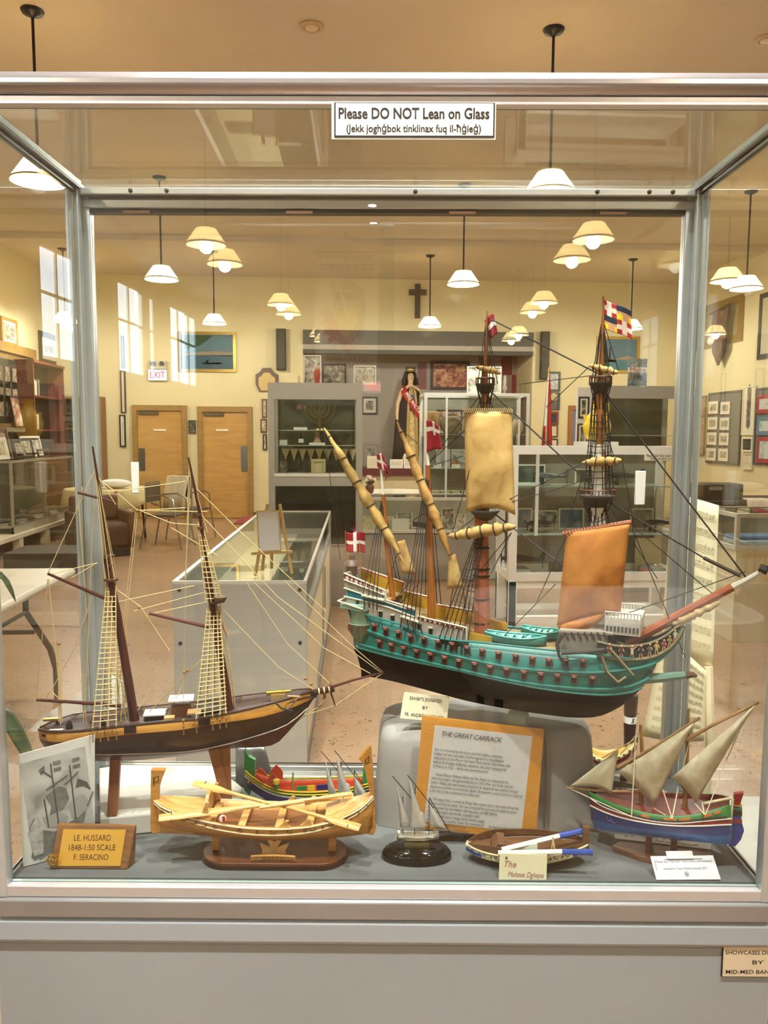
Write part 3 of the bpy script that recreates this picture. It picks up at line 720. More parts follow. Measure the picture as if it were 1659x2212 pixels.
# gunports with raised lids
PORT = [plain('#170c0a', .5), plain('#9e3326', .5), WHT]
row1 = [((x / 3.456) + 700, (y / 3.456) + 1180) for x, y in ((375, 612), (463, 637), (557, 662), (648, 690), (748, 708), (852, 733), (957, 752), (1068, 778), (1181, 798), (1302, 818), (1430, 838), (1555, 856), (1678, 870))] + [(1222, 1432), (1259, 1434)]
row2 = [((x / 3.456) + 700, (y / 3.456) + 1180) for x, y in ((417, 732), (507, 758), (598, 782), (693, 805), (796, 828), (900, 853), (1006, 877), (1125, 900), (1240, 922), (1362, 942), (1492, 962), (1617, 976))] + [(1204, 1466), (1240, 1468), (1279, 1471)]
first = None
for x, y in row1 + row2:
    p = G.at(x, y, -gbx(x) * (.985 if (x, y) in row1 else 1.0) - .0012)
    e = Vector((1, 0, 0)); q = MB()
    q.mat(1).box((-.0050, -.0008, -.0062), (.0050, .003, .0052)); q.mat(0).box((-.0040, -.0014, -.0056), (.0040, .002, .0042))
    q.mat(1).hexa([Vector(v) for v in ((-.0050, -.0012, .0034), (.0050, -.0012, .0034), (.0050, .001, .0044), (-.0050, .001, .0044))], [Vector(v) for v in ((-.0050, -.0058, .0088), (.0050, -.0058, .0088), (.0050, -.0046, .0096), (-.0050, -.0046, .0096))])
    for a, b in ((.0036, .0009), (.0009, .0030)):
        q.mat(2).add([Vector((sx * a, -.0037 - .0021 * sy * b / .0030 - .0006, .0062 + sy * b * .9)) for sx, sy in ((-1, -1), (1, -1), (1, 1), (-1, 1))], [(0, 1, 2, 3)])
    q.mat(0).lathe([(.0012, 0), (.0014, .004)], (0, -.004, -.001), 8, Matrix.Rotation(R(90), 4, 'X'))
    if first is None:
        first = q.build('gunport', PORT, gal, smooth=False); o = first
    else:
        o = first.copy(); COL.objects.link(o)
    t1 = G.at(x + 6, y + 1.4, -gbx(x + 6)); t0 = G.at(x - 6, y - 1.4, -gbx(x - 6))
    o.location = p; o.rotation_euler = (0, math.atan2(-(t1.z - t0.z), t1.x - t0.x) * .5, math.atan2(t1.y - t0.y, t1.x - t0.x))
# chain wales
for x0, y0, x1, y1 in ((782, 1286, 830, 1297), (866, 1331, 908, 1345), (948, 1376, 1012, 1391)):
    for s_ in (1, -1):
        a, b = G.at(x0, y0, -ub(x0) - .004), G.at(x1, y1, -ub(x1) - .004)
        if s_ < 0: a, b = mir(a), mir(b)
        MB().tube([a, b], .0032, 6).build('channel', CRM if x0 < 940 else TEAL, gal)
# head: figures standing on the curved beak
bk = lambda px: gbx(min(px, 1405)) * .9 * (1 - max(0, (px - 1395) / 85.0)) + .003
lowr = [(1290, 1414), (1340, 1424), (1400, 1421), (1440, 1404), (1462, 1382), (1477, 1356)]
uppr = [(1290, 1386), (1340, 1396), (1400, 1390), (1440, 1372), (1462, 1354), (1470, 1350)]
mb = MB(); strip(G, mb, uppr, lowr, 1290, 1470, 20, bk, .002); mb.build('beak_panel', plain('#1d2c27', .6), gal)
mb = MB(); strip(G, mb, lowr, [(1380, 1448), (1424, 1430), (1450, 1406), (1468, 1384), (1480, 1358)], 1400, 1477, 12, bk, .003); mb.build('beak', TEAL, gal)
rail_line(G, gal, 'beak_rail', lowr, 1290, 1477, 20, bk, .0026, plain('#8b7a55', .5), .001)
rail_line(G, gal, 'beak_rail', uppr, 1290, 1470, 20, bk, .0020, plain('#7b7052', .5), .001)
nose = [G.at(x, y, 0) for x, y in ((1440, 1392), (1462, 1372), (1472, 1358))]
MB().tube(nose, [.010, .009, .006], 10).build('figurehead', TEALD, gal)
SK = plain('#c79a78', .6); cols = ['#8f1f2b', '#5b2a26', '#e2c9ae', '#26302b', '#6b6a66', '#c9b45a', '#a83240', '#9a8a3a', '#d9d3c6']
for k, x in enumerate((1316, 1342, 1365, 1384, 1403, 1418, 1434, 1446, 1458)):
    y = ip(lowr, x) - 2; b = bk(x) + .0016; c = G.at(x, y, -b); up_ = Vector((0, 0, 1)); s = .85 if k > 5 else 1.0
    q = MB(); q.mat(0)
    for sx in (-1, 1): q.tube([c + Vector((sx * .0024, -.001, 0)) * s, c + Vector((sx * .001, -.001, .009)) * s], [.0009, .0013], 5)
    for sx in (-1, 1): q.tube([c + Vector((sx * .002, -.001, .0165)) * s, c + Vector((sx * (.007 if k == 2 else .0042), -.0015, .021 if k == 2 else .012)) * s], [.001, .0008], 5)
    q.ball(c + Vector((0, -.001, .0205)) * s, .0022 * s, 6)
    q.mat(1).tube([c + Vector((0, -.001, .008)) * s, c + Vector((0, -.001, .0175)) * s], [.0022 * s, .0026 * s], 7)
    q.build('figurine', [SK, plain(cols[k], .6)], gal, smooth=True)
# forecastle
fc = MB(); strip(G, fc, [(1210, 1362), (1335, 1368)], [(1206, 1410), (1300, 1414)], 1206, 1312, 6, lambda px: gbx(px) * .88, .004)
fc.build('forecastle', plain('#8a8272', .6, vary=.5, scale=70), gal, smooth=False)
sl = MB()
for k in range(7):
    x = 1222 + k * 14; a, b = G.at(x - 2, 1366, -gbx(x) * .89), G.at(x + 6, 1381, -gbx(x) * .89); sl.tube([a, b], .0016, 5)
sl.build('slot', plain('#1b1a17', .6), gal)
d = MB(); deck(G, [(1210, 1363), (1335, 1369)], 1206, 1325, 5, lambda px: gbx(px) * .9, d); d.build('forecastle_deck', plain('#93887a', .6), gal, smooth=False)
pz0, pz1 = G.at(1330, 1360, -.03).z, G.at(1330, 1332, -.03).z; x0, x1 = G.at(1308, 1345, -.03).x, G.at(1385, 1345, -.03).x
fp = MB().mat(0).box((x0, -.040, pz0 - .006), (x1, .040, pz1)).mat(1)
for k in range(9): xx = lerp(x0, x1, (k + .7) / 9.4); fp.box((xx - .0018, -.0412, pz0 - .001), (xx + .0018, -.0395, pz0 + .008))
fp.build('fore_platform', [plain('#c9c5b8', .6, vary=.3, scale=70), plain('#54504a', .6)], gal, smooth=False)
fr_ = MB()
for k in range(12):
    xx = lerp(x0, x1, k / 11)
    for s_ in (-1, 1): fr_.tube([(xx, s_ * .039, pz1), (xx, s_ * .039, pz1 + .008)], .0009, 4)
for s_ in (-1, 1): fr_.tube([(x0, s_ * .039, pz1 + .009), (x1, s_ * .039, pz1 + .009)], .0014, 5)
fr_.build('balustrade', plain('#b9b2a2', .6), gal, smooth=False)
# ram, anchors, hawse ropes
spar(G, gal, 'ram', [(1385, 1466, -.004), (1430, 1464, -.002), (1482, 1458)], .0095, .0065, plain('#6f9482', .45))
spar(G, gal, 'ram_tip', [(1482, 1458), (1498, 1457), (1506, 1461)], .0072, .0022, plain('#5f4632', .5))
spar(G, gal, 'anchor', [(1213, 1372, -.068), (1203, 1392, -.074), (1208, 1418, -.076), (1228, 1447, -.070)], .0042, .0014, plain('#2b2a29', .5))
spar(G, gal, 'anchor_shank', [(1212, 1410, -.074), (1262, 1408, -.070), (1306, 1403, -.064)], .0040, .0030, plain('#3b3831', .5))
ROPE = plain('#7a6846', .8)
lines(G, gal, 'hawse_rope', [(1297, 1410, -.062, 1312, 1452, -.064), (1312, 1452, -.064, 1335, 1474, -.062), (1335, 1474, -.062, 1352, 1462, -.056), (1316, 1400, -.06, 1368, 1459, -.05)], .0022, ROPE)
# ship's boats
def ship_boat(a, b, wc, half, name='ship_boat'):
    A, B = G.at(a[0], a[1], wc), G.at(b[0], b[1], wc); L = B - A
    rows = []; n = 14
    for j in range(n + 1):
        t = j / n; wdt = half * (math.sin(math.pi * min(1, .12 + .62 * t)) if t < .6 else math.sin(math.pi * (.12 + .372)) * max(.02, 1 - ((t - .6) / .4) ** 2.2)); c = A + L * t + Vector((0, 0, .004 * (2 * t - 1) ** 2))
        rows.append([c + Vector((0, -wdt, 0)), c + Vector((0, -wdt * .8, -.011)), c + Vector((0, 0, -.017)), c + Vector((0, wdt * .8, -.011)), c + Vector((0, wdt, 0))])
    m_ = MB().grid(rows); m_.add(rows[0], [(0, 1, 2, 3, 4)])
    o = m_.build(name, TEAL, gal, solid=.0018)
    rr_ = MB()
    for s_ in (0, 4): rr_.tube([r[s_] for r in rows], .0016, 5)
    rr_.build('gunwale', plain('#4fb0a0', .4), o)
    for k in range(5):
        j = 2 + k * 2; c = (rows[j][0] + rows[j][4]) / 2
        q = MB().box(c + Vector((-.003, -(rows[j][4].y - rows[j][0].y) / 2, -.003)), c + Vector((.003, (rows[j][4].y - rows[j][0].y) / 2, -.0015))); q.build('thwart', plain('#58b3a3', .4), o)
    MB().tube([A.lerp(B, .15) + Vector((0, 0, -.019)), A.lerp(B, .85) + Vector((0, 0, -.019))], .0025, 5).build('keel', GDECK, o)
ship_boat((1050, 1367), (1180, 1379), -.028, .019)
ship_boat((1128, 1356), (1215, 1366), .018, .019)
# lantern
L0 = G.at(760, 1240, 0)
MB().lathe([(.011, 0), (.011, .016), (.015, .017), (.012, .024), (.006, .028), (.005, .033), (.006, .037), (0, .038)], L0, 14).build('stern_lantern', plain('#5b4436', .5), gal)
# masts
spar(G, gal, 'mizzen_mast', [(849, 1296), (836, 1180), (828, 1068)], .0062, .0040, MAST); spar(G, gal, 'mizzen_topmast', [(828, 1070), (822, 1005), (820, 985)], .0030, .0012, IVORY)
spar(G, gal, 'main_mizzen_mast', [(932, 1338), (930, 1200), (924, 1005)], .0085, .0045, MAST); spar(G, gal, 'mizzen_topmast', [(925, 1008), (921, 960), (921, 935)], .0035, .0012, IVORY)
spar(G, gal, 'main_mast', [(1042, 1390), (1040, 1240), (1040, 1095)], .0155, .0125, MASTR); 
mb = MB()
for y in (1182, 1228, 1243, 1293, 1345): mb.tube([G.at(1040.5, y - 2, 0), G.at(1040.5, y + 2, 0)], .0152, 10)
mb.build('mast_band', BLACK, gal)
spar(G, gal, 'main_topmast', [(1048, 1110), (1049, 900), (1047, 800)], .008, .0055, MAST); spar(G, gal, 'main_topgallant', [(1048, 850), (1050, 740), (1052, 672)], .0035, .0014, MAST)
spar(G, gal, 'fore_mast', [(1297, 1345), (1293, 1200), (1291, 1060)], .013, .0115, IVORY); spar(G, gal, 'fore_topmast', [(1292, 1090), (1293, 1000), (1294, 960)], .0100, .0090, IVORY)
spar(G, gal, 'fore_topmast_upper', [(1297, 1015), (1296, 900), (1294, 830)], .0072, .006, MAST); spar(G, gal, 'fore_topgallant', [(1296, 860), (1301, 740), (1303, 640)], .0058, .0016, MAST)
def top(px, py, r, h, m, rail=True):
    c = G.at(px, py, 0); q = MB().lathe([(r * .35, -h * 1.3), (r * .5, -h * 1.2), (r * .9, -h * .2), (r, 0), (r, .0025), (r * .3, .0025)], c, 20)
    o = q.build('fighting_top', m, gal)
    if rail:
        b = MB()
        for k in range(14):
            a = 2 * math.pi * k / 14; p = c + Vector((r * .95 * math.cos(a), r * .95 * math.sin(a), .002)); b.tube([p, p + Vector((0, 0, .010))], .0008, 4)
        b.tube([c + Vector((r * .95 * math.cos(a), r * .95 * math.sin(a), .012)) for a in [2 * math.pi * k / 20 for k in range(21)]], .001, 4, False)
        b.build('top_rail', plain('#6e3a2e', .6), o)
TOPM = plain('#3b362c', .6, vary=.4, scale=90)
top(1048, 832, .017, .012, TOPM); top(1297, 830, .019, .012, TOPM); top(1290, 1073, .030, .014, TOPM); top(1047, 1105, .026, .012, TOPM, False)
# bowsprit
spar(G, gal, 'bowsprit', [(1355, 1390), (1480, 1322), (1583, 1268)], .0085, .0068, MASTR); spar(G, gal, 'bowsprit_end', [(1580, 1270), (1618, 1250), (1652, 1230)], .0058, .0035, plain('#cdc6b4', .5))
spar(G, gal, 'bowsprit_cap', [(1640, 1226), (1658, 1233)], .0065, .0075, plain('#2f2a22', .6))
furled(G, gal, 'furled_spritsail', (1448, 1350), (1555, 1300), .0075, blotch(['#b39a6a', '#d2bd90'], 40, .8, 2.0), 22, 4, tie=None, ends=.5)
# sails and furled yards
sail(G, gal, 'main_topsail', (1003, 889), (1105, 889), (1113, 1113), (1008, 1108), SAILT, bulge=.012, arch=14, wl=-.016, wr=-.016)
mb = MB(); mb.tube([G.at(998, 886, -.014), G.at(1108, 887, -.014)], [.0022, .0022], 6); mb.build('topsail_yard', MAST, gal)
mb = MB()
for k in range(24):
    x = 1003 + k * 4.4; mb.tube([G.at(x - 2, 882, -.018), G.at(x + 2, 892, -.019)], .0016, 4)
mb.build('sail_lacing', plain('#8a7346', .8), gal)
sail(G, gal, 'fore_course', (1224, 1152), (1360, 1132), (1340, 1324), (1203, 1352), SAILO, bulge=.016, arch=6, wl=-.03, wr=-.022)
sail(G, gal, 'fore_course_foot', (1203, 1350), (1316, 1322), (1284, 1352), (1216, 1376), SAILO, 10, 6, bulge=.010, wl=-.03, wr=-.026)
mb = MB(); mb.tube([G.at(1216, 1153, -.028), G.at(1364, 1128, -.02)], .0042, 7); mb.build('fore_yard', MASTR, gal)
mb = MB()
for k in range(22):
    t = k / 21; x, y = lerp(1222, 1360, t), lerp(1150, 1130, t); mb.tube([G.at(x - 2, y - 5, -.030 + .008 * t), G.at(x + 2, y + 7, -.031 + .008 * t)], .0016, 4)
mb.build('sail_lacing', plain('#7a4c22', .8), gal)
TIE = plain('#4a3722', .8)
furled(G, gal, 'furled_main_course', (970, 1159), (1114, 1137), .0105, FURL, 26, 2, -.02, -.02, tie=TIE)
furled(G, gal, 'furled_fore_topsail', (1258, 1000), (1342, 994), .0070, FURL, 20, 3, -.016, -.016, tie=TIE, ntie=4)
furled(G, gal, 'furled_fore_topgallant', (1275, 790), (1336, 806), .0060, FURL, 18, 5, -.01, -.01, tie=TIE, ntie=4)
furled(G, gal, 'furled_main_topgallant', (1028, 792), (1082, 806), .0052, FURL, 18, 6, -.01, -.01, tie=TIE, ntie=4)
furled(G, gal, 'furled_lateen_sail', (700, 924), (880, 1225), .0092, blotch(['#8f6f33', '#b08e4c', '#b99a5c'], 40, .8, 1.0), 30, 7, -.012, -.012, ends=.22, tie=TIE, ntie=6)
sail(G, gal, 'lateen_foot', (858, 1170), (874, 1166), (898, 1240), (866, 1238), FURL, 6, 8, bulge=.004, wl=-.012, wr=-.012)
furled(G, gal, 'furled_lateen_sail', (858, 912), (985, 1228), .0085, blotch(['#8a632e', '#aa8040', '#b4935a'], 40, .8, 6.0), 30, 8, -.014, -.014, ends=.22, tie=TIE, ntie=6)
sail(G, gal, 'lateen_foot', (970, 1200), (984, 1196), (1002, 1270), (966, 1272), FURL, 6, 8, bulge=.004, wl=-.014, wr=-.014)
spar(G, gal, 'yard_peak', [(893, 1236), (903, 1260)], .002, .0012, MASTR)
# flags
FM = [REDF, WHT]
flagsheet(G, gal, 'stern_flag', (745, 1148), (788, 1152), (789, 1196), (746, 1190), cross_cells, FM)
flagsheet(G, gal, 'stern_flag', (764, 1136), (775, 1160), (782, 1178), (764, 1160), cross_cells, FM, w=.02)
for x, y0, y1, w in ((746, 1146, 1238, 0), (776, 1150, 1232, .0)): spar(G, gal, 'flag_staff', [(x, y0, w), (x + 3, y1, w)], .0011, .0013, MAST)
flagsheet(G, gal, 'mast_flag', (814, 978), (829, 984), (842, 1030), (815, 1006), cross_cells, FM, 10, 10, ph=1.0)
flagsheet(G, gal, 'mast_flag_tail', (829, 1000), (838, 1010), (832, 1040), (836, 1030), lambda u, v: 0, FM, 4, 6)
flagsheet(G, gal, 'mast_flag', (921, 906), (946, 916), (956, 968), (922, 976), lambda u, v: 1 if abs(v - .28) < .07 or abs(u - .55) < .09 and v < .5 else 0, FM, 12, 14, ph=2.0)
flagsheet(G, gal, 'masthead_flag', (1046, 690), (1066, 676), (1076, 722), (1060, 730), lambda u, v: 1 if abs(v - .48) < .12 else 0, [plain('#7d1f22', .7), plain('#d9cfc0', .7)], 10, 14, ph=.6)
def quart(u, v):
    q = (u > .5) != (v > .5)
    if not q:
        uu, vv = (u * 2) % 1, (v * 2) % 1; return 1 if abs(uu - .5) < .13 or abs(vv - .5) < .14 else 0
    uu, vv = (u * 2) % 1, (v * 2) % 1
    if vv < .42: return 2
    if vv > .62 and abs(uu - .6) > .2: return 4
    return 3 if (int(uu * 9) + int(vv * 9)) % 2 else 5
flagsheet(G, gal, 'quartered_flag', (1300, 643), (1363, 672), (1366, 734), (1301, 706), quart, [plain('#b3201c', .7), plain('#ead9c6', .7), plain('#16233a', .7), plain('#c58b82', .7), plain('#e6d22a', .7), plain('#d9a24a', .7)], 24, 24, .003)
# shrouds
SW = .0009
shrouds(G, gal, 'mizzen_shrouds', (826, 1082), [(784, 1284), (795, 1288), (805, 1291), (814, 1294)], .060, SW, RIG)
shrouds(G, gal, 'mizzen_shrouds', (925, 1018), [(868, 1332), (876, 1336), (886, 1338), (895, 1341), (905, 1345)], .062, SW, RIG)
shrouds(G, gal, 'main_shrouds', (1047, 1112), [(949, 1378), (960, 1380), (972, 1383), (985, 1386), (998, 1389), (1010, 1391)], .066, SW * 1.05, RIG, rat=15, t0=.25)
shrouds(G, gal, 'main_topmast_shrouds', (1048, 846), [(1030, 884), (1037, 884), (1043, 884), (1053, 884), (1059, 884)], .010, SW, RIG, rat=4, spread=.006)
shrouds(G, gal, 'topgallant_shrouds', (1051, 700), [(1032, 828), (1040, 828), (1058, 828), (1066, 828)], .014, SW * .8, RIG)
shrouds(G, gal, 'fore_shrouds', (1290, 1086), [(1264, 1150), (1272, 1152), (1281, 1150), (1291, 1150), (1301, 1146), (1311, 1140)], .022, SW * 1.1, RIG, rat=4, spread=.02)
shrouds(G, gal, 'fore_topmast_shrouds', (1296, 850), [(1262, 1066), (1271, 1068), (1280, 1069), (1302, 1069), (1310, 1068), (1318, 1066)], .022, SW, RIG, rat=16, spread=.02)
shrouds(G, gal, 'fore_topgallant_shrouds', (1301, 700), [(1278, 826), (1285, 828), (1292, 829), (1308, 828), (1316, 826)], .014, SW * .9, RIG)
cr = MB()
for top_, bx, r_ in (((1048, 860), 1048, .012), ((1297, 858), 1297, .013), ((1290, 1100), 1290, .020)):
    for k in range(8):
        a = 2 * math.pi * k / 8; c = G.at(top_[0], top_[1], 0); c2 = c + Vector((0, 0, .020)); cr.tube([c + Vector((r_ * .5 * math.cos(a), r_ * .5 * math.sin(a), -.02)), c2 + Vector((r_ * 1.3 * math.cos(a), r_ * 1.3 * math.sin(a), 0))], .0009, 4)
cr.build('futtock_shrouds', RIG, gal, smooth=False)
lines(G, gal, 'chain_plate', [(x, y, -.065, x + dx, y + 22, -.066) for x, y, dx in ((786, 1288, 2), (797, 1291, 1), (806, 1294, 0), (815, 1296, -1), (868, 1334, -3), (880, 1338, 2), (892, 1342, 1), (898, 1344, -2), (906, 1346, 6), (951, 1380, 1), (962, 1383, -1), (975, 1386, -3), (986, 1389, 0), (996, 1391, 0), (1004, 1393, 0), (1010, 1394, 6))], .0013, RIG)
# stays and running rigging
lines(G, gal, 'stay', [(1062, 690, 1290, 806), (1060, 846, -.005, 1300, 1068, 0), (1066, 1108, 0, 1262, 1258, -.02), (1300, 838, 1618, 1256), (1312, 1082, 1520, 1205)], .0013, RIG)
lines(G, gal, 'bowsprit_stay', [(1520, 1205, 1600, 1244)], .0030, RIGB)
lines(G, gal, 'running_rigging', [(1120, 830, 1290, 810), (1180, 880, 1275, 790), (1060, 1098, -.02, 1262, 1000, -.02), (1080, 1092, -.02, 1256, 1040, -.01), (1105, 1150, -.02, 1008, 1268, -.02), (1105, 1150, -.02, 1060, 1240, -.03),
      (975, 1158, -.02, 1046, 900, -.02), (975, 1158, -.02, 1048, 1100, -.01), (926, 1000, 1060, 880), (924, 1004, 1040, 850), (920, 1010, 1000, 985), (1216, 1155, -.03, 1262, 1020, 0), (1222, 1160, -.03, 1160, 1300, -.04), (1200, 1262, -.03, 1085, 1378, -.03), (1290, 1160, 1345, 1430), (1330, 1000, -.016, 1285, 850, 0), (1336, 800, 1302, 690),
      (1345, 1000, -.016, 1370, 1140, -.02), (1320, 1100, 1420, 1250), (1365, 1135, -.02, 1548, 1290, 0), (1500, 1313, 1640, 1232), (1380, 1376, 1640, 1238), (1400, 1392, 1600, 1262), (1340, 1330, 1470, 1285), (1470, 1285, 1610, 1235), (1365, 1140, -.02, 1480, 1420, -.0), (862, 925, 905, 960), (700, 930, 735, 1210), (860, 1190, 830, 1285), (985, 1240, 960, 1370), (1000, 1270, 1010, 1340), (890, 1250, 850, 1300), (905, 1260, 860, 1310)], .0007, RIG)
# mounting block under the keel
kz = G.at(1120, 1536, 0); KEELZ = 1.05 + kz.z - .0335
MB().lathe([(.0, -.016), (.016, -.016), (.017, 0), (.016, .016), (.0, .016)], (kz.x, 0, kz.z - .016), 16, Matrix.Rotation(R(90), 4, 'Y')).build('keel_rest', plain('#a9b0a2', .6), gal)

# ================================================================== SCHOONER ON POSTS
HA, HB = CF.at(78, 1580, 1.318), CF.at(690, 1500, 1.408)
h_rz = math.atan2(HB.y - HA.y, HB.x - HA.x); hm = (HA + HB) / 2
S = Frame(CF.world((hm.x, hm.y, ZC)), CASE_RZ + h_rz)
sch = empty('model_schooner', 'brown and ochre model schooner with cream rigging, raised on two wooden posts', 'model ship', S.loc, S.rz)
OCH = wood('#a8742a', '#c8913f', .35, (6, 90, 60), 1.0); DBR = wood('#2a1a12', '#3d261a', .3, (6, 90, 60), 2.0); DB2 = wood('#4a2616', '#643420', .35, (8, 90, 60), 3.0)
SPR = wood('#3a1710', '#52241a', .35, (30, 30, 6), 1.0); CORD = plain('#c9b27c', .8); CORDD = plain('#8d7a52', .8); DARKD = wood('#3b2a22', '#54403a', .5, (6, 90, 30), 4.0)
def sb(t): return .044 * (min(1, t / .10) ** .5 if t < .10 else 1) * (1 - max(0, (t - .55) / .45) ** 2.1)
def sbx(px): return sb((px - 83) / (690 - 83.0))
rail = [(73, 1561), (78, 1573), (101, 1580), (162, 1579), (203, 1575), (271, 1567), (396, 1555), (430, 1552), (494, 1540), (563, 1524), (632, 1505), (664, 1495), (690, 1494)]
och = [(76, 1592), (111, 1603), (183, 1598), (275, 1587), (388, 1577), (430, 1570), (494, 1560), (563, 1549), (614, 1535), (655, 1519), (686, 1502)]
wl = [(84, 1606), (120, 1622), (207, 1630), (300, 1628), (400, 1624), (472, 1612), (540, 1594), (609, 1571), (634, 1556), (664, 1530), (680, 1512)]
kl = [(92, 1612), (130, 1632), (215, 1644), (300, 1642), (400, 1632), (500, 1617), (592, 1609), (620, 1584), (645, 1556)]
hull(S, sch, 'hull', [(83, 689, rail, 1.0), (85, 685, och, 1.0), (88, 676, [(82, 1600), (120, 1614), (207, 1618), (300, 1612), (400, 1604), (472, 1594), (540, 1578), (609, 1556), (634, 1543), (676, 1512)], .96), (94, 664, wl, .72), (102, 655, kl, .05)],
     sb, 32, [OCH, DBR, DBR, DB2], inner=DARKD, thick=.0035, transom=1)
rail_line(S, sch, 'cap_rail', rail, 84, 687, 34, sbx, .0026, plain('#3a2018', .3), -.001)
rail_line(S, sch, 'water_line', wl, 100, 664, 26, lambda px: sbx(px) * .73, .0009, plain('#c9bfae', .5), .0006)
d = MB(); deck(S, [(x, y + 9) for x, y in rail], 90, 684, 26, lambda px: sbx(px) * .97, d); d.build('deck', DARKD, sch, smooth=False)
st = MB()
for j in range(26):
    px = 95 + j * 22.5; p = S.at(px, ip(rail, px) + 1, -sbx(px) * .95); q = mir(p)
    st.box(q + Vector((-.002, -.002, -.009)), q + Vector((.002, .001, .001)))
st.build('bulwark_stanchion', plain('#b98f4f', .5), sch, smooth=False)
# keel posts of the stand, and the ship's wooden knee
PW = wood('#8a5730', '#a87146', .5, (30, 30, 5), 1.0)
for top_, bot, wid in (((250, 1632), (243, 1760), .0085), ((482, 1612), (487, 1700), .011)):
    a, b = S.at(*top_, 0), S.at(*bot, -.0)
    if top_[0] == 250: PBZ = b.z
    b.z = PBZ
    MB().hexa([b + Vector(v) for v in ((-wid, -.007, 0), (wid, -.007, 0), (wid, .012, 0), (-wid, .012, 0))], [a + Vector(v) for v in ((-wid, -.007, .006), (wid * 1.1, -.007, .006), (wid * 1.1, .012, .006), (-wid, .012, .006))]).build('stand_post', PW, sch, smooth=False, bevel=.001)
a, b = S.at(458, 1614, -.004), S.at(490, 1700, -.004); b.z = PBZ
MB().hexa([b + Vector(v) for v in ((-.006, -.006, 0), (.010, -.006, 0), (.010, .004, 0), (-.006, .004, 0))], [a + Vector(v) for v in ((-.008, -.006, .004), (.010, -.006, .004), (.010, .004, .004), (-.008, .004, .004))]).build('stand_brace', PW, sch, smooth=False)
# deck fittings
def blk(name, px, py, w, dx, dy, dz, m, bev=.0006):
    c = S.at(px, py, w); return MB().box(c + Vector((-dx, -dy, 0)), c + Vector((dx, dy, dz))).build(name, m, sch, smooth=False, bevel=bev)
blk('deck_house', 335, 1562, 0, .017, .014, .018, plain('#1a1512', .4)); blk('house_roof', 335, 1541, 0, .019, .016, .003, plain('#c9c3b8', .35))
blk('hatch', 366, 1557, -.02, .009, .007, .008, plain('#b98f4f', .5)); blk('cabin', 392, 1552, .006, .016, .013, .030, wood('#54301c', '#6e4226', .4)); blk('cabin_roof', 392, 1510, .006, .022, .017, .003, plain('#d9d2c4', .3))
blk('galley_box', 456, 1546, 0, .020, .016, .016, plain('#241814', .4)); blk('grating', 420, 1540, -.02, .012, .012, .004, plain('#a58350', .5)); blk('skylight', 120, 1585, -.01, .012, .008, .006, plain('#8e857c', .25))
blk('companion_hatch', 172, 1580, .01, .010, .012, .012, plain('#6f655c', .3)); blk('taffrail_box', 112, 1556, .026, .014, .004, .004, plain('#c9a94a', .3, .6))
for px, w, s_ in ((150, -.01, 1), (200, .014, .8), (222, -.012, .9)):
    c = S.at(px, ip(rail, px) + 2, w); MB().lathe([(.006 * s_, 0), (.006 * s_, .012 * s_), (.003, .02 * s_), (0, .021 * s_)], c, 10).build('deck_winch', plain('#3a3734', .25, .7), sch)
c = S.at(602, 1503, .0); MB().tube([c + Vector((-.022, 0, .006)), c + Vector((.022, 0, .008))], [.0045, .003], 10).build('bow_cannon', plain('#c2a13d', .25, .9), sch)
MB().box(c + Vector((-.014, -.006, -.008)), c + Vector((.012, .006, .004))).build('gun_carriage', plain('#a9885a', .5), sch)
spar(S, sch, 'anchor', [(593, 1516, -.048), (608, 1530, -.052), (632, 1536, -.046)], .0022, .0014, plain('#2e3330', .5)); spar(S, sch, 'anchor_shank', [(644, 1508, -.03), (618, 1535, -.05)], .0016, .0016, plain('#4b3520', .5))
spar(S, sch, 'cathead', [(622, 1504, -.03), (648, 1505, -.05)], .002, .002, plain('#b9986a', .5))
for px in (281, 441): # gunport recesses in the ochre band
    c = S.at(px, (ip(rail, px) + ip(och, px)) / 2, -sbx(px) - .0005); MB().box(c + Vector((-.010, -.0012, -.0065)), c + Vector((.010, .003, .0065))).build('gunport', plain('#2b1a14', .4), sch, smooth=False)
# masts
spar(S, sch, 'main_mast', [(291, 1556), (253, 1325), (229, 1205)], .0082, .0055, SPR); spar(S, sch, 'main_topmast', [(238, 1262), (220, 1091), (200, 964)], .0042, .0016, SPR)
spar(S, sch, 'fore_mast', [(498, 1545), (469, 1373), (446, 1226)], .0078, .0055, SPR); spar(S, sch, 'fore_topmast', [(452, 1268), (432, 1111), (407, 988)], .0042, .0016, SPR)
mb = MB()
for x, y, r in ((236, 1201, .009), (237, 1222, .0065), (240, 1252, .012), (232, 1168, .004)): c = S.at(x, y, 0); mb.tube([c - Vector((0, 0, .002)), c + Vector((0, 0, .002))], r, 10)
for x, y, r in ((464, 1300, .011), (452, 1270, .009), (434, 1140, .006), (430, 1112, .005)): c = S.at(x, y, 0); mb.tube([c - Vector((0, 0, .002)), c + Vector((0, 0, .002))], r, 10)
mb.build('mast_cap', plain('#5a3a22', .5), sch)
spar(S, sch, 'gaff', [(103, 1239), (226, 1292)], .0024, .0034, SPR); spar(S, sch, 'gaff', [(322, 1325), (452, 1355)], .0026, .0034, plain('#5c2c24', .4)); spar(S, sch, 'yard', [(168, 1064), (243, 1083)], .0022, .0020, SPR)
spar(S, sch, 'boom', [(79, 1512), (150, 1516), (262, 1525)], .0026, .0036, SPR); spar(S, sch, 'spare_yard', [(462, 1300), (478, 1340), (492, 1374)], .0034, .0028, plain('#a8895a', .6))
c = S.at(475, 1301, -.012); MB().lathe([(.008, 0), (.0115, .005), (.0115, .010), (.010, .010)], c, 14).build('lookout_basket', plain('#5c4a34', .6), sch)
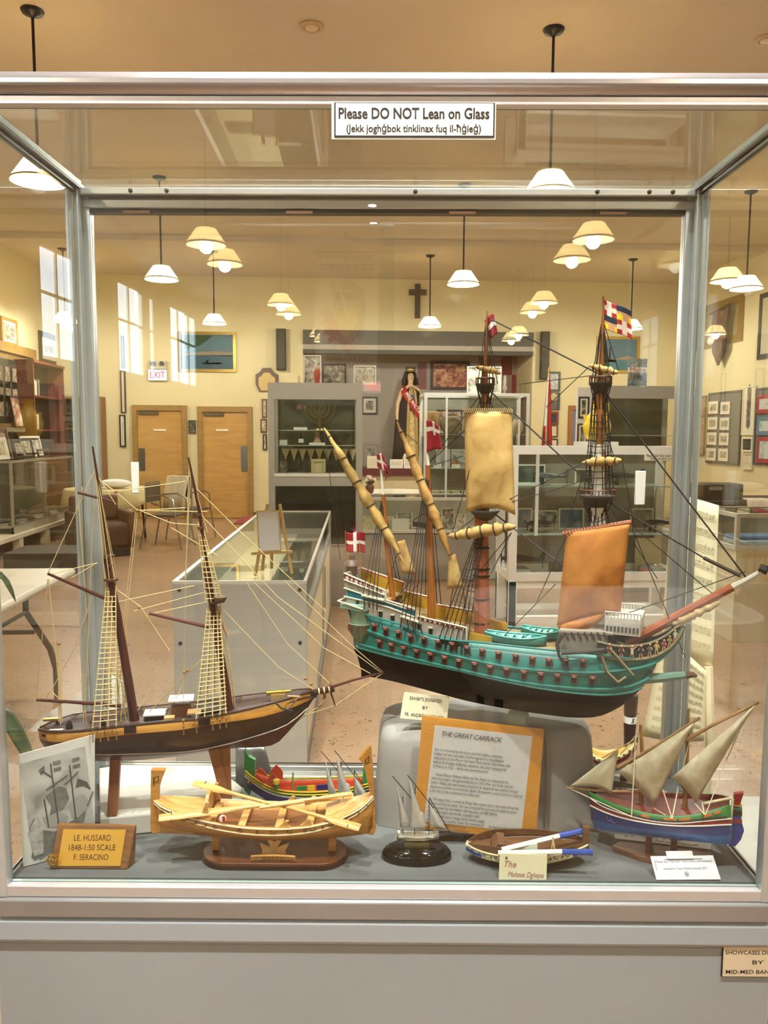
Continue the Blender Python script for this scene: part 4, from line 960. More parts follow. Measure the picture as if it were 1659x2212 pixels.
spar(S, sch, 'bowsprit', [(655, 1502), (690, 1493), (722, 1488)], .0062, .0058, DBR); spar(S, sch, 'jib_boom', [(690, 1492), (760, 1470), (829, 1452)], .0034, .0014, plain('#4f241a', .4))
mb = MB()
for x in (689, 700, 711): mb.tube([S.at(x - 1.5, 1494 - (x - 690) * .17, 0), S.at(x + 1.5, 1493.5 - (x - 690) * .17, 0)], .0068, 10)
mb.build('rope_band', plain('#d3bc86', .7), sch); spar(S, sch, 'dolphin_striker', [(714, 1494), (724, 1524)], .0018, .0012, SPR)
for x, y in ((714, 1480), (700, 1500)): c = S.at(x, y, 0); MB().box(c - Vector((.002, .012, .002)), c + Vector((.002, .012, .002))).build('spritsail_yard', SPR, sch)
# shroud ladders
nb_ = [(200, 1572), (216, 1571), (233, 1569), (251, 1567)]
shrouds(S, sch, 'main_shrouds', (240, 1258), nb_, .057, .0010, CORD, rat=27, spread=.022, rr=.0009)
shrouds(S, sch, 'main_topmast_shrouds', (206, 1008), [(226, 1250), (236, 1252), (248, 1252)], .010, .0007, CORD)
shrouds(S, sch, 'fore_shrouds', (462, 1306), [(424, 1552), (442, 1549), (459, 1546), (476, 1543), (488, 1540)], .056, .0010, CORD, rat=25, spread=.022, rr=.0009)
shrouds(S, sch, 'fore_topmast_shrouds', (431, 1128), [(444, 1300), (456, 1300), (470, 1300), (480, 1300)], .012, .0008, CORD, rat=15, spread=.01)
pl = MB()
for x, y in nb_ + [(424, 1552), (459, 1546), (474, 1543), (488, 1540), (396, 1556)]:
    b = S.at(x, y, -.0585); e = S.at(x + 1, y + 30, -.0575); pl.tube([b, e], .0009, 4).ball(b, .0026, 6).ball(b + Vector((0, 0, -.010)), .0022, 6).ball(e, .0014, 5)
pl.build('deadeye', plain('#8d7442', .6), sch)
# cream running lines
lines(S, sch, 'running_rigging', [(103, 1252, 78, 1510), (105, 1252, 135, 1560), (203, 1020, 103, 1239), (205, 1030, 187, 1460), (212, 1030, 250, 1090), (168, 1066, 187, 1320), (212, 1036, 250, 1062), (250, 1062, 297, 1103), (297, 1103, 400, 1097), (297, 1103, 448, 1105),
      (300, 1102, 370, 1130), (370, 1130, 438, 1135), (297, 1105, 268, 1390), (293, 1105, 262, 1390), (268, 1390, 250, 1550), (408, 1010, 402, 1230), (412, 1020, 400, 1250), (402, 1230, 395, 1560), (400, 1040, 262, 1060), (418, 1040, 448, 1150),
      (425, 1056, 520, 1150), (520, 1150, 705, 1322), (432, 1110, 600, 1290), (600, 1290, 822, 1452), (532, 1258, 620, 1390), (620, 1390, 716, 1480), (475, 1310, 600, 1440), (600, 1440, 683, 1494), (548, 1258, 700, 1400), (700, 1400, 800, 1455), (615, 1255, 760, 1395), (760, 1395, 827, 1452),
      (250, 1272, 303, 1310), (303, 1310, 366, 1405), (255, 1300, 420, 1265), (290, 1320, 440, 1280), (370, 1140, 470, 1200), (110, 1240, 210, 1216), (155, 1248, 210, 1216), (323, 1328, 318, 1335), (320, 1540, 440, 1420), (290, 1570, 420, 1440), (380, 1500, 330, 1580), (78, 1512, 112, 1490), (95, 1512, 110, 1492), (110, 1492, 130, 1512), (112, 1490, 160, 1400), (160, 1400, 200, 1290),
      (716, 1480, 690, 1525), (690, 1525, 640, 1560), (724, 1524, 828, 1453), (724, 1524, 650, 1548), (448, 1300, 330, 1325), (488, 1372, 508, 1530), (290, 1548, 330, 1480)], .00075, CORD)
lines(S, sch, 'tackle', [(125, 1390, 131, 1565), (128, 1390, 134, 1520), (126, 1395, 127, 1560), (185, 1460, 186, 1580), (180, 1450, 180, 1560), (254, 1460, 262, 1560), (262, 1470, 272, 1560), (272, 1480, 280, 1566), (270, 1500, 258, 1568), (480, 1380, 498, 1540), (486, 1385, 505, 1540), (494, 1400, 510, 1540), (360, 1550, 395, 1480)], .0009, CORD)
bl_ = MB()
for x, y in ((683, 1494), (660, 1466), (672, 1478), (300, 1312), (250, 1062), (297, 1103), (86, 1511), (100, 1512), (127, 1390), (180, 1520), (690, 1525), (700, 1508), (398, 1452), (405, 1448)): bl_.ball(S.at(x, y, 0), .0030, 7, (1.2, .8, .9))
bl_.build('pulley_block', plain('#8f6a3c', .6), sch)

# ================================================================== VARNISHED OAR BOAT (dghajsa) ON A STAND
D1 = Frame(CF.world((*CF.onz(590, 1841, ZC + .006).xy, ZC)), CASE_RZ)
dg = empty('model_rowing_boat', 'varnished wooden model boat with crossed oars and tall curled end posts', 'model boat', D1.loc, D1.rz)
PINE = wood('#b0752e', '#d19a4c', .32, (5, 30, 60), 1.0); PINE2 = wood('#c08a42', '#dcae68', .35, (5, 40, 60), 3.0); PINED = wood('#6b3f1c', '#8a5628', .4, (6, 60, 30), 5.0); OARW = wood('#cf9e54', '#e3bd78', .35, (5, 60, 60), 7.0)
def db(t): return .047 * max(.02, math.sin(math.pi * min(1, max(0, t))) ** .45)
dx0, dx1 = 331, 809
def dbx(px): return db((px - dx0) / (dx1 - dx0))
drail = [(331, 1727), (350, 1743), (400, 1762), (470, 1779), (560, 1789), (650, 1787), (720, 1773), (780, 1745), (809, 1716)]
dmid = [(331, 1750), (350, 1764), (400, 1782), (470, 1798), (560, 1806), (650, 1805), (720, 1797), (780, 1778), (809, 1755)]
dbot = [(334, 1796), (350, 1800), (400, 1802), (470, 1808), (560, 1815), (650, 1815), (720, 1810), (780, 1803), (809, 1797)]
hull(D1, dg, 'hull', [(331, 809, drail, 1.0), (331, 810, dmid, .98), (334, 810, dbot, .40)], db, 30, [PINE, PINE], inner=PINE2, thick=.004)
MB().prism([(D1.at(x, y, 0).x, D1.at(x, y, 0).z) for x, y in ((328, 1660), (358, 1661), (349, 1684), (344, 1700), (344, 1724), (352, 1745), (352, 1790), (336, 1800), (327, 1793), (327, 1730))], lambda x, y, d: Vector((x, d, y)), -.006, .006).build('end_post', PINE, dg, smooth=False, bevel=.001)
MB().prism([(D1.at(x, y, 0).x, D1.at(x, y, 0).z) for x, y in ((775, 1636), (801, 1607), (806, 1660), (809, 1720), (812, 1790), (806, 1801), (792, 1798), (790, 1745), (800, 1712), (790, 1670), (785, 1648))], lambda x, y, d: Vector((x, d, y)), -.006, .006).build('end_post', PINE, dg, smooth=False, bevel=.001)
for pts in (((332, 1679), (333, 1689), (342, 1688), (342, 1676), (332, 1679), (332, 1697)), ((788, 1650), (790, 1641), (797, 1633), (797, 1646), (788, 1650), (790, 1643))):
    MB().tube([D1.at(x, y, -.0068) for x, y in pts], .0006, 4).build('post_mark', INK, dg)
for dy, nm_ in ((2, 'rope_trim'), (15, 'rope_trim')):
    rail_line(D1, dg, nm_, [(x, y + dy * (.4 + .6 * math.sin(math.pi * (x - 331) / 478))) for x, y in drail], 333, 806, 34, lambda px: dbx(px) * (1.0 if dy < 8 else .97), .0013, plain('#ead9ac', .6), .0012)
scm = MB(); rnd = random.Random(3)
for px in list(range(356, 470, 22)) + list(range(520, 640, 36)) + list(range(660, 800, 19)):
    y = ip(drail, px) + 8; c = D1.at(px, y, -dbx(px) * .985 - .0012); ph = rnd.random() * 6
    scm.tube([c + Vector((.0045 * (1 - q / 8) * math.cos(q + ph) + .0010 * q - .004, -.0004, .0028 * math.sin(q + ph) * (1 - q / 9))) for q in [k * .6 for k in range(10)]], .00055, 4)
scm.build('painted_scroll', plain('#3d2812', .6), dg, smooth=False)
c = D1.at(481, 1768, -dbx(481) - .002); MB().mat(0).lathe([(0, 0), (.0062, 0), (.0055, .0015), (0, .0016)], c, 16, Matrix.Rotation(R(90), 4, 'X')).mat(1).box(c + Vector((0, -.0022, -.0045)), c + Vector((.0045, -.0016, .0045))).build('shield_badge', [WHT, plain('#c0301c', .5)], dg)
# end decks, thwarts, ribs, lining
for x0, x1 in ((336, 432), (700, 804)):
    q = MB(); deck(D1, [(x, y - 3) for x, y in drail], x0, x1, 9, lambda px: dbx(px) * .95, q, .003); q.build('end_deck', PINE2, dg)
fl = MB(); deck(D1, [(x, y + 10) for x, y in drail], 430, 702, 10, lambda px: dbx(px) * .85, fl, .002); fl.build('floor_boards', PINED, dg)
for px in (455, 520, 600, 668):
    a = D1.at(px, ip(drail, px) + 1, -dbx(px) * .95); b = mir(a); MB().box(Vector((a.x - .006, a.y, a.z - .003)), Vector((b.x + .006, b.y, a.z))).build('thwart', PINE2, dg)
for px, h_ in ((440, .030), (612, .012), (660, .012)):
    for s_ in (-1, 1):
        b = D1.at(px, ip(drail, px), -dbx(px)); z = b.z; MB().prism([(-.010, 0), (.012, 0), (.006, h_ * .6), (.009, h_), (.003, h_), (-.002, h_ * .5)], lambda x, y, d_: Vector((b.x + x, s_ * abs(b.y) * .94 + d_, z + y)), -.002, .002).build('rowlock', PINE2, dg, smooth=False)
a = D1.at(440, ip(drail, 440), -dbx(440)); MB().prism([(-1, 0), (1, 0), (.9, .55), (.55, .9), (.2, 1.25), (-.2, 1.25), (-.55, .9), (-.9, .55)], lambda x, y, d_: Vector((a.x + d_, x * abs(a.y) * .9, a.z + y * .024)), -.003, .003).build('back_board', PINE, dg, smooth=False)
def oar(p, q, wp, wq):
    A, B = D1.at(p[0], p[1], wp), D1.at(q[0], q[1], wq); d = (B - A); L = d.length; d.normalize(); nz = Vector((0, -.4, 1)); side = d.cross(nz).normalized(); nn = side.cross(d).normalized()
    mb = MB(); rows = []
    for t, w_, h_ in ((0, .0072, .0022), (.05, .0080, .0024), (.30, .0074, .0028), (.40, .004, .0034), (.46, .0032, .0032), (.97, .0030, .0030), (1, .002, .002)):
        c = A + d * (L * t); rows.append([c + side * (w_ * math.cos(k * math.pi / 4)) + nn * (h_ * math.sin(k * math.pi / 4)) for k in range(8)])
    o = mb.loft(rows, True).build('oar', OARW, dg)
    MB().tube([A + d * .020 + side * .0082 + nn * .0005, A + d * .020 - side * .0082 + nn * .003, ], .0006, 4).build('blade_line', INK, o)
oar((343, 1767), (760, 1716), -.050, .02); oar((420, 1691), (600, 1741), .042, -.02); oar((778, 1788), (600, 1738), -.054, -.005); oar((762, 1716), (560, 1745), .038, -.03)
# stand
ST = wood('#5a3018', '#70401f', .35, (6, 40, 40), 2.0)
c = D1.at(595, 1846, 0); n = 40
prof = [(math.copysign(1, math.cos(t)) * .078 + .046 * math.cos(t), .046 * math.sin(t)) for t in [2 * math.pi * (k + .5) / n for k in range(n)]]
MB().mat(0).prism(prof, lambda x, y, d_: Vector((c.x + x, y, d_)), .0, .005).build('stand_base', plain('#2c1c12', .4), dg)
MB().prism([(x * .985, y * .97) for x, y in prof], lambda x, y, d_: Vector((c.x + x, y, d_)), .005, .011).build('stand_top', ST, dg, bevel=.001)
for px, py in ((467, 1836), (718, 1836)):
    p = D1.at(px, py, 0); t = D1.at(px, 1803, 0); MB().box((p.x - .0062, -.005, .011), (p.x + .0062, .005, t.z)).build('stand_post', PINE, dg, bevel=.001)
cc = D1.at(592, 1838, -.025); arm = MB()
for k in range(4):
    m_ = Matrix.Translation((cc.x, -.025, cc.z)) @ Matrix.Rotation(R(-25), 4, 'X') @ Matrix.Rotation(k * math.pi / 2, 4, 'Y')
    arm.prism([(-.003, .001), (-.010, .024), (0, .018), (.010, .024), (.003, .001)], lambda x, y, d_: m_ @ Vector((x * 1.3, d_, y * (1.0 if k % 2 == 0 else 1.3) * .8)), -.003, .003)
arm.build('maltese_cross', PINE2, dg, smooth=False)
p0, p1 = D1.at(540, 1853, -.034), D1.at(641, 1853, -.034)
MB().prism([(0, 0), (.12, .25), (.88, .25), (1, 0), (.97, .9), (.85, 1), (.5, 1.12), (.15, 1), (.03, .9)], lambda x, y, d_: Vector((lerp(p0.x, p1.x, x), -.036 + d_ - y * .004, .011 + y * .011)), -.002, .003).build('name_scroll', PINE2, dg, smooth=False)
text('MALTA', .0095, plain('#6b4420', .6), dg, Matrix.Translation(((p0.x + p1.x) / 2, -.0425, .0175)) @ Matrix.Rotation(R(90), 4, 'X'), .0, space=1.25)

# ================================================================== GREEN AND RED LUZZU BEHIND IT
LZ = Frame(CF.world((CF.at(650, 1725, 1.45).x, 1.45, ZC)), CASE_RZ)
lz = empty('model_fishing_boat', 'green, yellow and red painted model fishing boat with tall green prow, behind the varnished boat', 'model boat', LZ.loc, LZ.rz)
GRN = plain('#1f8a45', .35); YLW = plain('#e2bf2e', .4); ORG = plain('#c9502c', .4); NAVY = plain('#15246b', .35); WHB = plain('#e9e7df', .4)
def lb(t): return .030 * max(.02, math.sin(math.pi * min(1, max(0, t * .86 + .02))) ** .6)
def lbx(px): return lb((px - 528) / 272.0)
lr = [(528, 1664), (548, 1681), (590, 1704), (650, 1712), (720, 1709), (780, 1698), (828, 1684)]
off = lambda c_, d_: [(x, y + d_) for x, y in c_]
hull(LZ, lz, 'hull', [(528, 800, lr, 1), (528, 800, off(lr, 10), 1), (528, 800, off(lr, 13), 1), (528, 800, off(lr, 22), .97), (529, 800, off(lr, 30), .9), (532, 800, off(lr, 27), .1)], lb, 22, [GRN, WHB, NAVY, NAVY, plain('#8d2b22', .4)], inner=ORG, thick=.003)
for dy, m_ in ((-1, YLW), (5, YLW)): rail_line(LZ, lz, 'painted_line', off(lr, dy), 530, 798, 20, lbx, .0014, m_, .001)
MB().prism([(LZ.at(x, y, 0).x, LZ.at(x, y, 0).z) for x, y in ((529, 1617), (538, 1632), (552, 1640), (550, 1690), (540, 1716), (528, 1704))], lambda x, y, d_: Vector((x, d_, y)), -.005, .005).build('prow_post', GRN, lz, smooth=False)
MB().prism([(LZ.at(x, y, 0).x, LZ.at(x, y, 0).z) for x, y in ((786, 1640), (800, 1655), (796, 1700), (782, 1700))], lambda x, y, d_: Vector((x, d_, y)), -.005, .005).build('stern_post', GRN, lz, smooth=False)
q = MB()
for x0 in (556, 590): q.mat(0); strip(LZ, q, [(x0 - 14, 1688), (x0, 1672), (x0 + 14, 1690)], off(lr, 0), x0 - 14, x0 + 14, 4, lambda px: lbx(px) * .96, .002, far=True)
q.build('wash_board', ORG, lz, smooth=False)
for x, w in ((597, -.03), (599, .032)):
    c = LZ.at(x, ip(lr, x) - 2, w); MB().mat(0).lathe([(.0045, 0), (.0045, .010)], c, 10).mat(1).lathe([(.006, .010), (.007, .013), (.006, .018), (.004, .019)], c, 10).build('bollard', [GRN, YLW], lz)
mb = MB()
for x0, x1, k in ((640, 662, 0), (664, 680, 1), (684, 716, 2)): mb.mat(k); strip(LZ, mb, [(630, 1700), (720, 1694)], [(630, 1709), (720, 1706)], x0, x1, 2, lambda px: lbx(px) * .99, .002, far=False)
mb.build('painted_panel', [GRN, YLW, NAVY], lz, smooth=False)
ey = LZ.at(541, 1690, -lbx(545) - .004); MB().mat(0).ball(ey, .0055, 8, (1, .3, .6)).mat(1).ball(ey + Vector((0, -.001, 0)), .0028, 8, (1, .5, .9)).build('painted_eye', [plain('#d9a31f', .4), INK], lz)
spar(LZ, lz, 'mast_post', [(633, 1668), (632, 1706)], .0018, .0022, plain('#7fa06a', .5))
MB().box((LZ.at(560, 1716, 0).x, -.02, 0), (LZ.at(740, 1716, 0).x, .02, .006)).build('stand', plain('#33302c', .5), lz)
for x in (590, 700): p = LZ.at(x, 1716, 0); MB().box((p.x - .004, -.004, .006), (p.x + .004, .004, LZ.at(x, 1728, 0).z)).build('stand_post', plain('#33302c', .5), lz)

# ================================================================== SILVER SAILING SHIPS ON BLACK BASES
SIL = plain('#dedad0', .25, .35, .3, 40.0); SILB = plain('#a9a494', .3, .5); GLB = plain('#0a0b0b', .1)
def silver_ship(name, label, px, py, v, s):
    F = Frame(CF.world((CF.at(px, py, v).x, v, ZC)), CASE_RZ); t = empty(name, label, 'ornament', F.loc, F.rz)
    MB().lathe([(.062 * s, 0), (.064 * s, .004 * s), (.063 * s, .012 * s), (.056 * s, .020 * s), (.050 * s, .023 * s), (0, .024 * s)], (0, 0, 0), 32, None, 1, .52).build('base', GLB, t)
    MB().box((-.022 * s, -.012 * s, .024 * s), (.022 * s, -.006 * s, .034 * s)).build('base_plate', plain('#9b8d5e', .3, .9), t)
    z0 = .034 * s; rows = []
    for j in range(13):
        k = j / 12; x = lerp(-.036, .040, k) * s; b = .012 * s * max(.05, math.sin(math.pi * (.12 + .82 * k))); sh = .006 * s * (2 * k - 1) ** 2
        rows.append([Vector((x, -b, z0 + .010 * s + sh)), Vector((x, -b * .7, z0 + .003 * s)), Vector((x, 0, z0)), Vector((x, b * .7, z0 + .003 * s)), Vector((x, b, z0 + .010 * s + sh))])
    MB().grid(rows).add(rows[0], [(0, 1, 2, 3, 4)]).build('hull', SILB, t, solid=.001)
    MB().box((-.034 * s, -.010 * s, z0 + .008 * s), (.030 * s, .010 * s, z0 + .010 * s)).build('deck', SILB, t)
    zt = z0 + .012 * s
    for x, h_ in ((-.026, .070), (-.004, .088), (.022, .066)):
        MB().tube([(x * s, 0, zt - .004 * s), (x * s, 0, zt + h_ * s)], .0009 * s, 6).build('mast', plain('#55504a', .3, .8), t)
    for pts, bul in ((((-.036, .088), (-.030, .012), (-.012, .014)), .005), (((-.014, .104), (-.010, .012), (.016, .014)), .006), (((-.012, .055), (.012, .040), (.018, .012), (-.012, .012)), .004), (((.022, .060), (.022, .016), (.056, .006)), .006)):
        P0 = [Vector((x * s, -.002 * s, zt + z * s)) for x, z in pts]; a, b, c_ = P0[0], P0[1], P0[2]; d_ = P0[3] if len(P0) > 3 else None; rows = []
        for j in range(8):
            v_ = j / 7; row = []
            for i in range(7):
                u = i / 6
                if d_ is None: p = a.lerp(b.lerp(c_, u), v_)
                else: p = a.lerp(b, u).lerp(d_.lerp(c_, u), v_)
                row.append(p + Vector((0, -bul * s * math.sin(math.pi * u) * math.sin(math.pi * min(1, v_ * .9 + .05)), 0)))
            rows.append(row)
        MB().grid(rows).build('sail', SIL, t, solid=.0006 * s)
    mb = MB()
    for a, b in (((-.045, .110), (-.004, .06)), ((-.018, .112), (.030, .050)), ((.022, .070), (.060, .004)), ((.030, .008), (.066, .010))): mb.tube([(a[0] * s, -.004 * s, zt + a[1] * s), (b[0] * s, -.004 * s, zt + b[1] * s)], .0008 * s, 4)
    mb.build('yard', plain('#3f3b36', .4, .6), t)
    return t
silver_ship('silver_ship', 'small silver sailing ship on an oval black base, in front of the orange bordered page', 900, 1850, 1.272, .93)
silver_ship('silver_ship', 'silver sailing ship on a black base, partly hidden behind the varnished boat', 742, 1785, 1.385, .90)

# ================================================================== PAINTED DGHAJSA WITH BLUE-TIPPED OARS
PD = Frame(CF.world((*CF.onz(1140, 1861, ZC).xy, ZC)), CASE_RZ - R(4))
pd = empty('model_rowing_boat', 'small cream model boat with black scrolls and blue tipped white oars', 'model boat', PD.loc, PD.rz)
CREAM = plain('#e2d6a8', .45); BRN = wood('#5b3a22', '#74502f', .5, (8, 60, 60)); BLU = plain('#2a4ca0', .45)
def pb(t): return .040 * max(.02, math.sin(math.pi * min(1, max(0, t))) ** .65)
def pbx(px): return pb((px - 1006) / 266.0)
pr = [(1006, 1822), (1030, 1836), (1075, 1848), (1130, 1853), (1190, 1849), (1240, 1838), (1272, 1824)]
hull(PD, pd, 'hull', [(1006, 1272, pr, 1), (1006, 1272, off(pr, 14), .95), (1010, 1266, [(x, y + 8 + 10 * math.sin(math.pi * (x - 1000) / 280)) for x, y in pr], .35)], pb, 22, [CREAM, CREAM], inner=BRN, thick=.0025)
for y0, x0, x1 in ((9, 1007, 1040), (9, 1238, 1270)):
    q = MB(); strip(PD, q, off(pr, 7), off(pr, 13), x0, x1, 4, lambda px: pbx(px) + .0012, .0015); q.build('blue_stripe', BLU, pd)
rail_line(PD, pd, 'gunwale', pr, 1008, 1270, 20, pbx, .0013, CREAM, .0005)
scm = MB()
for px in range(1020, 1266, 13):
    y = ip(pr, px) + 6.5; c = PD.at(px, y, -pbx(px) - .0012); ph = px * 1.7
    scm.tube([c + Vector((.0036 * (1 - q / 8) * math.cos(q + ph) + .0008 * q - .003, -.0003, .0024 * math.sin(q + ph) * (1 - q / 9))) for q in [k * .6 for k in range(10)]], .0006, 4)
scm.build('painted_scroll', INK, pd, smooth=False)
q = MB(); deck(PD, off(pr, 3), 1020, 1262, 14, lambda px: pbx(px) * .9, q, .002); q.build('floor_boards', BRN, pd)
q = MB(); strip(PD, q, [(1010, 1822), (1060, 1828), (1120, 1839), (1200, 1836), (1260, 1822)], off(pr, -1), 1012, 1262, 12, lambda px: pbx(px) * .95, .002); q.build('wash_board', BRN, pd, smooth=False)
MB().prism([(PD.at(x, y, 0).x, PD.at(x, y, 0).z) for x, y in ((1259, 1784), (1273, 1786), (1271, 1832), (1258, 1834))], lambda x, y, d_: Vector((x, d_, y)), -.004, .004).build('end_post', BRN, pd, smooth=False)
MB().prism([(PD.at(x, y, 0).x, PD.at(x, y, 0).z) for x, y in ((1062, 1822), (1075, 1810), (1090, 1812), (1092, 1836), (1062, 1836))], lambda x, y, d_: Vector((x, d_, y)), -.02, .02).build('seat_back', BRN, pd, smooth=False)
for a, m_, b, wa, wb in (((1084, 1836), (1208, 1806), (1262, 1794), -.035, .006), ((1076, 1843), (1214, 1840), (1280, 1841), -.041, -.041), ):
    A, M_, B = PD.at(*a, wa), PD.at(*m_, lerp(wa, wb, .7)), PD.at(*b, wb)
    o = MB().tube([A, M_], [.0045, .0042], 8).build('oar', WHB, pd); MB().tube([M_, B], [.0048, .0050], 8).build('oar_blade', BLU, o)
mb = MB(); c = PD.at(1194, 1808, -.02); mb.tube([c, c + Vector((.002, -.006, -.016)), c + Vector((.006, -.008, -.020))], .0014, 5).tube([c + Vector((0, -.002, -.004)), c + Vector((-.002, -.006, -.018))], .0012, 5); mb.build('oar_lashing', plain('#b9a06a', .8), pd)

# ================================================================== BLUE HULLED SAILING BOAT
BA, BB = CF.at(1275, 1750, 1.325), CF.at(1600, 1770, 1.242)
b_rz = math.atan2(BB.y - BA.y, BB.x - BA.x)
bm0 = (BA + BB) / 2; B_ = Frame(CF.world((bm0.x, bm0.y, ZC)), CASE_RZ + b_rz)
bb_ = empty('model_sailing_boat', 'blue, red and green model sailing boat with grey cloth lateen sails', 'model boat', B_.loc, B_.rz)
BLH = plain('#123a8c', .3); LBL = plain('#1c6fc0', .3); RDH = plain('#8e2a20', .35); GNH = plain('#2f7032', .4); MRN = wood('#5e1e18', '#74291f', .45, (8, 60, 60))
def bb(t): return .048 * max(.03, math.sin(math.pi * min(1, max(0, .02 + t * .93))) ** .6)
def bbx(px): return bb((px - 1272) / 310.0)
r0 = [(1270, 1710), (1300, 1725), (1340, 1742), (1400, 1757), (1460, 1764), (1520, 1756), (1560, 1744), (1582, 1738)]
r1 = [(1272, 1722), (1300, 1741), (1340, 1756), (1400, 1772), (1460, 1778), (1520, 1774), (1560, 1770), (1590, 1768)]
r2 = [(1274, 1731), (1300, 1745), (1340, 1761), (1400, 1776), (1460, 1782), (1520, 1779), (1560, 1774), (1594, 1771)]
r3 = [(1275, 1740), (1300, 1752), (1340, 1766), (1400, 1778), (1460, 1784), (1520, 1784), (1560, 1782), (1596, 1781)]
r4 = [(1277, 1770), (1300, 1776), (1340, 1783), (1400, 1792), (1460, 1800), (1520, 1805), (1560, 1806), (1598, 1803)]
r5 = [(1284, 1790), (1300, 1793), (1340, 1798), (1400, 1806), (1460, 1814), (1520, 1820), (1560, 1824), (1580, 1824)]
hull(B_, bb_, 'hull', [(1271, 1578, r0, 1), (1272, 1580, r1, 1), (1274, 1582, r2, 1), (1275, 1582, r3, .99), (1277, 1582, r4, .96), (1286, 1578, r5, .55)], bb, 26, [GNH, RDH, RDH, BLH, LBL], inner=MRN, thick=.003)
for ct in (r1, r3): rail_line(B_, bb_, 'white_line', ct, 1275, 1580, 24, bbx, .0012, WHB, .0006)
rail_line(B_, bb_, 'painted_line', [(x, y - 4) for x, y in r1], 1290, 1570, 22, bbx, .0016, plain('#1c1a14', .5), .0005)
mb = MB()
for x0, x1 in ((1385, 1402), (1434, 1461), (1467, 1491), (1520, 1537), (1543, 1557)): strip(B_, mb, off(r0, 5), off(r0, 11), x0, x1, 2, lambda px: bbx(px) + .0014, .001)
mb.build('orange_panel', plain('#d9803a', .5), bb_, smooth=False)
MB().prism([(B_.at(x, y, 0).x, B_.at(x, y, 0).z) for x, y in ((1585, 1714), (1605, 1712), (1597, 1738), (1602, 1775), (1607, 1792), (1600, 1812), (1588, 1826), (1574, 1826), (1582, 1790), (1583, 1740))], lambda x, y, d_: Vector((x, d_, y)), -.004, .004).mat(0).build('rudder', BLH, bb_, smooth=False)
MB().prism([(B_.at(x, y, 0).x, B_.at(x, y, 0).z) for x, y in ((1585, 1713), (1606, 1711), (1598, 1736), (1584, 1738))], lambda x, y, d_: Vector((x, d_, y)), -.0046, .0046).build('rudder_head', RDH, bb_, smooth=False)
for ya, yb, m_ in ((1738, 1744, plain('#c98a2c', .5)), (1744, 1752, GNH), (1752, 1765, plain('#1c1a14', .5)), (1769, 1780, RDH)):
    a, b = B_.at(1583, ya, -.005), B_.at(1603, yb, -.005); MB().box((a.x, -.0047, b.z), (b.x, .0047, a.z)).build('rudder_band', m_, bb_, smooth=False)
spar(B_, bb_, 'tiller', [(1600, 1720), (1560, 1728), (1520, 1736)], .002, .003, plain('#d9c9a0', .5)); spar(B_, bb_, 'steering_post', [(1583, 1726, -.008), (1574, 1815, -.012)], .0022, .0018, plain('#dccfae', .5))
q = MB(); deck(B_, off(r0, 5), 1285, 1575, 16, lambda px: bbx(px) * .92, q, .002); q.build('deck', MRN, bb_)
for px in (1380, 1478): c = B_.at(px, ip(r0, px) + 6, 0); MB().box(c + Vector((-.006, -.006, 0)), c + Vector((.006, .006, .022))).build('mast_step', wood('#7a4a2c', '#8f5c38'), bb_)
BW = wood('#8f6a3e', '#a9824f', .45, (40, 40, 6))
spar(B_, bb_, 'fore_mast', [(1383, 1765), (1388, 1650), (1384, 1565)], .0042, .0026, BW); spar(B_, bb_, 'main_mast', [(1478, 1768), (1484, 1640), (1487, 1530)], .0044, .0022, BW)
spar(B_, bb_, 'yard', [(1334, 1658, -.008), (1420, 1610, -.008), (1512, 1550, -.008)], .0032, .0024, BW); spar(B_, bb_, 'yard', [(1440, 1622, -.008), (1540, 1566, -.008), (1639, 1517, -.008)], .0034, .0022, BW)
spar(B_, bb_, 'bowsprit', [(1224, 1701), (1290, 1708), (1440, 1712)], .002, .0030, plain('#b99668', .5))
CLOTH = blotch(['#b9ab8c', '#cabd9e', '#d6cbae'], 60, .85, 2.0)
def trisail(name, a, b, c_, bul, w, m=CLOTH, nx=10, cut=0.0):
    rows = []
    for j in range(nx + 1):
        v = j / nx; row = []
        for i in range(nx + 1):
            u = i / nx; p = (lerp(a[0], lerp(b[0], c_[0], u), v), lerp(a[1], lerp(b[1], c_[1], u), v))
            k = 4 * u * (1 - u) * v * cut; p = (p[0] + (a[0] - p[0]) * k * .2, p[1] + (a[1] - p[1]) * k * .2)
            row.append(B_.at(p[0], p[1], w - bul * math.sin(math.pi * u) * math.sin(math.pi * min(1, .05 + v * .9))))
        rows.append(row)
    return MB().grid(rows).build(name, m, bb_, solid=.0008)
trisail('jib_sail', (1336, 1618), (1228, 1700), (1321, 1716), .008, -.006, plain('#d3c9a6', .85), cut=.5)
trisail('lateen_sail', (1498, 1562), (1334, 1668), (1412, 1746), .012, -.012, cut=.12); trisail('lateen_sail', (1630, 1524), (1450, 1680), (1502, 1736), .012, -.014, cut=.12)
lines(B_, bb_, 'running_rigging', [(1364, 1765, -.05, 1374, 1580, 0), (1366, 1765, -.05, 1300, 1735, -.04), (1300, 1735, -.04, 1230, 1703, 0), (1412, 1746, -.012, 1450, 1768, -.05), (1432, 1706, -.012, 1452, 1768, -.05), (1452, 1768, -.05, 1465, 1700, -.01), (1465, 1700, -.01, 1498, 1565, 0), (1502, 1736, -.014, 1522, 1760, -.045), (1522, 1760, -.045, 1516, 1730, 0), (1524, 1760, -.045, 1570, 1640, 0), (1570, 1640, 0, 1612, 1545, -.01), (1388, 1570, 1340, 1630), (1484, 1600, 1500, 1560), (1384, 1566, 1360, 1640)], .0009, plain('#d9cda6', .8))
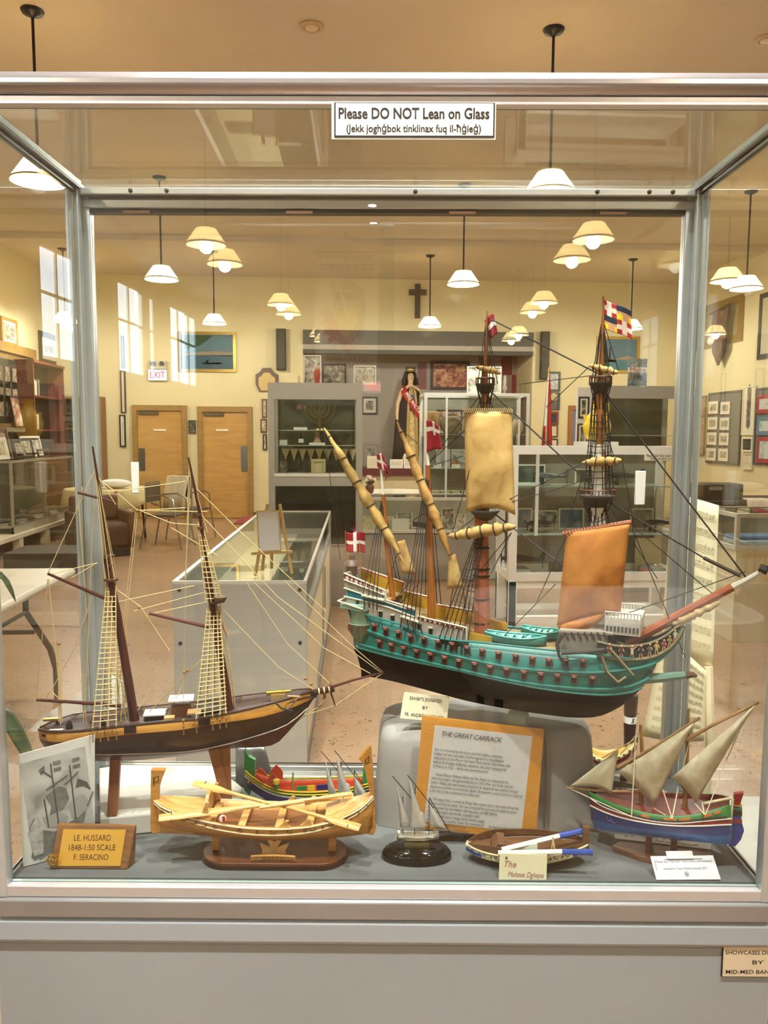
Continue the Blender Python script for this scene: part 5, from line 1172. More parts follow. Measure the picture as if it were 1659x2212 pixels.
ey = B_.at(1316, 1769, -bbx(1316) - .002); MB().tube([ey + Vector((x, 0, z)) for x, z in ((-.004, .004), (-.002, -.003), (.002, -.003), (.004, .001), (0, .002), (.006, -.005), (.010, -.006))], .0009, 4).build('bow_mark', plain('#5a4a8a', .5), bb_)
# cradle
BS = wood('#6b432c', '#835a3e', .5, (6, 40, 40), 6.0)
pts = [B_.onz(x, y, .008) for x, y in ((1322, 1827), (1340, 1816), (1420, 1812), (1520, 1826), (1538, 1842), (1520, 1856), (1436, 1862), (1380, 1850))]
MB().prism([(p.x, p.y) for p in pts], lambda x, y, d_: Vector((x, y, d_)), 0, .008).build('stand_base', BS, bb_, smooth=False)
for px in (1402, 1457):
    a, b = B_.onz(px, 1838, .008), B_.at(px, 1798, -.012); MB().box((b.x - .005, -.018, .008), (b.x + .005, -.008, b.z + .004)).box((b.x - .005, .010, .008), (b.x + .005, .018, b.z + .004)).build('stand_post', wood('#4a1f18', '#5c2a20', .45), bb_, smooth=False)

# ================================================================== SECOND RED BOAT AT THE BACK
RB = Frame(CF.world((CF.at(1350, 1640, 1.53).x, 1.535, ZC)), CASE_RZ - R(25))
rb = empty('model_rowing_boat', 'small red and cream model boat at the back, half hidden by the draped pedestal', 'model boat', RB.loc, RB.rz)
def rb_(t): return .026 * max(.03, math.sin(math.pi * min(1, max(0, t))) ** .65)
rr = [(1262, 1612), (1290, 1636), (1320, 1638), (1350, 1626), (1376, 1602)]
hull(RB, rb, 'hull', [(1262, 1376, rr, 1), (1262, 1376, off(rr, 8), .97), (1264, 1374, off(rr, 16), .8), (1270, 1368, off(rr, 30), .1)], rb_, 18, [plain('#d8c690', .5), plain('#9a1f22', .45), plain('#c9c2b0', .5)], inner=plain('#c9a860', .5), thick=.002)
q = MB()
for px in range(1272, 1372, 11):
    c = RB.at(px, ip(rr, px) + 4, -rb_((px - 1262) / 114.0) - .0008); q.tube([c + Vector((.0028 * math.cos(k), -.0003, .0018 * math.sin(k * 2))) for k in range(7)], .0006, 4)
q.build('painted_scroll', INK, rb, smooth=False)
spar(RB, rb, 'prow_post', [(1372, 1612), (1377, 1592)], .0030, .0018, plain('#3c2a18', .5)); spar(RB, rb, 'oar', [(1296, 1640, -.02), (1374, 1596, .01)], .0016, .0012, plain('#8a6a3a', .5))
MB().box((-.03, -.012, 0), (.03, .012, .02)).build('stand', plain('#4b3a2a', .5), rb)
zk = min(RB.at(1320, ip(rr, 1320) + 30, 0).z, 1.0)
MB().box((-.006, -.006, .02), (.006, .006, max(.03, RB.at(1320, 1664, 0).z))).build('stand_post', plain('#4b3a2a', .5), rb)

# ================================================================== CARDS, PLAQUES AND SUPPORTS IN THE CASE
RX90 = Matrix.Rotation(R(90), 4, 'X')
# draped pedestal under the galleon
PX0, PX1 = CF.at(822, 1700, 1.37).x, CF.at(1284, 1700, 1.37).x; PZT = KEELZ
pdc = Frame(CF.world(((PX0 + PX1) / 2, 1.458, ZC)), CASE_RZ)
pdt = empty('draped_pedestal', 'grey cloth draped box carrying the teal galleon', 'pedestal', pdc.loc, pdc.rz)
hw = (PX1 - PX0) / 2; ht = PZT - ZF
CLG = plain('#a9a59e', .9, vary=.15, scale=14)
rows = []; N = 56
for z_, g in ((0, .010), (.3, .007), (.62, .004), (.86, .001), (.95, -.004), (.99, -.014), (1.0, -.03)):
    ring = []
    for k in range(N):
        a = 2 * math.pi * k / N; ca, sa = math.cos(a), math.sin(a); p = 7.0
        rr_ = (abs(ca) ** p + abs(sa) ** p) ** (-1 / p)
        fold = .004 * (1 - z_) * math.sin(9 * a + 1.0) + .003 * (1 - z_) * math.sin(17 * a)
        sl_ = 1.0
        ring.append(Vector(((hw + g + fold) * ca * rr_, (.088 + g + fold) * sa * rr_, z_ * ht * (1 - .11 * max(0, -ca) ** 3 * z_))))
    rows.append(ring)
MB().loft(rows, True).build('cloth_cover', CLG, pdt, angle=70)
xx = pdc.at(1182, 1600, -.1).x; MB().tube([(xx, -.0905, ht * .93), (xx + .002, -.096, ht * .5), (xx + .001, -.100, .01)], .0012, 5).build('cloth_crease', CLG, pdt)

def card(name, label, cat, corners, v, mats, th=.002, paint=None, group=None, tilt=0.0, turn=False):
    """A stiff card whose four picture corners (tl, tr, br, bl) stand at depth v; the top leans back by tilt metres."""
    if turn:
        a_, b_ = CF.onz(*corners[3], ZC), CF.onz(*corners[2], ZC); F = Frame(CF.world(a_), CASE_RZ + math.atan2(b_.y - a_.y, b_.x - a_.x)); t = empty(name, label, cat, F.loc, F.rz, group)
    while not turn and v > V1 + .008 and min(CF.at(*corners[2], v).z, CF.at(*corners[3], v).z) < ZC: v -= .0004
    if not turn: F = Frame(CF.world((CF.at(*corners[3], v).x, v, ZC)), CASE_RZ); t = empty(name, label, cat, F.loc, F.rz, group)
    UPZ = Vector((0, 0, .0012)); c = [F.at(*corners[0], tilt), F.at(*corners[1], tilt), F.at(*corners[2], 0), F.at(*corners[3], 0)]
    c = [q + UPZ for q in c]; n = (c[1] - c[0]).cross(c[3] - c[0]).normalized()
    if n.y > 0: n = -n
    MB().flat(c, th, n).build('card', mats, t, smooth=False)
    x, y = (c[1] - c[0]), (c[0] - c[3]); M_ = basis((c[0] + c[1] + c[2] + c[3]) / 4 + n * .0006, x, y)
    return t, M_, x.length, y.length, c, n
# "exhibits donated" card on the pedestal
t, M_, w, h, c, n = card('label_card', 'cream card reading exhibits donated, propped under the stern of the galleon', 'label', ((873, 1496), (971, 1507), (965, 1562), (864, 1553)), 1.372, plain('#e6dfc0', .35), tilt=.010)
for k, s_ in enumerate(('EXHIBITS DONATED', 'BY', 'FR. ANDREW VIGNIERI')): text(s_, .0085, INK, t, M_ @ Matrix.Translation((0, .0135 - k * .0145, 0)), .0, width=(.058, .010, .070)[k])
# orange bordered page in plastic
t, M_, w, h, c, n = card('information_page', 'typed grey page on an orange board in a plastic sleeve, leaning on the pedestal', 'page', ((912, 1547), (1175, 1577), (1157, 1817), (893, 1789)), 1.318, plain('#d9942c', .5), tilt=.022)
ic = [M_ @ Vector(p) for p in ((-w * .405, h * .425, 0), (w * .395, h * .425, 0), (w * .395, -h * .435, 0), (-w * .405, -h * .435, 0))]
MB().flat(ic, .0008, n).build('sheet', plain('#d6d3ce', .6), t, smooth=False)
MB().flat([p + n * .0022 for p in c], .0004, n).build('plastic_sleeve', glassmat((1, 1, 1), .06, 'crinkled_plastic', .12, .6), t, smooth=False)
lead = Matrix.Translation((0, 0, .0016))
text('THE GREAT CARRACK', .0115, plain('#4a4038', .7), t, M_ @ lead @ Matrix.Translation((-.022, h * .36, 0)), .0, shear=.25, space=.9)
BODY = ["Far, it is recorded by the sailors and the knights, numerous ...", "knights had two such ships, the Portuguese as a long distance", "captured from the Moors; the Santa Maria and the Saint Anne, with", "before the Knights of Rhodes, squadron, the latter subsequently", "of France, in 1522 ... which was commissioned in",
        "", "     Grand Master Philippe Villiers de l'Isle Adam was aboard the Sa", "when the knights relinquished Rhodes in 1523. After the Order had est", "itself in Malta, she was berthed along Fort St. Angelo & was used for storage", "purposes and later as a prison for slaves. She became a total wreck as a result of", "a fire due to the carelessness of a slave boy.",
        "", "     The Santa Anna, a towering 50 gun war-vessel, had an admirable dining hall", "saloons and had six decks. She was protected by guns and side galleries were", "living-quarters for the knights; with big oven and 500 fighting", "stored with plants and shrubs, moulders with", "men: she could carry a forge, three months supply", "and water for six months. Under the command of", "equipment, the Santa Anna carried", "very extensive. In 1536 Grand Master", "she was replaced by two galleons."]
for k, s_ in enumerate(BODY):
    if s_: text(s_, .0062, plain('#3c3a38', .7), t, M_ @ lead @ Matrix.Translation((-w * .385, h * .215 - k * .0072, 0)), .001, align='LEFT', sx=.80)
text('St. Paul the Apostle Parish', .0062, plain('#3c3a38', .7), t, M_ @ lead @ Matrix.Translation((w * .385, -h * .415, 0)), .002, align='RIGHT', sx=.85)
# wooden plaque of the schooner
pf = Frame(CF.world((CF.at(205, 1880, 1.229).x, 1.229, ZC)), CASE_RZ)
t = empty('name_plaque', 'wooden desk plaque with engraved brass plate and tiny ship wheel, beside the ship drawing', 'plaque', pf.loc, pf.rz)
q = [pf.at(107, 1879, 0), pf.at(275, 1880, 0), pf.at(293, 1784, .022), pf.at(125, 1780, .022)]
back = Vector((0, .022, 0)); bb0 = [q[0] + back, q[1] + Vector((.006, .022, 0))]
bb0[0].z = bb0[1].z = 0
for p in (q[0], q[1]): p.z = 0
tb = [q[3] + Vector((0, .006, 0)), q[2] + Vector((0, .006, 0))]
PLW = wood('#6b4420', '#8f6230', .3, (8, 60, 60), 9.0)
MB().add([q[0], q[1], q[2], q[3], bb0[0], bb0[1], tb[1], tb[0]], [(0, 1, 2, 3), (3, 2, 6, 7), (7, 6, 5, 4), (0, 4, 5, 1), (0, 3, 7, 4), (1, 5, 6, 2)]).build('wedge', PLW, t, smooth=False, bevel=.0015)
n = (q[1] - q[0]).cross(q[3] - q[0]).normalized()
bc = [pf.at(x, y, lerp(0, .022, (1880 - y) / 98.0)) for x, y in ((125, 1870), (261, 1870), (273, 1792), (138, 1791))]
MB().flat([p + n * .0022 for p in bc], .0022, n).build('brass_plate', plain('#d9a53f', .38, .35), t, smooth=False)
M_ = basis((bc[0] + bc[1] + bc[2] + bc[3]) / 4 + n * .0027, bc[1] - bc[0], bc[3] - bc[0])
for k, s_ in enumerate(('LE. HUSSARD', '1848-1:50 SCALE', 'F. SERACINO')): text(s_, .0132, plain('#4a2c10', .6), t, M_ @ Matrix.Translation((0, .0150 - k * .0150, 0)), -.002, width=(.061, .077, .057)[k])
wc = pf.at(114, 1858, -.004); wheel = MB(); BR = plain('#b58a2e', .3, .8)
wheel.tube([wc + Vector((.008 * math.cos(a), 0, .008 * math.sin(a))) for a in [2 * math.pi * k / 24 for k in range(25)]], .0014, 6, False)
for k in range(8): a = 2 * math.pi * k / 8; wheel.tube([wc, wc + Vector((.0125 * math.cos(a), 0, .0125 * math.sin(a)))], .0009, 5)
wheel.ball(wc, .003, 8).build('ship_wheel', BR, t)
# ship drawing on a white card
t, M_, w, h, c, n = card('ship_drawing', 'grey drawing of a warship under sail on a white card, in the case corner', 'picture', ((40, 1632), (205, 1588), (205, 1834), (50, 1874)), 1.255, plain('#dfe0da', .5), th=.0015, tilt=-.003, turn=True)
# the card stands turned: push its right edge back
c2 = [Frame(CF.world((0, 0, ZC)), CASE_RZ)]
def drawq(u, v): return M_ @ Vector(((u - .5) * w, (.5 - v) * h, 0))
MB().flat([M_ @ Vector((a * w, b * h, -.0002)) for a, b in ((-.42, .43), (.43, .43), (.43, -.42), (-.42, -.42))], .0002, n).build('drawing_sheet', blotch(['#8b8c88', '#b9bbb6', '#cfd1cb'], 22, .6, 4.0), t, smooth=False)
GR1, GR2, GR3 = plain('#5a5b58', .6), plain('#83857f', .6, vary=.5, scale=90), plain('#a3a59f', .6)
def dpoly(name, pts, m, lift): MB().flat([M_ @ Vector(((a - .5) * w, (.5 - b) * h, lift)) for a, b in pts], .00015, n).build(name, m, t, smooth=False)
dpoly('drawn_hull', ((.08, .66), (.16, .58), (.22, .70), (.40, .76), (.68, .70), (.84, .64), (.80, .74), (.66, .84), (.42, .88), (.24, .94), (.10, .96), (.06, .92), (.14, .80)), GR2, .0002)
dpoly('drawn_sail', ((.34, .42), (.52, .36), (.62, .40), (.64, .50), (.54, .58), (.36, .60), (.40, .52)), GR2, .0003); dpoly('drawn_sail', ((.26, .60), (.48, .58), (.60, .66), (.52, .74), (.30, .70)), GR3, .0003); dpoly('drawn_sail', ((.62, .56), (.82, .50), (.88, .56), (.86, .64), (.72, .70), (.64, .68)), GR3, .0003)
dpoly('drawn_sail', ((.78, .34), (.90, .40), (.94, .48), (.84, .42), (.74, .42)), GR1, .0003); dpoly('drawn_flag', ((.30, .17), (.38, .14), (.38, .20), (.32, .22)), GR2, .0003); dpoly('drawn_stern', ((.06, .70), (.20, .56), (.26, .66), (.22, .92), (.10, .92)), plain('#c9cbc5', .6, vary=.6, scale=120), .0004)
mb = MB()
for a in (((.46, .14), (.46, .76)), ((.70, .20), (.69, .70)), ((.32, .44), (.33, .70)), ((.36, .36), (.66, .28)), ((.60, .36), (.80, .28)), ((.34, .18), (.45, .26)), ((.16, .96), (.42, .90)), ((.86, .62), (.96, .50))): mb.tube([M_ @ Vector(((u - .5) * w, (.5 - v) * h, .0004)) for u, v in a], .0011, 4)
mb.build('drawn_mast', GR1, t)
mb = MB()
for u, v in ((.49, .16), (.54, .16), (.49, .22), (.54, .22), (.74, .18), (.79, .18), (.74, .24), (.79, .24)): mb.box((0, 0, 0), (.0058, .0058, .0002), M_ @ Matrix.Translation(((u - .5) * w, (.5 - v) * h, .0004)))
mb.build('drawn_flag', GR2, t)
# white block under the schooner posts, and a white card on a stand outside the glass
BZ = S.loc.z + PBZ - .0006; bq = [CF.onz(*p, BZ) for p in ((216, 1768), (382, 1752), (520, 1748), (524, 1700), (472, 1640), (262, 1650), (214, 1658))]
for p in bq: p.y = min(p.y, 1.555)
bf_ = Frame(CF.world((bq[1].x, bq[1].y, ZC)), CASE_RZ); t = empty('white_block', 'white block under the two wooden posts of the schooner', 'block', bf_.loc, bf_.rz)
pl_ = [(p.x - bq[1].x, p.y - bq[1].y) for p in bq]
MB().prism(pl_, lambda x, y, d_: Vector((x, y, d_)), 0, BZ - ZC).build('block', plain('#dcd8cd', .5, vary=.12, scale=10), t, smooth=False, bevel=.003)
yw = 1.80; p0 = P(200, 1560, yw); t = empty('white_card', 'white slanted card on a thin stand, behind the stern of the schooner', 'card', (p0.x, yw, 0))
MB().flat([P(x, y, yw) - Vector((p0.x, yw, 0)) for x, y in ((232, 1455), (264, 1472), (264, 1580), (60, 1580), (88, 1552))], .004).build('card', plain('#f2efe6', .5), t, smooth=False)
MB().tube([(0, .01, .01), (0, .01, p0.z)], .008, 8).build('stand_pole', BLACK, t); MB().lathe([(.12, 0), (.11, .012), (.01, .02), (0, .02)], (0, .01, 0), 16).build('stand_foot', BLACK, t)
# curved grey sheet behind the green boat
gf = Frame(CF.world((CF.at(560, 1690, 1.545).x, 1.545, ZC)), CASE_RZ)
t = empty('curved_sheet', 'grey metallic sheet curving behind the green prow', 'sheet', gf.loc, gf.rz); rows = []
for j in range(9):
    a = j / 8; z_ = lerp(0, .085, a); rows.append([Vector((x, -.012 + .03 * (x / .05) ** 2 * .1 - .02 * a * (1 - a), z_)) for x in [lerp(-.045 + .0 * a, .030 - .016 * a * a, i / 10) for i in range(11)]])
MB().grid(rows).build('sheet', plain('#7f7f7a', .35, .5, .2, 12.0), t, solid=.0015)
# Maltese dghajsa card
t, M_, w, h, c, n = card('label_card', 'cream card titled The Maltese Dghajsa, leaning against the front glass', 'label', ((1080, 1845), (1182, 1849), (1180, 1911), (1077, 1908)), 1.222, plain('#e4deba', .5), tilt=.006)
PK = plain('#a8606a', .6)
text('The', .0135, PK, t, M_ @ Matrix.Translation((-.0225, .0065, 0)), .0, shear=.35); text('Maltese Dghajsa', .0118, PK, t, M_ @ Matrix.Translation((.004, -.0095, 0)), .0, shear=.35, width=.058)
MB().flat([M_ @ Vector((a * w, b * h, .0002)) for a, b in ((-.5, -.425), (.5, -.425), (.5, -.465), (-.5, -.465))], .0003, n).build('red_line', PK, t, smooth=False)
MB().lathe([(0, 0), (.0022, 0), (.0018, .0008), (0, .0009)], M_ @ Vector((-w * .36, h * .36, 0)), 10, RX90).build('eyelet', plain('#7a6a52', .4, .5), t)
t, M_, w, h, c, n = card('label_card', 'pale green slip standing behind the Maltese Dghajsa card', 'label', ((1128, 1830), (1161, 1824), (1161, 1860), (1128, 1860)), 1.232, plain('#cfd9bd', .5), tilt=.004)
# label of the sailing boat, front right
t, M_, w, h, c, n = card('label_card', 'white printed label under a clear clip, below the blue sailing boat', 'label', ((1405, 1851), (1540, 1849), (1557, 1901), (1418, 1902)), 1.228, plain('#dfe0e4', .35), tilt=.026)
GT = plain('#77777d', .6)
text('Maltese Boat "Xprunara" Constructed by John Schembri', .0052, GT, t, M_ @ Matrix.Translation((0, .0095, 0)), .0, sx=.78); text('Donated by Trevor Perkins Schembri 2017', .0052, GT, t, M_ @ Matrix.Translation((0, -.0015, 0)), .0, sx=.78)
for a in ((-.46, .30, -.46, -.1), (-.30, .36, .30, .36)): MB().tube([M_ @ Vector((a[0] * w, a[1] * h, .0003)), M_ @ Vector((a[2] * w, a[3] * h, .0003))], .0004, 4).build('border_line', GT, t)
mc = MB()
for k in range(4): mc.prism([(-.0004, 0), (-.0022, .0042), (0, .003), (.0022, .0042), (.0004, 0)], lambda x, y, d_: M_ @ Matrix.Rotation(k * math.pi / 2, 4, 'Z') @ Vector((x, y, d_)) + (M_.to_3x3() @ Vector((0, -h * .27, 0))), 0, .0003)
mc.build('small_cross', plain('#a0a0a6', .6), t, smooth=False)
MB().box((-.5, -.5, 0), (.5, .5, .002), M_ @ Matrix.Translation((-.005, h * .52, .001)) @ Matrix.Diagonal((w * .42, .012, 1, 1))).build('clip', plain('#e8e6e2', .2), t)
# handwritten strip under the boat
hf = Frame(CF.world((CF.at(1430, 1815, 1.315).x, 1.33, ZC)), CASE_RZ + R(-6))
t = empty('handwritten_label', 'white strip of paper with handwriting, lying on the stand of the blue boat', 'label', hf.loc, hf.rz)
hq = [hf.onz(x, y, .0105) for x, y in ((1326, 1801), (1535, 1820), (1534, 1834), (1328, 1810))]
MB().flat([Vector((p.x, p.y, p.z)) for p in hq], .0008, (0, 0, 1)).build('paper_strip', plain('#ece9e0', .6), t, smooth=False)
mb = MB(); rnd = random.Random(5)
for row, (v, x0, x1) in enumerate(((.25, .10, .70), (.70, .30, .97))):
    pts = []; u = x0
    while u < x1:
        p = hq[0].lerp(hq[1], u).lerp(hq[3].lerp(hq[2], u), v + (rnd.random() - .5) * .28); pts.append(p + Vector((0, 0, .0005))); u += .010
        if rnd.random() < .16:
            if len(pts) > 2: mb.tube(pts, .0004, 4)
            pts = []; u += .016
    if len(pts) > 2: mb.tube(pts, .0004, 4)
mb.build('handwriting', INK, t)

# ================================================================== THE HALL BEHIND THE CASE
WHF = plain('#e9e4d8', .45); GRYF = plain('#b3aea6', .4, .2); GOLD = plain('#a8822f', .35, .5, .3, 30.0); BLKF = plain('#1d1916', .4); WALN = wood('#4b2c18', '#643e24', .4, (10, 40, 40)); CARDM = plain('#e6dcc0', .6)
RZ_OF = {'b': 0.0, 'l': R(90), 'r': R(-90)}
def wallpos(wall, px, py, lift=0.0):
    if wall == 'b': p = P(px, py, ROOM_B); return Vector((p.x, ROOM_B - .004 - lift, p.z))
    if wall == 's': p = P(px, py, ROOM_B + 1.3); return Vector((p.x, ROOM_B + 1.296 - lift, p.z))
    if wall == 'l': p = PX(px, py, ROOM_L); return Vector((ROOM_L + .004 + lift, p.y, p.z))
    p = PX(px, py, ROOM_R); return Vector((ROOM_R - .004 - lift, p.y, p.z))
def framed(name, label, cat, loc, rz, w, h, fw, fm, pm, mount=None, mw=.0, th=.03, group=None, tilt=0.0, pname='picture'):
    """A framed picture: local x along the width, front facing local -y, origin at its lower edge."""
    t = empty(name, label, cat, loc, rz, group)
    M_ = Matrix.Rotation(tilt, 4, 'X')
    MB().box((-w / 2, -th, 0), (w / 2, 0, fw), M_).box((-w / 2, -th, h - fw), (w / 2, 0, h), M_).box((-w / 2, -th, fw), (-w / 2 + fw, 0, h - fw), M_).box((w / 2 - fw, -th, fw), (w / 2, 0, h - fw), M_).build('frame', fm, t, smooth=False)
    if mount is not None: MB().box((-w / 2 + fw, -th * .5, fw), (w / 2 - fw, -th * .3, h - fw), M_).build('mount', mount, t, smooth=False)
    MB().box((-w / 2 + fw + mw, -th * .6, fw + mw), (w / 2 - fw - mw, -th * .35, h - fw - mw), M_).build(pname, pm, t, smooth=False)
    return t
def wallpic(wall, name, label, cat, x0, y0, x1, y1, fw, fm, pm, mount=None, mw=0.0, group=None, th=.03):
    a, b = wallpos(wall, x0, (y0 + y1) / 2), wallpos(wall, x1, (y0 + y1) / 2); xm = (x0 + x1) / 2
    t_, bt = wallpos(wall, xm, y0), wallpos(wall, xm, y1)
    w = (a - b).length; loc = Vector(((a.x + b.x) / 2, (a.y + b.y) / 2, bt.z))
    return framed(name, label, cat, loc, RZ_OF.get(wall, 0.0), w, t_.z - bt.z, fw, fm, pm, mount, mw, th, group)
def photo(seed, a='#2c2824', b='#7d7468', c='#cfc5b2', sc=14): return blotch([a, b, c], sc, .4, seed * 3.7, (1, 1, 1), 5.0, dist=1.0)

# ---- back wall
def seascape(t, w, h, parts):
    for nm_, poly, m in parts: MB().flat([Vector((x * w, -.022, y * h)) for x, y in poly], .002).build(nm_, m, t, smooth=False)
pt = wallpic('b', 'painting', 'gold framed painting of a harbour with a red rowing boat, above the wooden doors', 'painting', 385, 717, 510, 804, .05, GOLD, plain('#41656a', .5, vary=.3, scale=4))
a, b = wallpos('b', 385, 760), wallpos('b', 510, 760); pw = (b - a).length; phh = wallpos('b', 450, 717).z - wallpos('b', 450, 804).z
seascape(pt, pw, phh, [('painted_sea', ((-.44, .09), (.44, .09), (.44, .42), (-.44, .42)), plain('#123f4c', .5, vary=.35, scale=5)), ('painted_shore', ((-.40, .40), (-.1, .42), (.44, .40), (.44, .50), (.1, .52), (-.3, .48)), plain('#8c7a5e', .6, vary=.4, scale=12)),
    ('painted_tree', ((-.44, .60), (-.30, .56), (-.12, .66), (.02, .80), (.10, .91), (-.44, .91)), plain('#22421f', .7, vary=.5, scale=18)), ('painted_boat', ((-.10, .235), (.26, .24), (.23, .20), (-.06, .195)), plain('#a04a32', .5)), ('painted_rowers', ((-.02, .24), (.02, .24), (.02, .29), (-.02, .29)), INK)])
p2 = wallpic('b', 'painting', 'gold framed painting of a sailing ship at anchor, below the quartered ship flag', 'painting', 1287, 727, 1380, 806, .05, plain('#c9a23c', .35, .5), plain('#5b7780', .5, vary=.25, scale=3))
a, b = wallpos('b', 1287, 760), wallpos('b', 1380, 760); pw = (b - a).length; phh = wallpos('b', 1330, 727).z - wallpos('b', 1330, 806).z
seascape(p2, pw, phh, [('painted_sea', ((-.43, .1), (.43, .1), (.43, .36), (-.43, .36)), plain('#4d7a80', .5, vary=.3, scale=6)), ('painted_hills', ((-.1, .36), (.10, .44), (.24, .47), (.43, .40), (.43, .36)), plain('#9a7f62', .6)), ('painted_ship', ((-.30, .30), (-.04, .30), (-.02, .35), (-.16, .37), (-.17, .7), (-.20, .7), (-.21, .37), (-.32, .36)), plain('#2a1d16', .6))])
a, b, c = wallpos('b', 883, 632), wallpos('b', 921, 632), wallpos('b', 902, 614); d_ = wallpos('b', 902, 688); w_ = .048
t = empty('wooden_cross', 'plain dark wooden cross on the wall above the stage', 'cross', (c.x, ROOM_B - .005, d_.z), 0)
CW = wood('#4a3a28', '#5f4b35', .5, (30, 30, 8)); MB().box((-w_, -.05, 0), (w_, 0, c.z - d_.z)).build('upright', CW, t); MB().box((a.x - c.x, -.056, a.z - d_.z - w_), (b.x - c.x, -.002, a.z - d_.z + w_)).build('crossbar', CW, t)
for x0, x1, y0, y1, lb in ((598, 618, 712, 800, 'tall dark column loudspeaker on the wall, beside the harbour painting'), (1164, 1184, 718, 820, 'tall dark column loudspeaker on the wall, at the stage edge by the diploma')):
    a, b = wallpos('b', x0, y1), wallpos('b', x1, y0); t = empty('wall_loudspeaker', lb, 'speaker', ((a.x + b.x) / 2, ROOM_B - .005, a.z), 0)
    w_ = (b.x - a.x) / 2; MB().box((-w_, -.14, 0), (w_, 0, b.z - a.z)).build('enclosure', plain('#3b372b', .6), t, bevel=.01); MB().box((-w_ * .8, -.148, .02), (w_ * .8, -.141, b.z - a.z - .02)).build('grille', plain('#56503f', .8, vary=.5, scale=120), t)
def exit_sign(loc, rz, label, group=None, heads=True):
    t = empty('exit_sign', label, 'exit sign', loc, rz)
    MB().box((-.165, -.06, 0), (.165, 0, .20)).build('housing', plain('#d9d2c0', .5), t, bevel=.006)
    MB().box((-.155, -.064, .012), (.155, -.0605, .188)).build('face', plain('#f3e0d2', .4, emit=.35, ecol='#ffd9cf'), t)
    text('EXIT', .165, plain('#e5132b', .4, emit=1.2, ecol='#ff1734'), t, Matrix.Translation((0, -.066, .098)) @ Matrix.Rotation(R(90), 4, 'X'), .012, width=.265)
    if heads:
        MB().box((-.13, -.07, .205), (.16, 0, .36)).build('battery_box', plain('#cdc5b0', .5), t, bevel=.008)
        for x in (-.07, .09): MB().lathe([(.022, 0), (.042, .03), (.040, .05), (.0, .052)], (x, -.075, .285), 14, Matrix.Rotation(R(70), 4, 'X')).build('lamp_head', plain('#6d685a', .3, .4), t)
    return t
p = wallpos('b', 342, 823); exit_sign((p.x, p.y, p.z), 0, 'red EXIT sign with twin emergency lamps above the wooden doors')
k = 0
for x0, y0, x1, y1, lb in ((262, 726, 269, 796, 'thin dark framed picture beside the case post, uppermost'), (261, 800, 272, 892, 'brown framed picture beside the case post, middle one'), (259, 896, 272, 965, 'black framed document beside the case post, lowest')):
    k += 1; wallpic('b', 'framed_picture', lb, 'picture', x0, y0, x1, y1, .022, BLKF if k != 2 else WALN, photo(20 + k, '#8b8272', '#c8bda2', '#e8dfc6'), CARDM, .02)
wallpic('b', 'notice', 'small dark notice between the two wooden doors', 'notice', 408, 908, 423, 936, .01, BLKF, photo(4, '#18130f', '#4a3f33', '#a89a80', 30))
p = wallpos('b', 577, 846); t = empty('wooden_shield', 'octagonal carved wooden shield on the wall, left of the column loudspeaker', 'shield', (p.x, ROOM_B - .004, p.z), 0)
oc = [(-.14, .0), (-.20, .12), (-.20, .30), (-.13, .34), (-.07, .42), (.07, .42), (.13, .34), (.20, .30), (.20, .12), (.14, 0)]
MB().prism(oc, lambda x, y, d: Vector((x, d, y)), -.03, 0).build('rim', WALN, t, smooth=False); MB().prism([(x * .74, .06 + (y - .06) * .76) for x, y in oc], lambda x, y, d: Vector((x, d, y)), -.036, -.03).build('panel', plain('#c9a866', .5), t, smooth=False)
for n_, (x0, y0, x1, y1, lb) in enumerate(((566, 862, 577, 902, 'narrow framed picture beside the second door, upper'), (563, 905, 577, 934, 'small framed badge beside the second door'), (568, 938, 577, 972, 'small black framed note beside the second door, lower'))): wallpic('b', 'framed_picture', lb, 'picture', x0, y0, x1, y1, .02, WALN if n_ < 2 else BLKF, photo(30 + n_, '#5a4030', '#b09a78', '#ded2b8'))
# right of the stage
wallpic('b', 'diploma', 'silver printed diploma on a dark board, right of the stage', 'diploma', 1183, 803, 1210, 846, .04, plain('#4b463d', .5), photo(8, '#8d8a80', '#bdb9ad', '#dcd8cc', 20), th=.02)
wallpic('b', 'award_plaque', 'dark wall plaque with a round crest and a small plate', 'plaque', 1184, 848, 1209, 886, .03, plain('#4b463d', .5), photo(9, '#3a352e', '#5b544a', '#857c6c', 8), th=.02)
p = wallpos('b', 1195, 858)
t = tag(MB().lathe([(0, 0), (.07, 0), (.07, .01), (0, .012)], (0, 0, 0), 20, RX90).build('round_crest', plain('#b5a27e', .4, .3), None, loc=(p.x, ROOM_B - .04, p.z)), 'round pale crest fixed to the dark wall plaque', 'crest')
wallpic('b', 'award_plaque', 'wooden plaque with a violet plate, right of the red and white flag', 'plaque', 1185, 889, 1206, 917, .04, wood('#6b2f1c', '#7f3d26'), plain('#2a1c3d', .4), th=.02)
wallpic('b', 'framed_picture', 'brown framed card low on the wall beside the flag', 'picture', 1184, 918, 1204, 944, .02, WALN, plain('#d9c7a0', .5)); wallpic('b', 'framed_picture', 'black framed certificate lowest on the wall beside the flag', 'picture', 1184, 948, 1204, 975, .02, BLKF, plain('#e4d6b6', .5))
# side doorway with blue opening
a, b = P(1228, 876, ROOM_B), P(1258, 1000, ROOM_B)
dd = tag(MB().box((a.x + .07, ROOM_B - .02, 0), (b.x - .02, ROOM_B - .004, a.z - .08)).build('door_3', plain('#6f83b0', .6), smooth=False), kind='structure')
MB().box((a.x, ROOM_B - .06, 0), (a.x + .08, ROOM_B - .001, a.z)).box((a.x + .08, ROOM_B - .06, a.z - .08), (b.x, ROOM_B - .001, a.z)).build('door_frame', wood('#8f5a2a', '#a86c36'), dd, smooth=False)

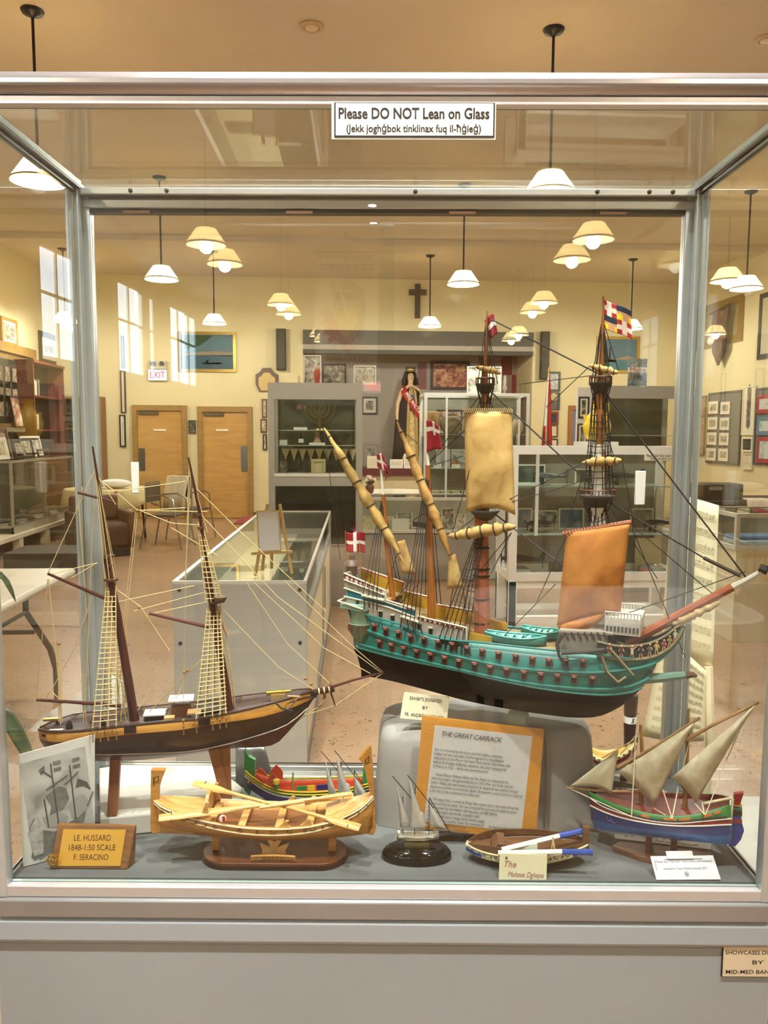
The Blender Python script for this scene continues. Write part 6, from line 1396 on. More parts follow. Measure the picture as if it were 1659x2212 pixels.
# ---- on the stage
pz = zb
YS = ROOM_B + .35
c0 = P(885, 1003, YS); H_M = P(885, 792, YS).z - zb; s = H_M / 1.80
mn = empty('mannequin', 'person-sized mannequin in dark cape, gold gown, crown and red sash, standing on the stage', 'mannequin', (c0.x, YS, zb), R(8))
def skin(name, verts, edges, radii, m, parent):
    me = bpy.data.meshes.new(name); me.from_pydata([tuple(Vector(v) * s) for v in verts], edges, []); me.update(); me.materials.append(m)
    o = bpy.data.objects.new(name, me); COL.objects.link(o); o.parent = parent
    o.modifiers.new('skin', 'SKIN'); sv = me.skin_vertices[0].data
    for q, r in zip(sv, radii): q.radius = (r[0] * s, r[1] * s) if isinstance(r, tuple) else (r * s, r * s)
    sv[0].use_root = True
    sd = o.modifiers.new('subd', 'SUBSURF'); sd.levels = 1; sd.render_levels = 2
    for p_ in me.polygons: p_.use_smooth = True
    return o
SKN = plain('#d9b48c', .5)
V = [(0, 0, .95), (0, 0, 1.10), (0, -.01, 1.25), (0, 0, 1.38), (0, 0, 1.47), (0, -.01, 1.53), (0, -.015, 1.62), (0, -.01, 1.69),
     (-.15, -.02, 1.38), (-.25, -.10, 1.14), (-.285, -.20, .93), (-.28, -.22, .84), (.15, 0, 1.38), (.20, .02, 1.16), (.16, -.10, 1.06), (.08, -.14, 1.10),
     (-.08, 0, .90), (-.085, 0, .50), (-.085, .02, .09), (-.085, -.08, .03), (.08, 0, .90), (.085, 0, .50), (.085, .02, .09), (.085, -.08, .03)]
E = [(0, 1), (1, 2), (2, 3), (3, 4), (4, 5), (5, 6), (6, 7), (3, 8), (8, 9), (9, 10), (10, 11), (3, 12), (12, 13), (13, 14), (14, 15), (0, 16), (16, 17), (17, 18), (18, 19), (0, 20), (20, 21), (21, 22), (22, 23)]
RR = [.13, (.10, .085), (.125, .10), (.12, .08), .045, .05, (.072, .085), (.05, .06), .052, .036, .028, .022, .052, .036, .028, .022, .08, .055, .035, .03, .08, .055, .035, .03]
skin('body', V, E, RR, SKN, mn)
Vs = lambda *p_: Vector(p_) * s
fe = MB(); fe.mat(0)
for x in (-.026, .026): fe.ball(Vs(x, -.098, 1.640), .0085 * s, 6)
fe.mat(1).ball(Vs(0, -.10, 1.585), .014 * s, 6, (1.3, .4, .5)).mat(2).tube([Vs(0, -.095, 1.645), Vs(0, -.112, 1.612)], [.006 * s, .010 * s], 6)
fe.build('face', [plain('#2a1d18', .5), plain('#a8453c', .5), SKN], mn)
hr = MB(); rows = []
for j in range(10):
    a = -.25 + j / 9 * (math.pi * .5 + .25) ; z = 1.60 + .145 * math.sin(a) if a > 0 else 1.60 + a * .50; r = .115 * math.cos(max(a, 0)) ** .6 + .025 * (a < 0)
    rows.append([Vs(r * math.sin(q), .02 + r * 1.0 * math.cos(q), z) for q in [R(-128) + R(256) * k / 18 for k in range(19)]])
hr.grid(rows).build('hair', plain('#2b2018', .6), mn, solid=.02 * s)
cr_ = MB(); cr_.loft([[Vs(.085 * math.cos(q), .0 + .085 * math.sin(q), z + (.035 * (k % 2) if z > 1.75 else 0)) for k, q in enumerate([2 * math.pi * k / 20 for k in range(20)])] for z in (1.70, 1.765)], False).build('crown', plain('#c4ad72', .25, .9), mn, solid=.006 * s)
g = MB(); rows = []
for z, rx, ry in ((.02, .24, .20), (.35, .21, .16), (.70, .18, .14), (.95, .155, .125), (1.10, .118, .10), (1.22, .145, .12), (1.30, .135, .11)): rows.append([Vs(rx * math.cos(q), ry * math.sin(q) - .01, z) for q in [2 * math.pi * k / 24 for k in range(24)]])
g.loft(rows, False).build('gown', blotch(['#a88b52', '#d0b57c', '#e2cd98'], 20, .5, 4.0), mn)
MB().box(Vs(-.05, -.145, 1.02), Vs(.07, -.12, 1.30)).build('bodice_panel', plain('#2f6078', .5), mn)
for sg_ in (-1, 1):
    rows = []
    for z, o_ in ((1.44, .055), (1.36, .16), (1.15, .235), (.8, .27), (.4, .30), (.03, .33)):
        rows.append([Vs(sg_ * lerp(o_ * (.28 if sg_ < 0 else .30), o_, math.sin(q)), lerp(-.16, .16, q / math.pi * 1.0) if z < 1.4 else lerp(-.06, .09, q / math.pi), z) for q in [math.pi * k / 12 for k in range(13)]])
    MB().grid(rows).build('cape', plain('#2a1419', .8, vary=.3, scale=14), mn, solid=.012 * s)
    MB().tube([rows[j][0] for j in range(len(rows))], [.016 * s, .020 * s, .024 * s, .026 * s, .028 * s, .03 * s], 8).build('cape_trim', plain('#b99a4f', .5, .3), mn)
sp = [Vs(-.15, -.02, 1.44), Vs(-.13, -.145, 1.32), Vs(-.02, -.185, 1.16), Vs(.10, -.195, .98), Vs(.17, -.16, .86)]
wd_ = Vs(.045, 0, .04); MB().grid([[p_ - wd_, p_ + wd_] for p_ in sp]).build('sash', plain('#b3202a', .6), mn, solid=.004)
text('MISS MALTA', .085 * s, plain('#f0e4d8', .6), mn, basis((sp[1] + sp[3]) / 2 + Vector((.012, -.055, .004)) * 1.0, sp[3] - sp[1], wd_), .008, width=.42 * s)
a, b = P(938, 780, YS + .8), P(1010, 840, YS + .8)
framed('framed_picture', 'large dark framed group photograph in red tones on the stage wall', 'picture', ((a.x + b.x) / 2, ROOM_B + 1.29, P(970, 842, ROOM_B + 1.29).z), 0, .78, .56, .055, plain('#3a2024', .5), blotch(['#5d2420', '#9a4a38', '#c98a5e', '#e0b583'], 9, .5, 6.0, (1, 1, 1.4)))
# chequered red and white flags hung at the back of the stage
for (x0, y0, x1, y1, lb, sd_) in ((1035, 770, 1152, 850, 'faded red and white chequered cloth hung on the stage wall', 0), (903, 783, 921, 840, 'dusky pink cloth hung beside the framed group photograph', 1)):
    a, b = P(x0, y0, ROOM_B + 1.28), P(x1, y1, ROOM_B + 1.28); mb = MB(); n_ = 5 if not sd_ else 1
    for i in range(n_):
        for j in range(2 if not sd_ else 1):
            mb.mat((i + j) % 2 if not sd_ else 1); mm = 2 if not sd_ else 1
            mb.box((lerp(a.x, b.x, i / n_), ROOM_B + 1.275, lerp(b.z, a.z, j / mm)), (lerp(a.x, b.x, (i + 1) / n_), ROOM_B + 1.285, lerp(b.z, a.z, (j + 1) / mm)))
    tag(mb.build('wall_cloth', [plain('#a98a80', .8), plain('#8a2c30', .8) if not sd_ else plain('#8f5f5c', .8)], smooth=False), lb, 'cloth')
p = P(1090, 846, YS); t = empty('oil_lamp', 'small clear glass oil lamp standing in front of the chequered cloth', 'lamp', (p.x, YS, P(1105, 853, YS).z - .02))
MB().lathe([(.06, 0), (.05, .03), (.018, .07), (.05, .12), (.05, .16), (.03, .20), (.04, .25), (.022, .38)], (0, 0, 0), 16).build('lamp_body', plain('#c9bfae', .15), t)
st_ = empty('side_table', 'plain table on the stage behind the tall white case', 'table', (p.x, YS, zb)); MB().box((-.6, -.25, t.location.z - zb - .05), (.4, .25, t.location.z - zb - .002)).build('tabletop', WALN, st_)
for x in (-.55, .35): MB().box((x - .03, -.2, 0), (x + .03, .2, t.location.z - zb - .05)).build('leg', WALN, st_)
# white paper stack and documents along the stage edge
for k, (x0, y0, x1, y1, lb, col) in enumerate(((793, 985, 827, 1012, 'cream framed certificate propped on the stage edge', '#eadfc0'), (842, 992, 870, 1014, 'white paper pad propped on the stage edge', '#f4efe6'), (872, 980, 896, 1015, 'tall white envelope propped on the stage edge', '#f7f3ea'))):
    a, b = P(x0, y0, ROOM_B + .05), P(x1, y1, ROOM_B + .05); t = empty('document', lb, 'document', ((a.x + b.x) / 2, ROOM_B + .05 - .02 * k, zb)); w_ = (b.x - a.x) / 2
    MB().box((-w_, -.012, 0.001), (w_, 0, a.z - zb)).build('sheet', plain(col, .6), t, smooth=False); MB().box((-w_ * .75, -.014, .06), (w_ * .75, -.0125, (a.z - zb) * .8)).build('print', plain('#e2d6bb', .6), t, smooth=False)
for k, (x0, y0, x1, y1, lb) in enumerate(((786, 853, 818, 893, 'framed black and white photograph high beside the mannequin'), (786, 950, 817, 1000, 'framed dark portrait low beside the mannequin'))):
    a, b = P(x0, y0, YS + .2), P(x1, y1, YS + .2); framed('framed_picture', lb, 'picture', ((a.x + b.x) / 2, ROOM_B + 1.29 if k == 0 else YS + .3, b.z if k == 0 else zb), 0, b.x - a.x + .03, a.z - b.z, .03, BLKF if k == 0 else plain('#8b8374', .5), photo(40 + k), CARDM if k == 0 else None, .05)

# ---- glass showcases
def showcase(name, label, x0, x1, y0, y1, h, zb_, zg, fr, fm, bm, shelves=(), rz=0.0, back=None, mull=(), gl=True, zfloor=None):
    """A case from the floor to h: solid base up to zb_, glass from zg up."""
    t = empty(name, label, 'display case', ((x0 + x1) / 2, (y0 + y1) / 2, 0), rz); w, d = (x1 - x0) / 2, (y1 - y0) / 2
    if zb_ > 0: MB().box((-w + .01, -d + .01, .0), (w - .01, d - .01, zb_)).build('base_cabinet', bm, t, bevel=.004)
    f = MB()
    for sx in (-1, 1):
        for sy in (-1, 1): f.box((sx * w, sy * d, zb_), (sx * (w - fr), sy * (d - fr), h))
    for z_ in ((h - fr, h), (zg - fr, zg)):
        for sy in (-1, 1): f.box((-w + fr, sy * d, z_[0]), (w - fr, sy * (d - fr), z_[1]))
        for sx in (-1, 1): f.box((sx * w, -d + fr, z_[0]), (sx * (w - fr), d - fr, z_[1]))
    for m_ in mull: f.box((m_ - fr * .35, -d + .001, zg), (m_ + fr * .35, -d + .02, h - fr))
    f.build('frame', fm, t, smooth=False)
    if zg - fr > zb_ + .002: MB().box((-w + fr, -d + fr, zg - fr), (w - fr, d - fr, zg - fr + .015)).build('deck', bm, t, smooth=False)
    for z_ in shelves: MB().box((-w + fr + .004, -d + fr + .004, z_ - .006), (w - fr - .004, d - fr - .004, z_)).build('glass_shelf', plain('#b9cabd', .15), t, smooth=False)
    if back is not None: MB().box((-w + fr, d - .02, zg), (w - fr, d - .01, h - fr)).build('back_panel', back, t, smooth=False)
    def pn(a, b, thin):
        m_ = MB().box(a, b); fs = {0: (3, 5), 1: (2, 4), 2: (0, 1)}[thin]; m_.fm = [0 if k in fs else 1 for k in range(6)]; m_.build('glass_pane', [GLASS_FAR, EDGE], t, smooth=False)
    pn((-w + fr, -d + .006, zg), (w - fr, -d + .010, h - fr), 1); pn((-w + fr, -d + fr, h - .010), (w - fr, d - fr, h - .006), 2)
    return t
def small(name, label, cat, loc, build, rz=0.0, group=None):
    t = empty(name, label, cat, loc, rz, group); build(t); return t


# A: tall grey case left of centre
YA = 7.0; a, b = P(578, 826, YA), P(783, 826, YA); zg = P(680, 1022, YA).z; zl = P(680, 1050, YA).z
A_ = showcase('display_case', 'tall grey framed display case with a seven-branched candlestick inside', a.x, b.x, YA, YA + .5, a.z, .55, zg + .0, .055, GRYF, plain('#a39d94', .5), (P(700, 962, YA).z, P(700, 929, YA).z), back=plain('#57563f', .5, vary=.5, scale=6))
w_ = (b.x - a.x) / 2
MB().box((-w_, -.252, a.z - .145), (w_, -.20, a.z)).build('header_panel', GRYF, A_, smooth=False); MB().box((-w_, -.252, zl), (w_, -.2, zg - .01)).build('middle_panel', GRYF, A_, smooth=False); MB().box((-w_ + .05, -.256, zg - .03), (w_ - .05, -.2, zg - .004)).build('sill_strip', WHITE, A_, smooth=False)
MB().box((-w_ + .06, -.252, .56), (w_ - .06, -.245, zl)).build('lower_glass', plain('#171a14', .08), A_, smooth=False)
cxA = (a.x + b.x) / 2
def menorah(t):
    BRS = plain('#8c7a4a', .3, .8)
    MB().lathe([(.06, 0), (.055, .015), (.014, .03), (.014, .10), (.02, .11), (.012, .12), (.012, .20)], (0, 0, 0), 14).build('stem', BRS, t)
    for k in (1, 2, 3):
        r = .045 * k; MB().tube([(r * math.cos(q), 0, .20 + r * math.sin(q)) for q in [math.pi + math.pi * j / 16 for j in range(17)]], .007, 6).build('arm', BRS, t)
    for k in range(-3, 4): MB().lathe([(.008, .20), (.014, .205), (.012, .22)], (k * .045, 0, 0), 10).build('candle_cup', BRS, t)
small('candlestick', 'brass seven-branched candlestick in the tall grey case', 'candlestick', (P(690, 900, YA + .2).x, YA + .28, P(700, 929, YA).z + .001), menorah)
zs = P(700, 962, YA).z + .001
def bust(t): MB().lathe([(.04, 0), (.04, .02), (.034, .03), (.024, .055), (.027, .072), (.015, .09), (.02, .102), (.013, .118), (0, .121)], (0, 0, 0), 14).build('figure', plain('#a8806e', .5), t); MB().box((-.07, -.05, -.0), (.07, .05, .02)).build('plinth', WHITE, t)
small('statuette', 'pink stone statuette on the shelf of the tall grey case', 'statuette', (P(685, 962, YA + .1).x, YA + .14, zs), bust)
small('bottle', 'dark bottle with a pale label on the shelf of the tall grey case', 'bottle', (P(650, 962, YA + .1).x, YA + .14, zs), lambda t: (MB().lathe([(.021, 0), (.022, .01), (.022, .065), (.009, .088), (.008, .112), (0, .113)], (0, 0, 0), 14).build('glass_body', plain('#1f2a1c', .15), t), MB().lathe([(.0225, .02), (.0225, .055)], (0, 0, 0), 14).build('paper_label', WHITE, t)))
small('place_card', 'small white card on the shelf of the tall grey case', 'card', (P(612, 970, YA + .1).x, YA + .12, zs), lambda t: MB().box((-.035, -.004, 0), (.035, .0, .045)).build('card', WHITE, t))
small('place_card', 'long white strip label below the candlestick', 'card', (P(649, 930, YA + .1).x, YA + .10, P(700, 929, YA).z + .001), lambda t: MB().box((-.06, -.004, 0), (.06, .0, .024)).build('card', WHITE, t))
def lace(t):
    mb = MB(); n_ = 9
    for k in range(n_):
        x = lerp(-.34, .34, (k + .5) / n_); mb.add([(x - .037, 0, .10), (x + .037, 0, .10), (x, -.005, -.01), (x - .012, -.003, .03), (x + .012, -.003, .03)], [(0, 1, 4, 2, 3)])
    mb.build('lace_edge', plain('#c9bd94', .8), t, solid=.002, smooth=False); mb = MB(); rows = []
    for z in (.095, -.03, -.11): rows.append([Vector((lerp(-.33, .33, i / 40), .012 + .012 * math.sin(i * 1.3), z)) for i in range(41)])
    mb.grid(rows).build('cloth', plain('#20291c', .8), t, solid=.004)
small('lace_cloth', 'dark green cloth with a cream lace edge hung across the tall grey case', 'cloth', (cxA + .03, YA + .16, P(700, 985, YA).z - .04), lace)
zd = zg - .055 + .016
a1, b1 = P(675, 975, YA + .08), P(700, 1010, YA + .08); framed('framed_photo', 'small gold framed picture on the floor of the tall grey case', 'photo', ((a1.x + b1.x) / 2, YA + .13, zd), 0, .13, .16, .022, plain('#c9b98a', .4), plain('#d9c9a0', .6))
framed('framed_photo', 'leaning grey print at the end of the tall grey case', 'photo', (P(612, 1000, YA + .1).x, YA + .13, zd), 0, .08, .15, .006, BLKF, photo(50, '#3d3a30', '#77715c', '#b9b196', 30))
# on top of A
zt = a.z
for k, (x0, y0, x1, y1, lb, pm) in enumerate(((656, 768, 694, 826, 'white picture collage standing on the tall grey case', photo(51, '#6f6a60', '#c4bba8', '#efe8d8', 24)), (696, 786, 748, 826, 'wide team photograph standing on the tall grey case', photo(52, '#4c463c', '#8b8272', '#c9bfa9', 18)), (764, 790, 812, 826, 'pale group photograph at the end of the tall grey case top', photo(53, '#8d8474', '#c9c0ac', '#efe6d4', 22)))):
    a1, b1 = P(x0, y0, YA + .2), P(x1, y1, YA + .2); framed('framed_photo', lb, 'photo', ((a1.x + b1.x) / 2, YA + .2, zt + .001), 0, b1.x - a1.x, a1.z - zt, .010, WHF if k != 1 else BLKF, pm)
small('figurine', 'small red and white figurine on top of the tall grey case', 'figurine', (P(685, 822, YA + .12).x, YA + .10, zt + .001), lambda t: (MB().lathe([(.02, 0), (.026, .05), (.030, .09), (.020, .12), (.006, .125)], (0, 0, 0), 12).build('body', plain('#b8452c', .5), t), MB().ball((0, 0, .14), .016, 8).build('head', SKN, t)))
small('candle', 'short cream candle at the corner of the tall grey case top', 'candle', (P(646, 822, YA + .12).x, YA + .10, zt + .001), lambda t: MB().lathe([(.012, 0), (.012, .06), (.004, .065), (.003, .09), (0, .095)], (0, 0, 0), 10).build('wax', plain('#e6d6a8', .5), t))

# counter in the foreground of the hall
k0, k1, k2, k3 = PZ(372, 1255, .9), PZ(662, 1255, .9), PZ(718, 1103, .9), PZ(560, 1103, .9)
cw = (k1 - k0).length; cl = ((k3 - k0).length + (k2 - k1).length) / 2; crz = math.atan2(-(k3.x + k2.x - k0.x - k1.x) / 2, (k3.y + k2.y - k0.y - k1.y) / 2)
cm_ = (k0 + k1) / 2; C_ = Frame((cm_.x, cm_.y, 0), crz)
ct = empty('counter_case', 'long low grey counter case with a glass top and an easel on it', 'display case', C_.loc, C_.rz)
h2 = cw / 2
cm1 = MB().box((-h2, 0, 0), (h2, .02, .885)); cm1.build('end_panel', plain('#a7a49a', .5), ct, bevel=.003)
MB().box((-h2, .02, .0), (h2 - .06, cl, .70)).build('cabinet', plain('#9d9a90', .5), ct)
MB().box((-h2, .02, .70), (-h2 + .015, cl, .885)).build('side_panel', plain('#bdb9ae', .5), ct); MB().box((-h2, cl - .02, .0), (h2, cl, .885)).build('end_panel', plain('#a7a49a', .5), ct)
f = MB().box((-h2, 0, .885), (h2, .014, .9)).box((-h2, cl - .014, .885), (h2, cl, .9)).box((-h2, .014, .885), (-h2 + .022, cl - .014, .9)).box((h2 - .014, .014, .885), (h2, cl - .014, .9)); f.build('top_frame', plain('#dedad0', .35, .4), ct)
def pn2(a, b, par, fs): m_ = MB().box(a, b); m_.fm = [0 if k in fs else 1 for k in range(6)]; return m_.build('glass_top', [GLASS_FAR, EDGE], par, smooth=False)
pn2((-h2 + .022, .014, .888), (h2 - .014, cl - .014, .894), ct, (0, 1))
for k in range(3):
    y0 = .03 + (cl - .06) * k / 3; y1 = .03 + (cl - .06) * (k + 1) / 3; x = h2 - .012 - (.012 if k % 2 else 0)
    MB().box((x - .01, y0, .06), (x, y1 + .03, .68)).build('sliding_door', plain('#e4dcc4', .45), ct, bevel=.002); MB().box((x, y0 + .04, .30), (x + .005, y0 + .055, .60)).build('door_pull', BLKF, ct)
    MB().box((x - .006, y0, .72), (x, y1 + .02, .88)).build('side_glass', GLASS_FAR, ct, smooth=False)
MB().box((h2 - .03, .02, .68), (h2, cl, .72)).build('side_rail', ALU, ct); MB().box((h2 - .03, .02, .0), (h2 - .004, cl, .06)).build('plinth', plain('#77746c', .5), ct)
for x in (-h2 + .03, h2 - .03):
    for z in (.86, .62): MB().lathe([(0, 0), (.009, 0), (.008, .003), (0, .004)], (x, 0, z), 12, RX90).build('screw', plain('#55534c', .4, .8), ct)
MB().box((-h2 + .016, .03, .702), (.02, cl - .03, .706)).build('cream_lining', plain('#f3e6bf', .7), ct, smooth=False); MB().box((.02, .03, .702), (h2 - .035, cl - .03, .706)).build('reflection_lining', plain('#3d4634', .6, vary=.5, scale=5), ct, smooth=False)  # the dark half has the glass top's green reflection put into its colour
def onc(px, py, z=.707): return PZ(px, py, z)
p = onc(498, 1236); small('framed_photo', 'dark picture in a gold frame lying inside the counter, nearest corner', 'photo', (p.x + .10, p.y + .1, .7075), lambda t: (MB().box((-.10, -.07, 0), (.10, .07, .012)).build('frame', plain('#b59a55', .4, .3), t, smooth=False), MB().box((-.085, -.055, .012), (.085, .055, .014)).build('picture', photo(61, '#26302a', '#4d5348', '#a59c7c', 40), t, smooth=False)), crz)
for k, (px, py, w_, l_, lb) in enumerate(((430, 1243, .11, .08, 'printed sheet with dark stripes at the near corner inside the counter'), (560, 1245, .05, .14, 'typed cream sheet inside the counter under the easel'), (640, 1170, .16, .10, 'pale photograph under glass at the side of the counter'), (630, 1215, .15, .06, 'silver label strip inside the counter, near the clips'), (610, 1135, .18, .09, 'grey print inside the counter, far end'))):
    p = onc(px, py); small('document', lb, 'document', (p.x + (.09 if k == 0 else 0), p.y + (.12 if k == 0 else 0), .7075 + .0005 * k), lambda t: MB().box((-w_ / 2, -l_ / 2, 0), (w_ / 2, l_ / 2, .003)).build('sheet', (photo(62, '#2f302a', '#d8cfae', '#efe6c8', 60), plain('#e9ddb4', .6), photo(63, '#5a6252', '#8f9580', '#c9cbb4', 9), plain('#cfd3c8', .3), photo(64, '#3a4234', '#66705a', '#a0a58e', 12))[k], t, smooth=False), crz)
# easel on the counter
pe = PZ(585, 1243, .9); es = empty('small_easel', 'light wooden table easel holding a white sheet, on the glass counter', 'easel', (pe.x, pe.y + .06, .9003), R(14))
EW = wood('#c29a54', '#d8b574', .5, (30, 30, 5)); hE = (P(600, 1093, pe.y).z - .9)
for a1, b1 in (((-.085, -.05, 0), (-.012, .03, hE)), ((.085, -.05, 0), (.045, .03, hE)), ((.02, .13, 0), (.010, .03, hE * .85)), ((-.03, .10, 0), (-.01, .03, hE * .8))): MB().tube([a1, b1], .0075, 4).build('leg', EW, es, smooth=False)
MB().box((-.10, -.048, hE * .30), (.09, -.026, hE * .30 + .012)).build('ledge', EW, es, smooth=False); MB().box((-.03, .012, hE * .80), (.055, .022, hE * .80 + .012)).build('crossbar', EW, es, smooth=False)
framed('framed_sheet', 'white printed sheet in a thin wooden frame resting on the table easel', 'sheet', (pe.x - .004, pe.y + .012, .9003 + hE * .30 + .0125), R(14), .105, hE * .60, .005, EW, plain('#e6e4e6', .6), th=.006, tilt=-.30)

# B: low white framed case
YB = 8.2; a, b = P(720, 1075, YB), P(1100, 1075, YB); zf = P(900, 1146, YB).z; hB = a.z
showcase('display_case', 'low white framed display case with photographs, behind the galleon stern', a.x, b.x, YB, YB + .55, hB, zf - .04, zf, .03, WHF, plain('#a9a79f', .5), back=plain('#c2bca8', .5, vary=.3, scale=4))
for k, (x0, y0, x1, y1, lb, pm, fm) in enumerate(((728, 1092, 752, 1138, 'dark angled photograph at the end of the low white case', photo(71), BLKF), (755, 1116, 850, 1137, 'long cream print lying in the low white case', photo(72, '#b9ad84', '#ded2a6', '#efe6c6', 30), WHF), (858, 1108, 892, 1138, 'small mountain photograph in the low white case', photo(73, '#3a3f38', '#9a978a', '#e0dccb', 16), WHF), (846, 1120, 884, 1140, 'white typed card in the low white case', plain('#f0ece2', .6), WHF), (955, 1098, 982, 1137, 'white framed photograph of two dancers in the low white case', photo(74, '#3b2f28', '#8c7a66', '#e2d6c0', 22), WHF), (988, 1112, 1008, 1137, 'red and white souvenir card in the low white case', photo(75, '#8a2f24', '#d9c2ae', '#f0e6d8', 30), WHF))):
    a1, b1 = P(x0, y0, YB + .1), P(x1, y1, YB + .1); framed('framed_photo', lb, 'photo', ((a1.x + b1.x) / 2, YB + .10 + .03 * (k % 3), zf - .014), 0, b1.x - a1.x, max(.05, a1.z - zf + .014), .008, fm, pm, th=.01, tilt=-.1)
def ship_silh(t): MB().prism([(-.26, .10), (-.20, .03), (.02, .0), (.20, .02), (.27, .06), (.10, .05), (.02, .055), (-.14, .07)], lambda x, y, d: Vector((x, d, y)), -.03, .03).build('hull', plain('#2a2622', .5), t); MB().tube([(-.2, 0, .06), (-.05, 0, .16), (.15, 0, .14), (.26, 0, .06)], .005, 5).build('rail', BLKF, t)
p = P(925, 1134, YB + .25); small('model_boat', 'dark toy rowing boat inside the low white case', 'model boat', (p.x, YB + .3, zf - .014), ship_silh)
# flowers and round white table beside the stage
rt = PZ(840, 1075, .74); 
def rtable(t):
    MB().lathe([(.0, .735), (.62, .735), (.63, .725), (.64, .60), (.66, .45), (.655, .44), (.62, .60), (.0, .72)], (0, 0, 0), 30).build('tablecloth', plain('#eae1cd', .8), t)
    MB().lathe([(.03, .03), (.03, .72)], (0, 0, 0), 12).build('pedestal', BLKF, t); MB().lathe([(.3, 0), (.28, .02), (.04, .05), (0, .05)], (0, 0, 0), 16).build('foot', BLKF, t)
rtx, rty = P(850, 1060, 11.0).x, 11.0
small('round_table', 'round table under a white cloth in front of the stage', 'table', (rtx, rty, 0), rtable)
def flowers(t):
    MB().lathe([(.04, 0), (.055, .04), (.06, .09), (.045, .12)], (0, 0, 0), 14).build('pot', plain('#5a2a26', .5), t)
    for k in range(9):
        q = k * 2.4; r = .05 * (k % 3) * .5 + .02; MB().ball((r * math.cos(q), r * math.sin(q), .17 + .02 * (k % 4)), .026, 8, (1, 1, .8)).build('blossom', plain('#e9dccf' if k % 3 else '#b8545a', .6), t)
    mb = MB()
    for k in range(12): q = k * 1.1; mb.tube([(0, 0, .1), (.06 * math.cos(q), .06 * math.sin(q), .16 + .01 * (k % 3))], [.004, .008], 4)
    tag(mb.build('foliage', plain('#2f4a26', .6), t), kind='stuff')
small('flower_pot', 'small pot of white and pink flowers on the round white table', 'flowers', (P(798, 1060, rty - .2).x + .0, rty - .3, .737), flowers)

# C: tall white framed case
YC = 9.3; a, b = P(917, 848, YC), P(1145, 848, YC)
zs1, zs2, zs3 = P(1000, 938, YC).z, P(1000, 1012, YC).z, P(1000, 1074, YC).z; xm = (a.x + b.x) / 2
showcase('display_case', 'tall white framed display case with clay jars and plates on glass shelves', a.x, b.x, YC, YC + .55, a.z, zs3 - .05, zs3, .035, plain('#eceae4', .35, .2), plain('#a39d92', .5), (zs1, zs2), mull=(P(965, 900, YC).x - xm, P(1122, 900, YC).x - xm), back=plain('#a39c90', .5, vary=.4, scale=5))
def jar(prof, col): return lambda t: MB().lathe(prof, (0, 0, 0), 18).build('body', plain(col, .6, vary=.3, scale=30), t)
POT = [(.06, 0), (.11, .05), (.125, .10), (.10, .16), (.06, .19), (.065, .21)]
for px, zz, prof, col, lb, nm_ in ((975, zs1, [(r * 1.15, z * 1.15) for r, z in POT], '#8b7a62', 'large round clay pot on the upper shelf of the tall white case', 'clay_pot'), (932, zs1, [(.05, 0), (.085, .03), (.10, .14), (.105, .26), (.09, .27)], '#c99f6a', 'tall straw coloured vase on the upper shelf of the tall white case', 'vase'), (1012, zs1, [(.045, 0), (.06, .03), (.05, .10), (.03, .13), (.035, .15)], '#7a5a44', 'small brown jug on the upper shelf beside the clay pot', 'jug'),
                               (1118, zs1, [(.04, 0), (.07, .05), (.075, .12), (.04, .18), (.045, .2)], '#b59a72', 'pale jar at the far end of the upper shelf', 'jar'), (952, zs2, [(.03, 0), (.045, .03), (.04, .07), (.0, .075)], '#b9ad98', 'small round box on the middle shelf of the tall white case', 'box'), (985, zs2, [(.03, 0), (.05, .04), (.035, .09), (0, .095)], '#b5705a', 'pink shell ornament on the middle shelf of the tall white case', 'ornament')):
    p = P(px, 900, YC + .2); small(nm_, lb, 'pottery', (p.x, YC + .22, zz + .0005), jar(prof, col))
for k, (x0, x1, hh, zz, pm, lb) in enumerate(((942, 972, .22, zs2, photo(81, '#9aa0a8', '#cfd4d8', '#eef0ec', 8), 'pale blue painted plate picture on the middle shelf, first'), (975, 1008, .22, zs2, photo(82, '#5c625c', '#c4c8c0', '#f0eee4', 9), 'white picture of a dark hull on the middle shelf, second'), (944, 1000, .30, zs1, photo(83, '#3b2f33', '#8c6f66', '#d9b7a4', 14), 'framed street photograph at the back of the upper shelf'))):
    a1, b1 = P(x0, 950, YC + .4), P(x1, 950, YC + .4); framed('framed_photo', lb, 'photo', ((a1.x + b1.x) / 2, YC + (.38 if k < 2 else .50), zz + .0005), 0, b1.x - a1.x, hh, .012, WHF if k < 2 else BLKF, pm, th=.012)
for k in range(4):
    p = P(940 + 22 * k, 1060, YC + .15); small('white_box', ('first', 'second', 'third', 'fourth')[k] + ' small cream box from the left post on the floor of the tall white case', 'box', (p.x, YC + .18, zs3 - .0195), lambda t: (MB().box((-.05, -.05, 0), (.05, .05, .075)).build('box', plain('#d9cda8', .6), t), MB().box((-.053, -.053, .075), (.053, .053, .09)).build('lid', plain('#e6dcba', .6), t)))
for k in range(2):
    p = P(945 + 40 * k, 1020, YC + .05); small('place_card', 'white name card ' + ('below the middle shelf, near the post' if k == 0 else 'below the middle shelf, near the sail'), 'card', (p.x, YC + .06, zs2 + .0005), lambda t: MB().box((-.05, -.003, 0), (.05, 0, .05)).build('card', WHITE, t))
p = P(1030, 800, YC + .3); framed('photo_board', 'white board with small photographs standing on the tall white case', 'photo', (P(1045, 840, YC + .3).x, YC + .3, a.z + .001), 0, .42, P(1040, 792, YC + .3).z - a.z, .012, WHF, photo(85, '#6b665c', '#e0dac8', '#f2ede0', 10))
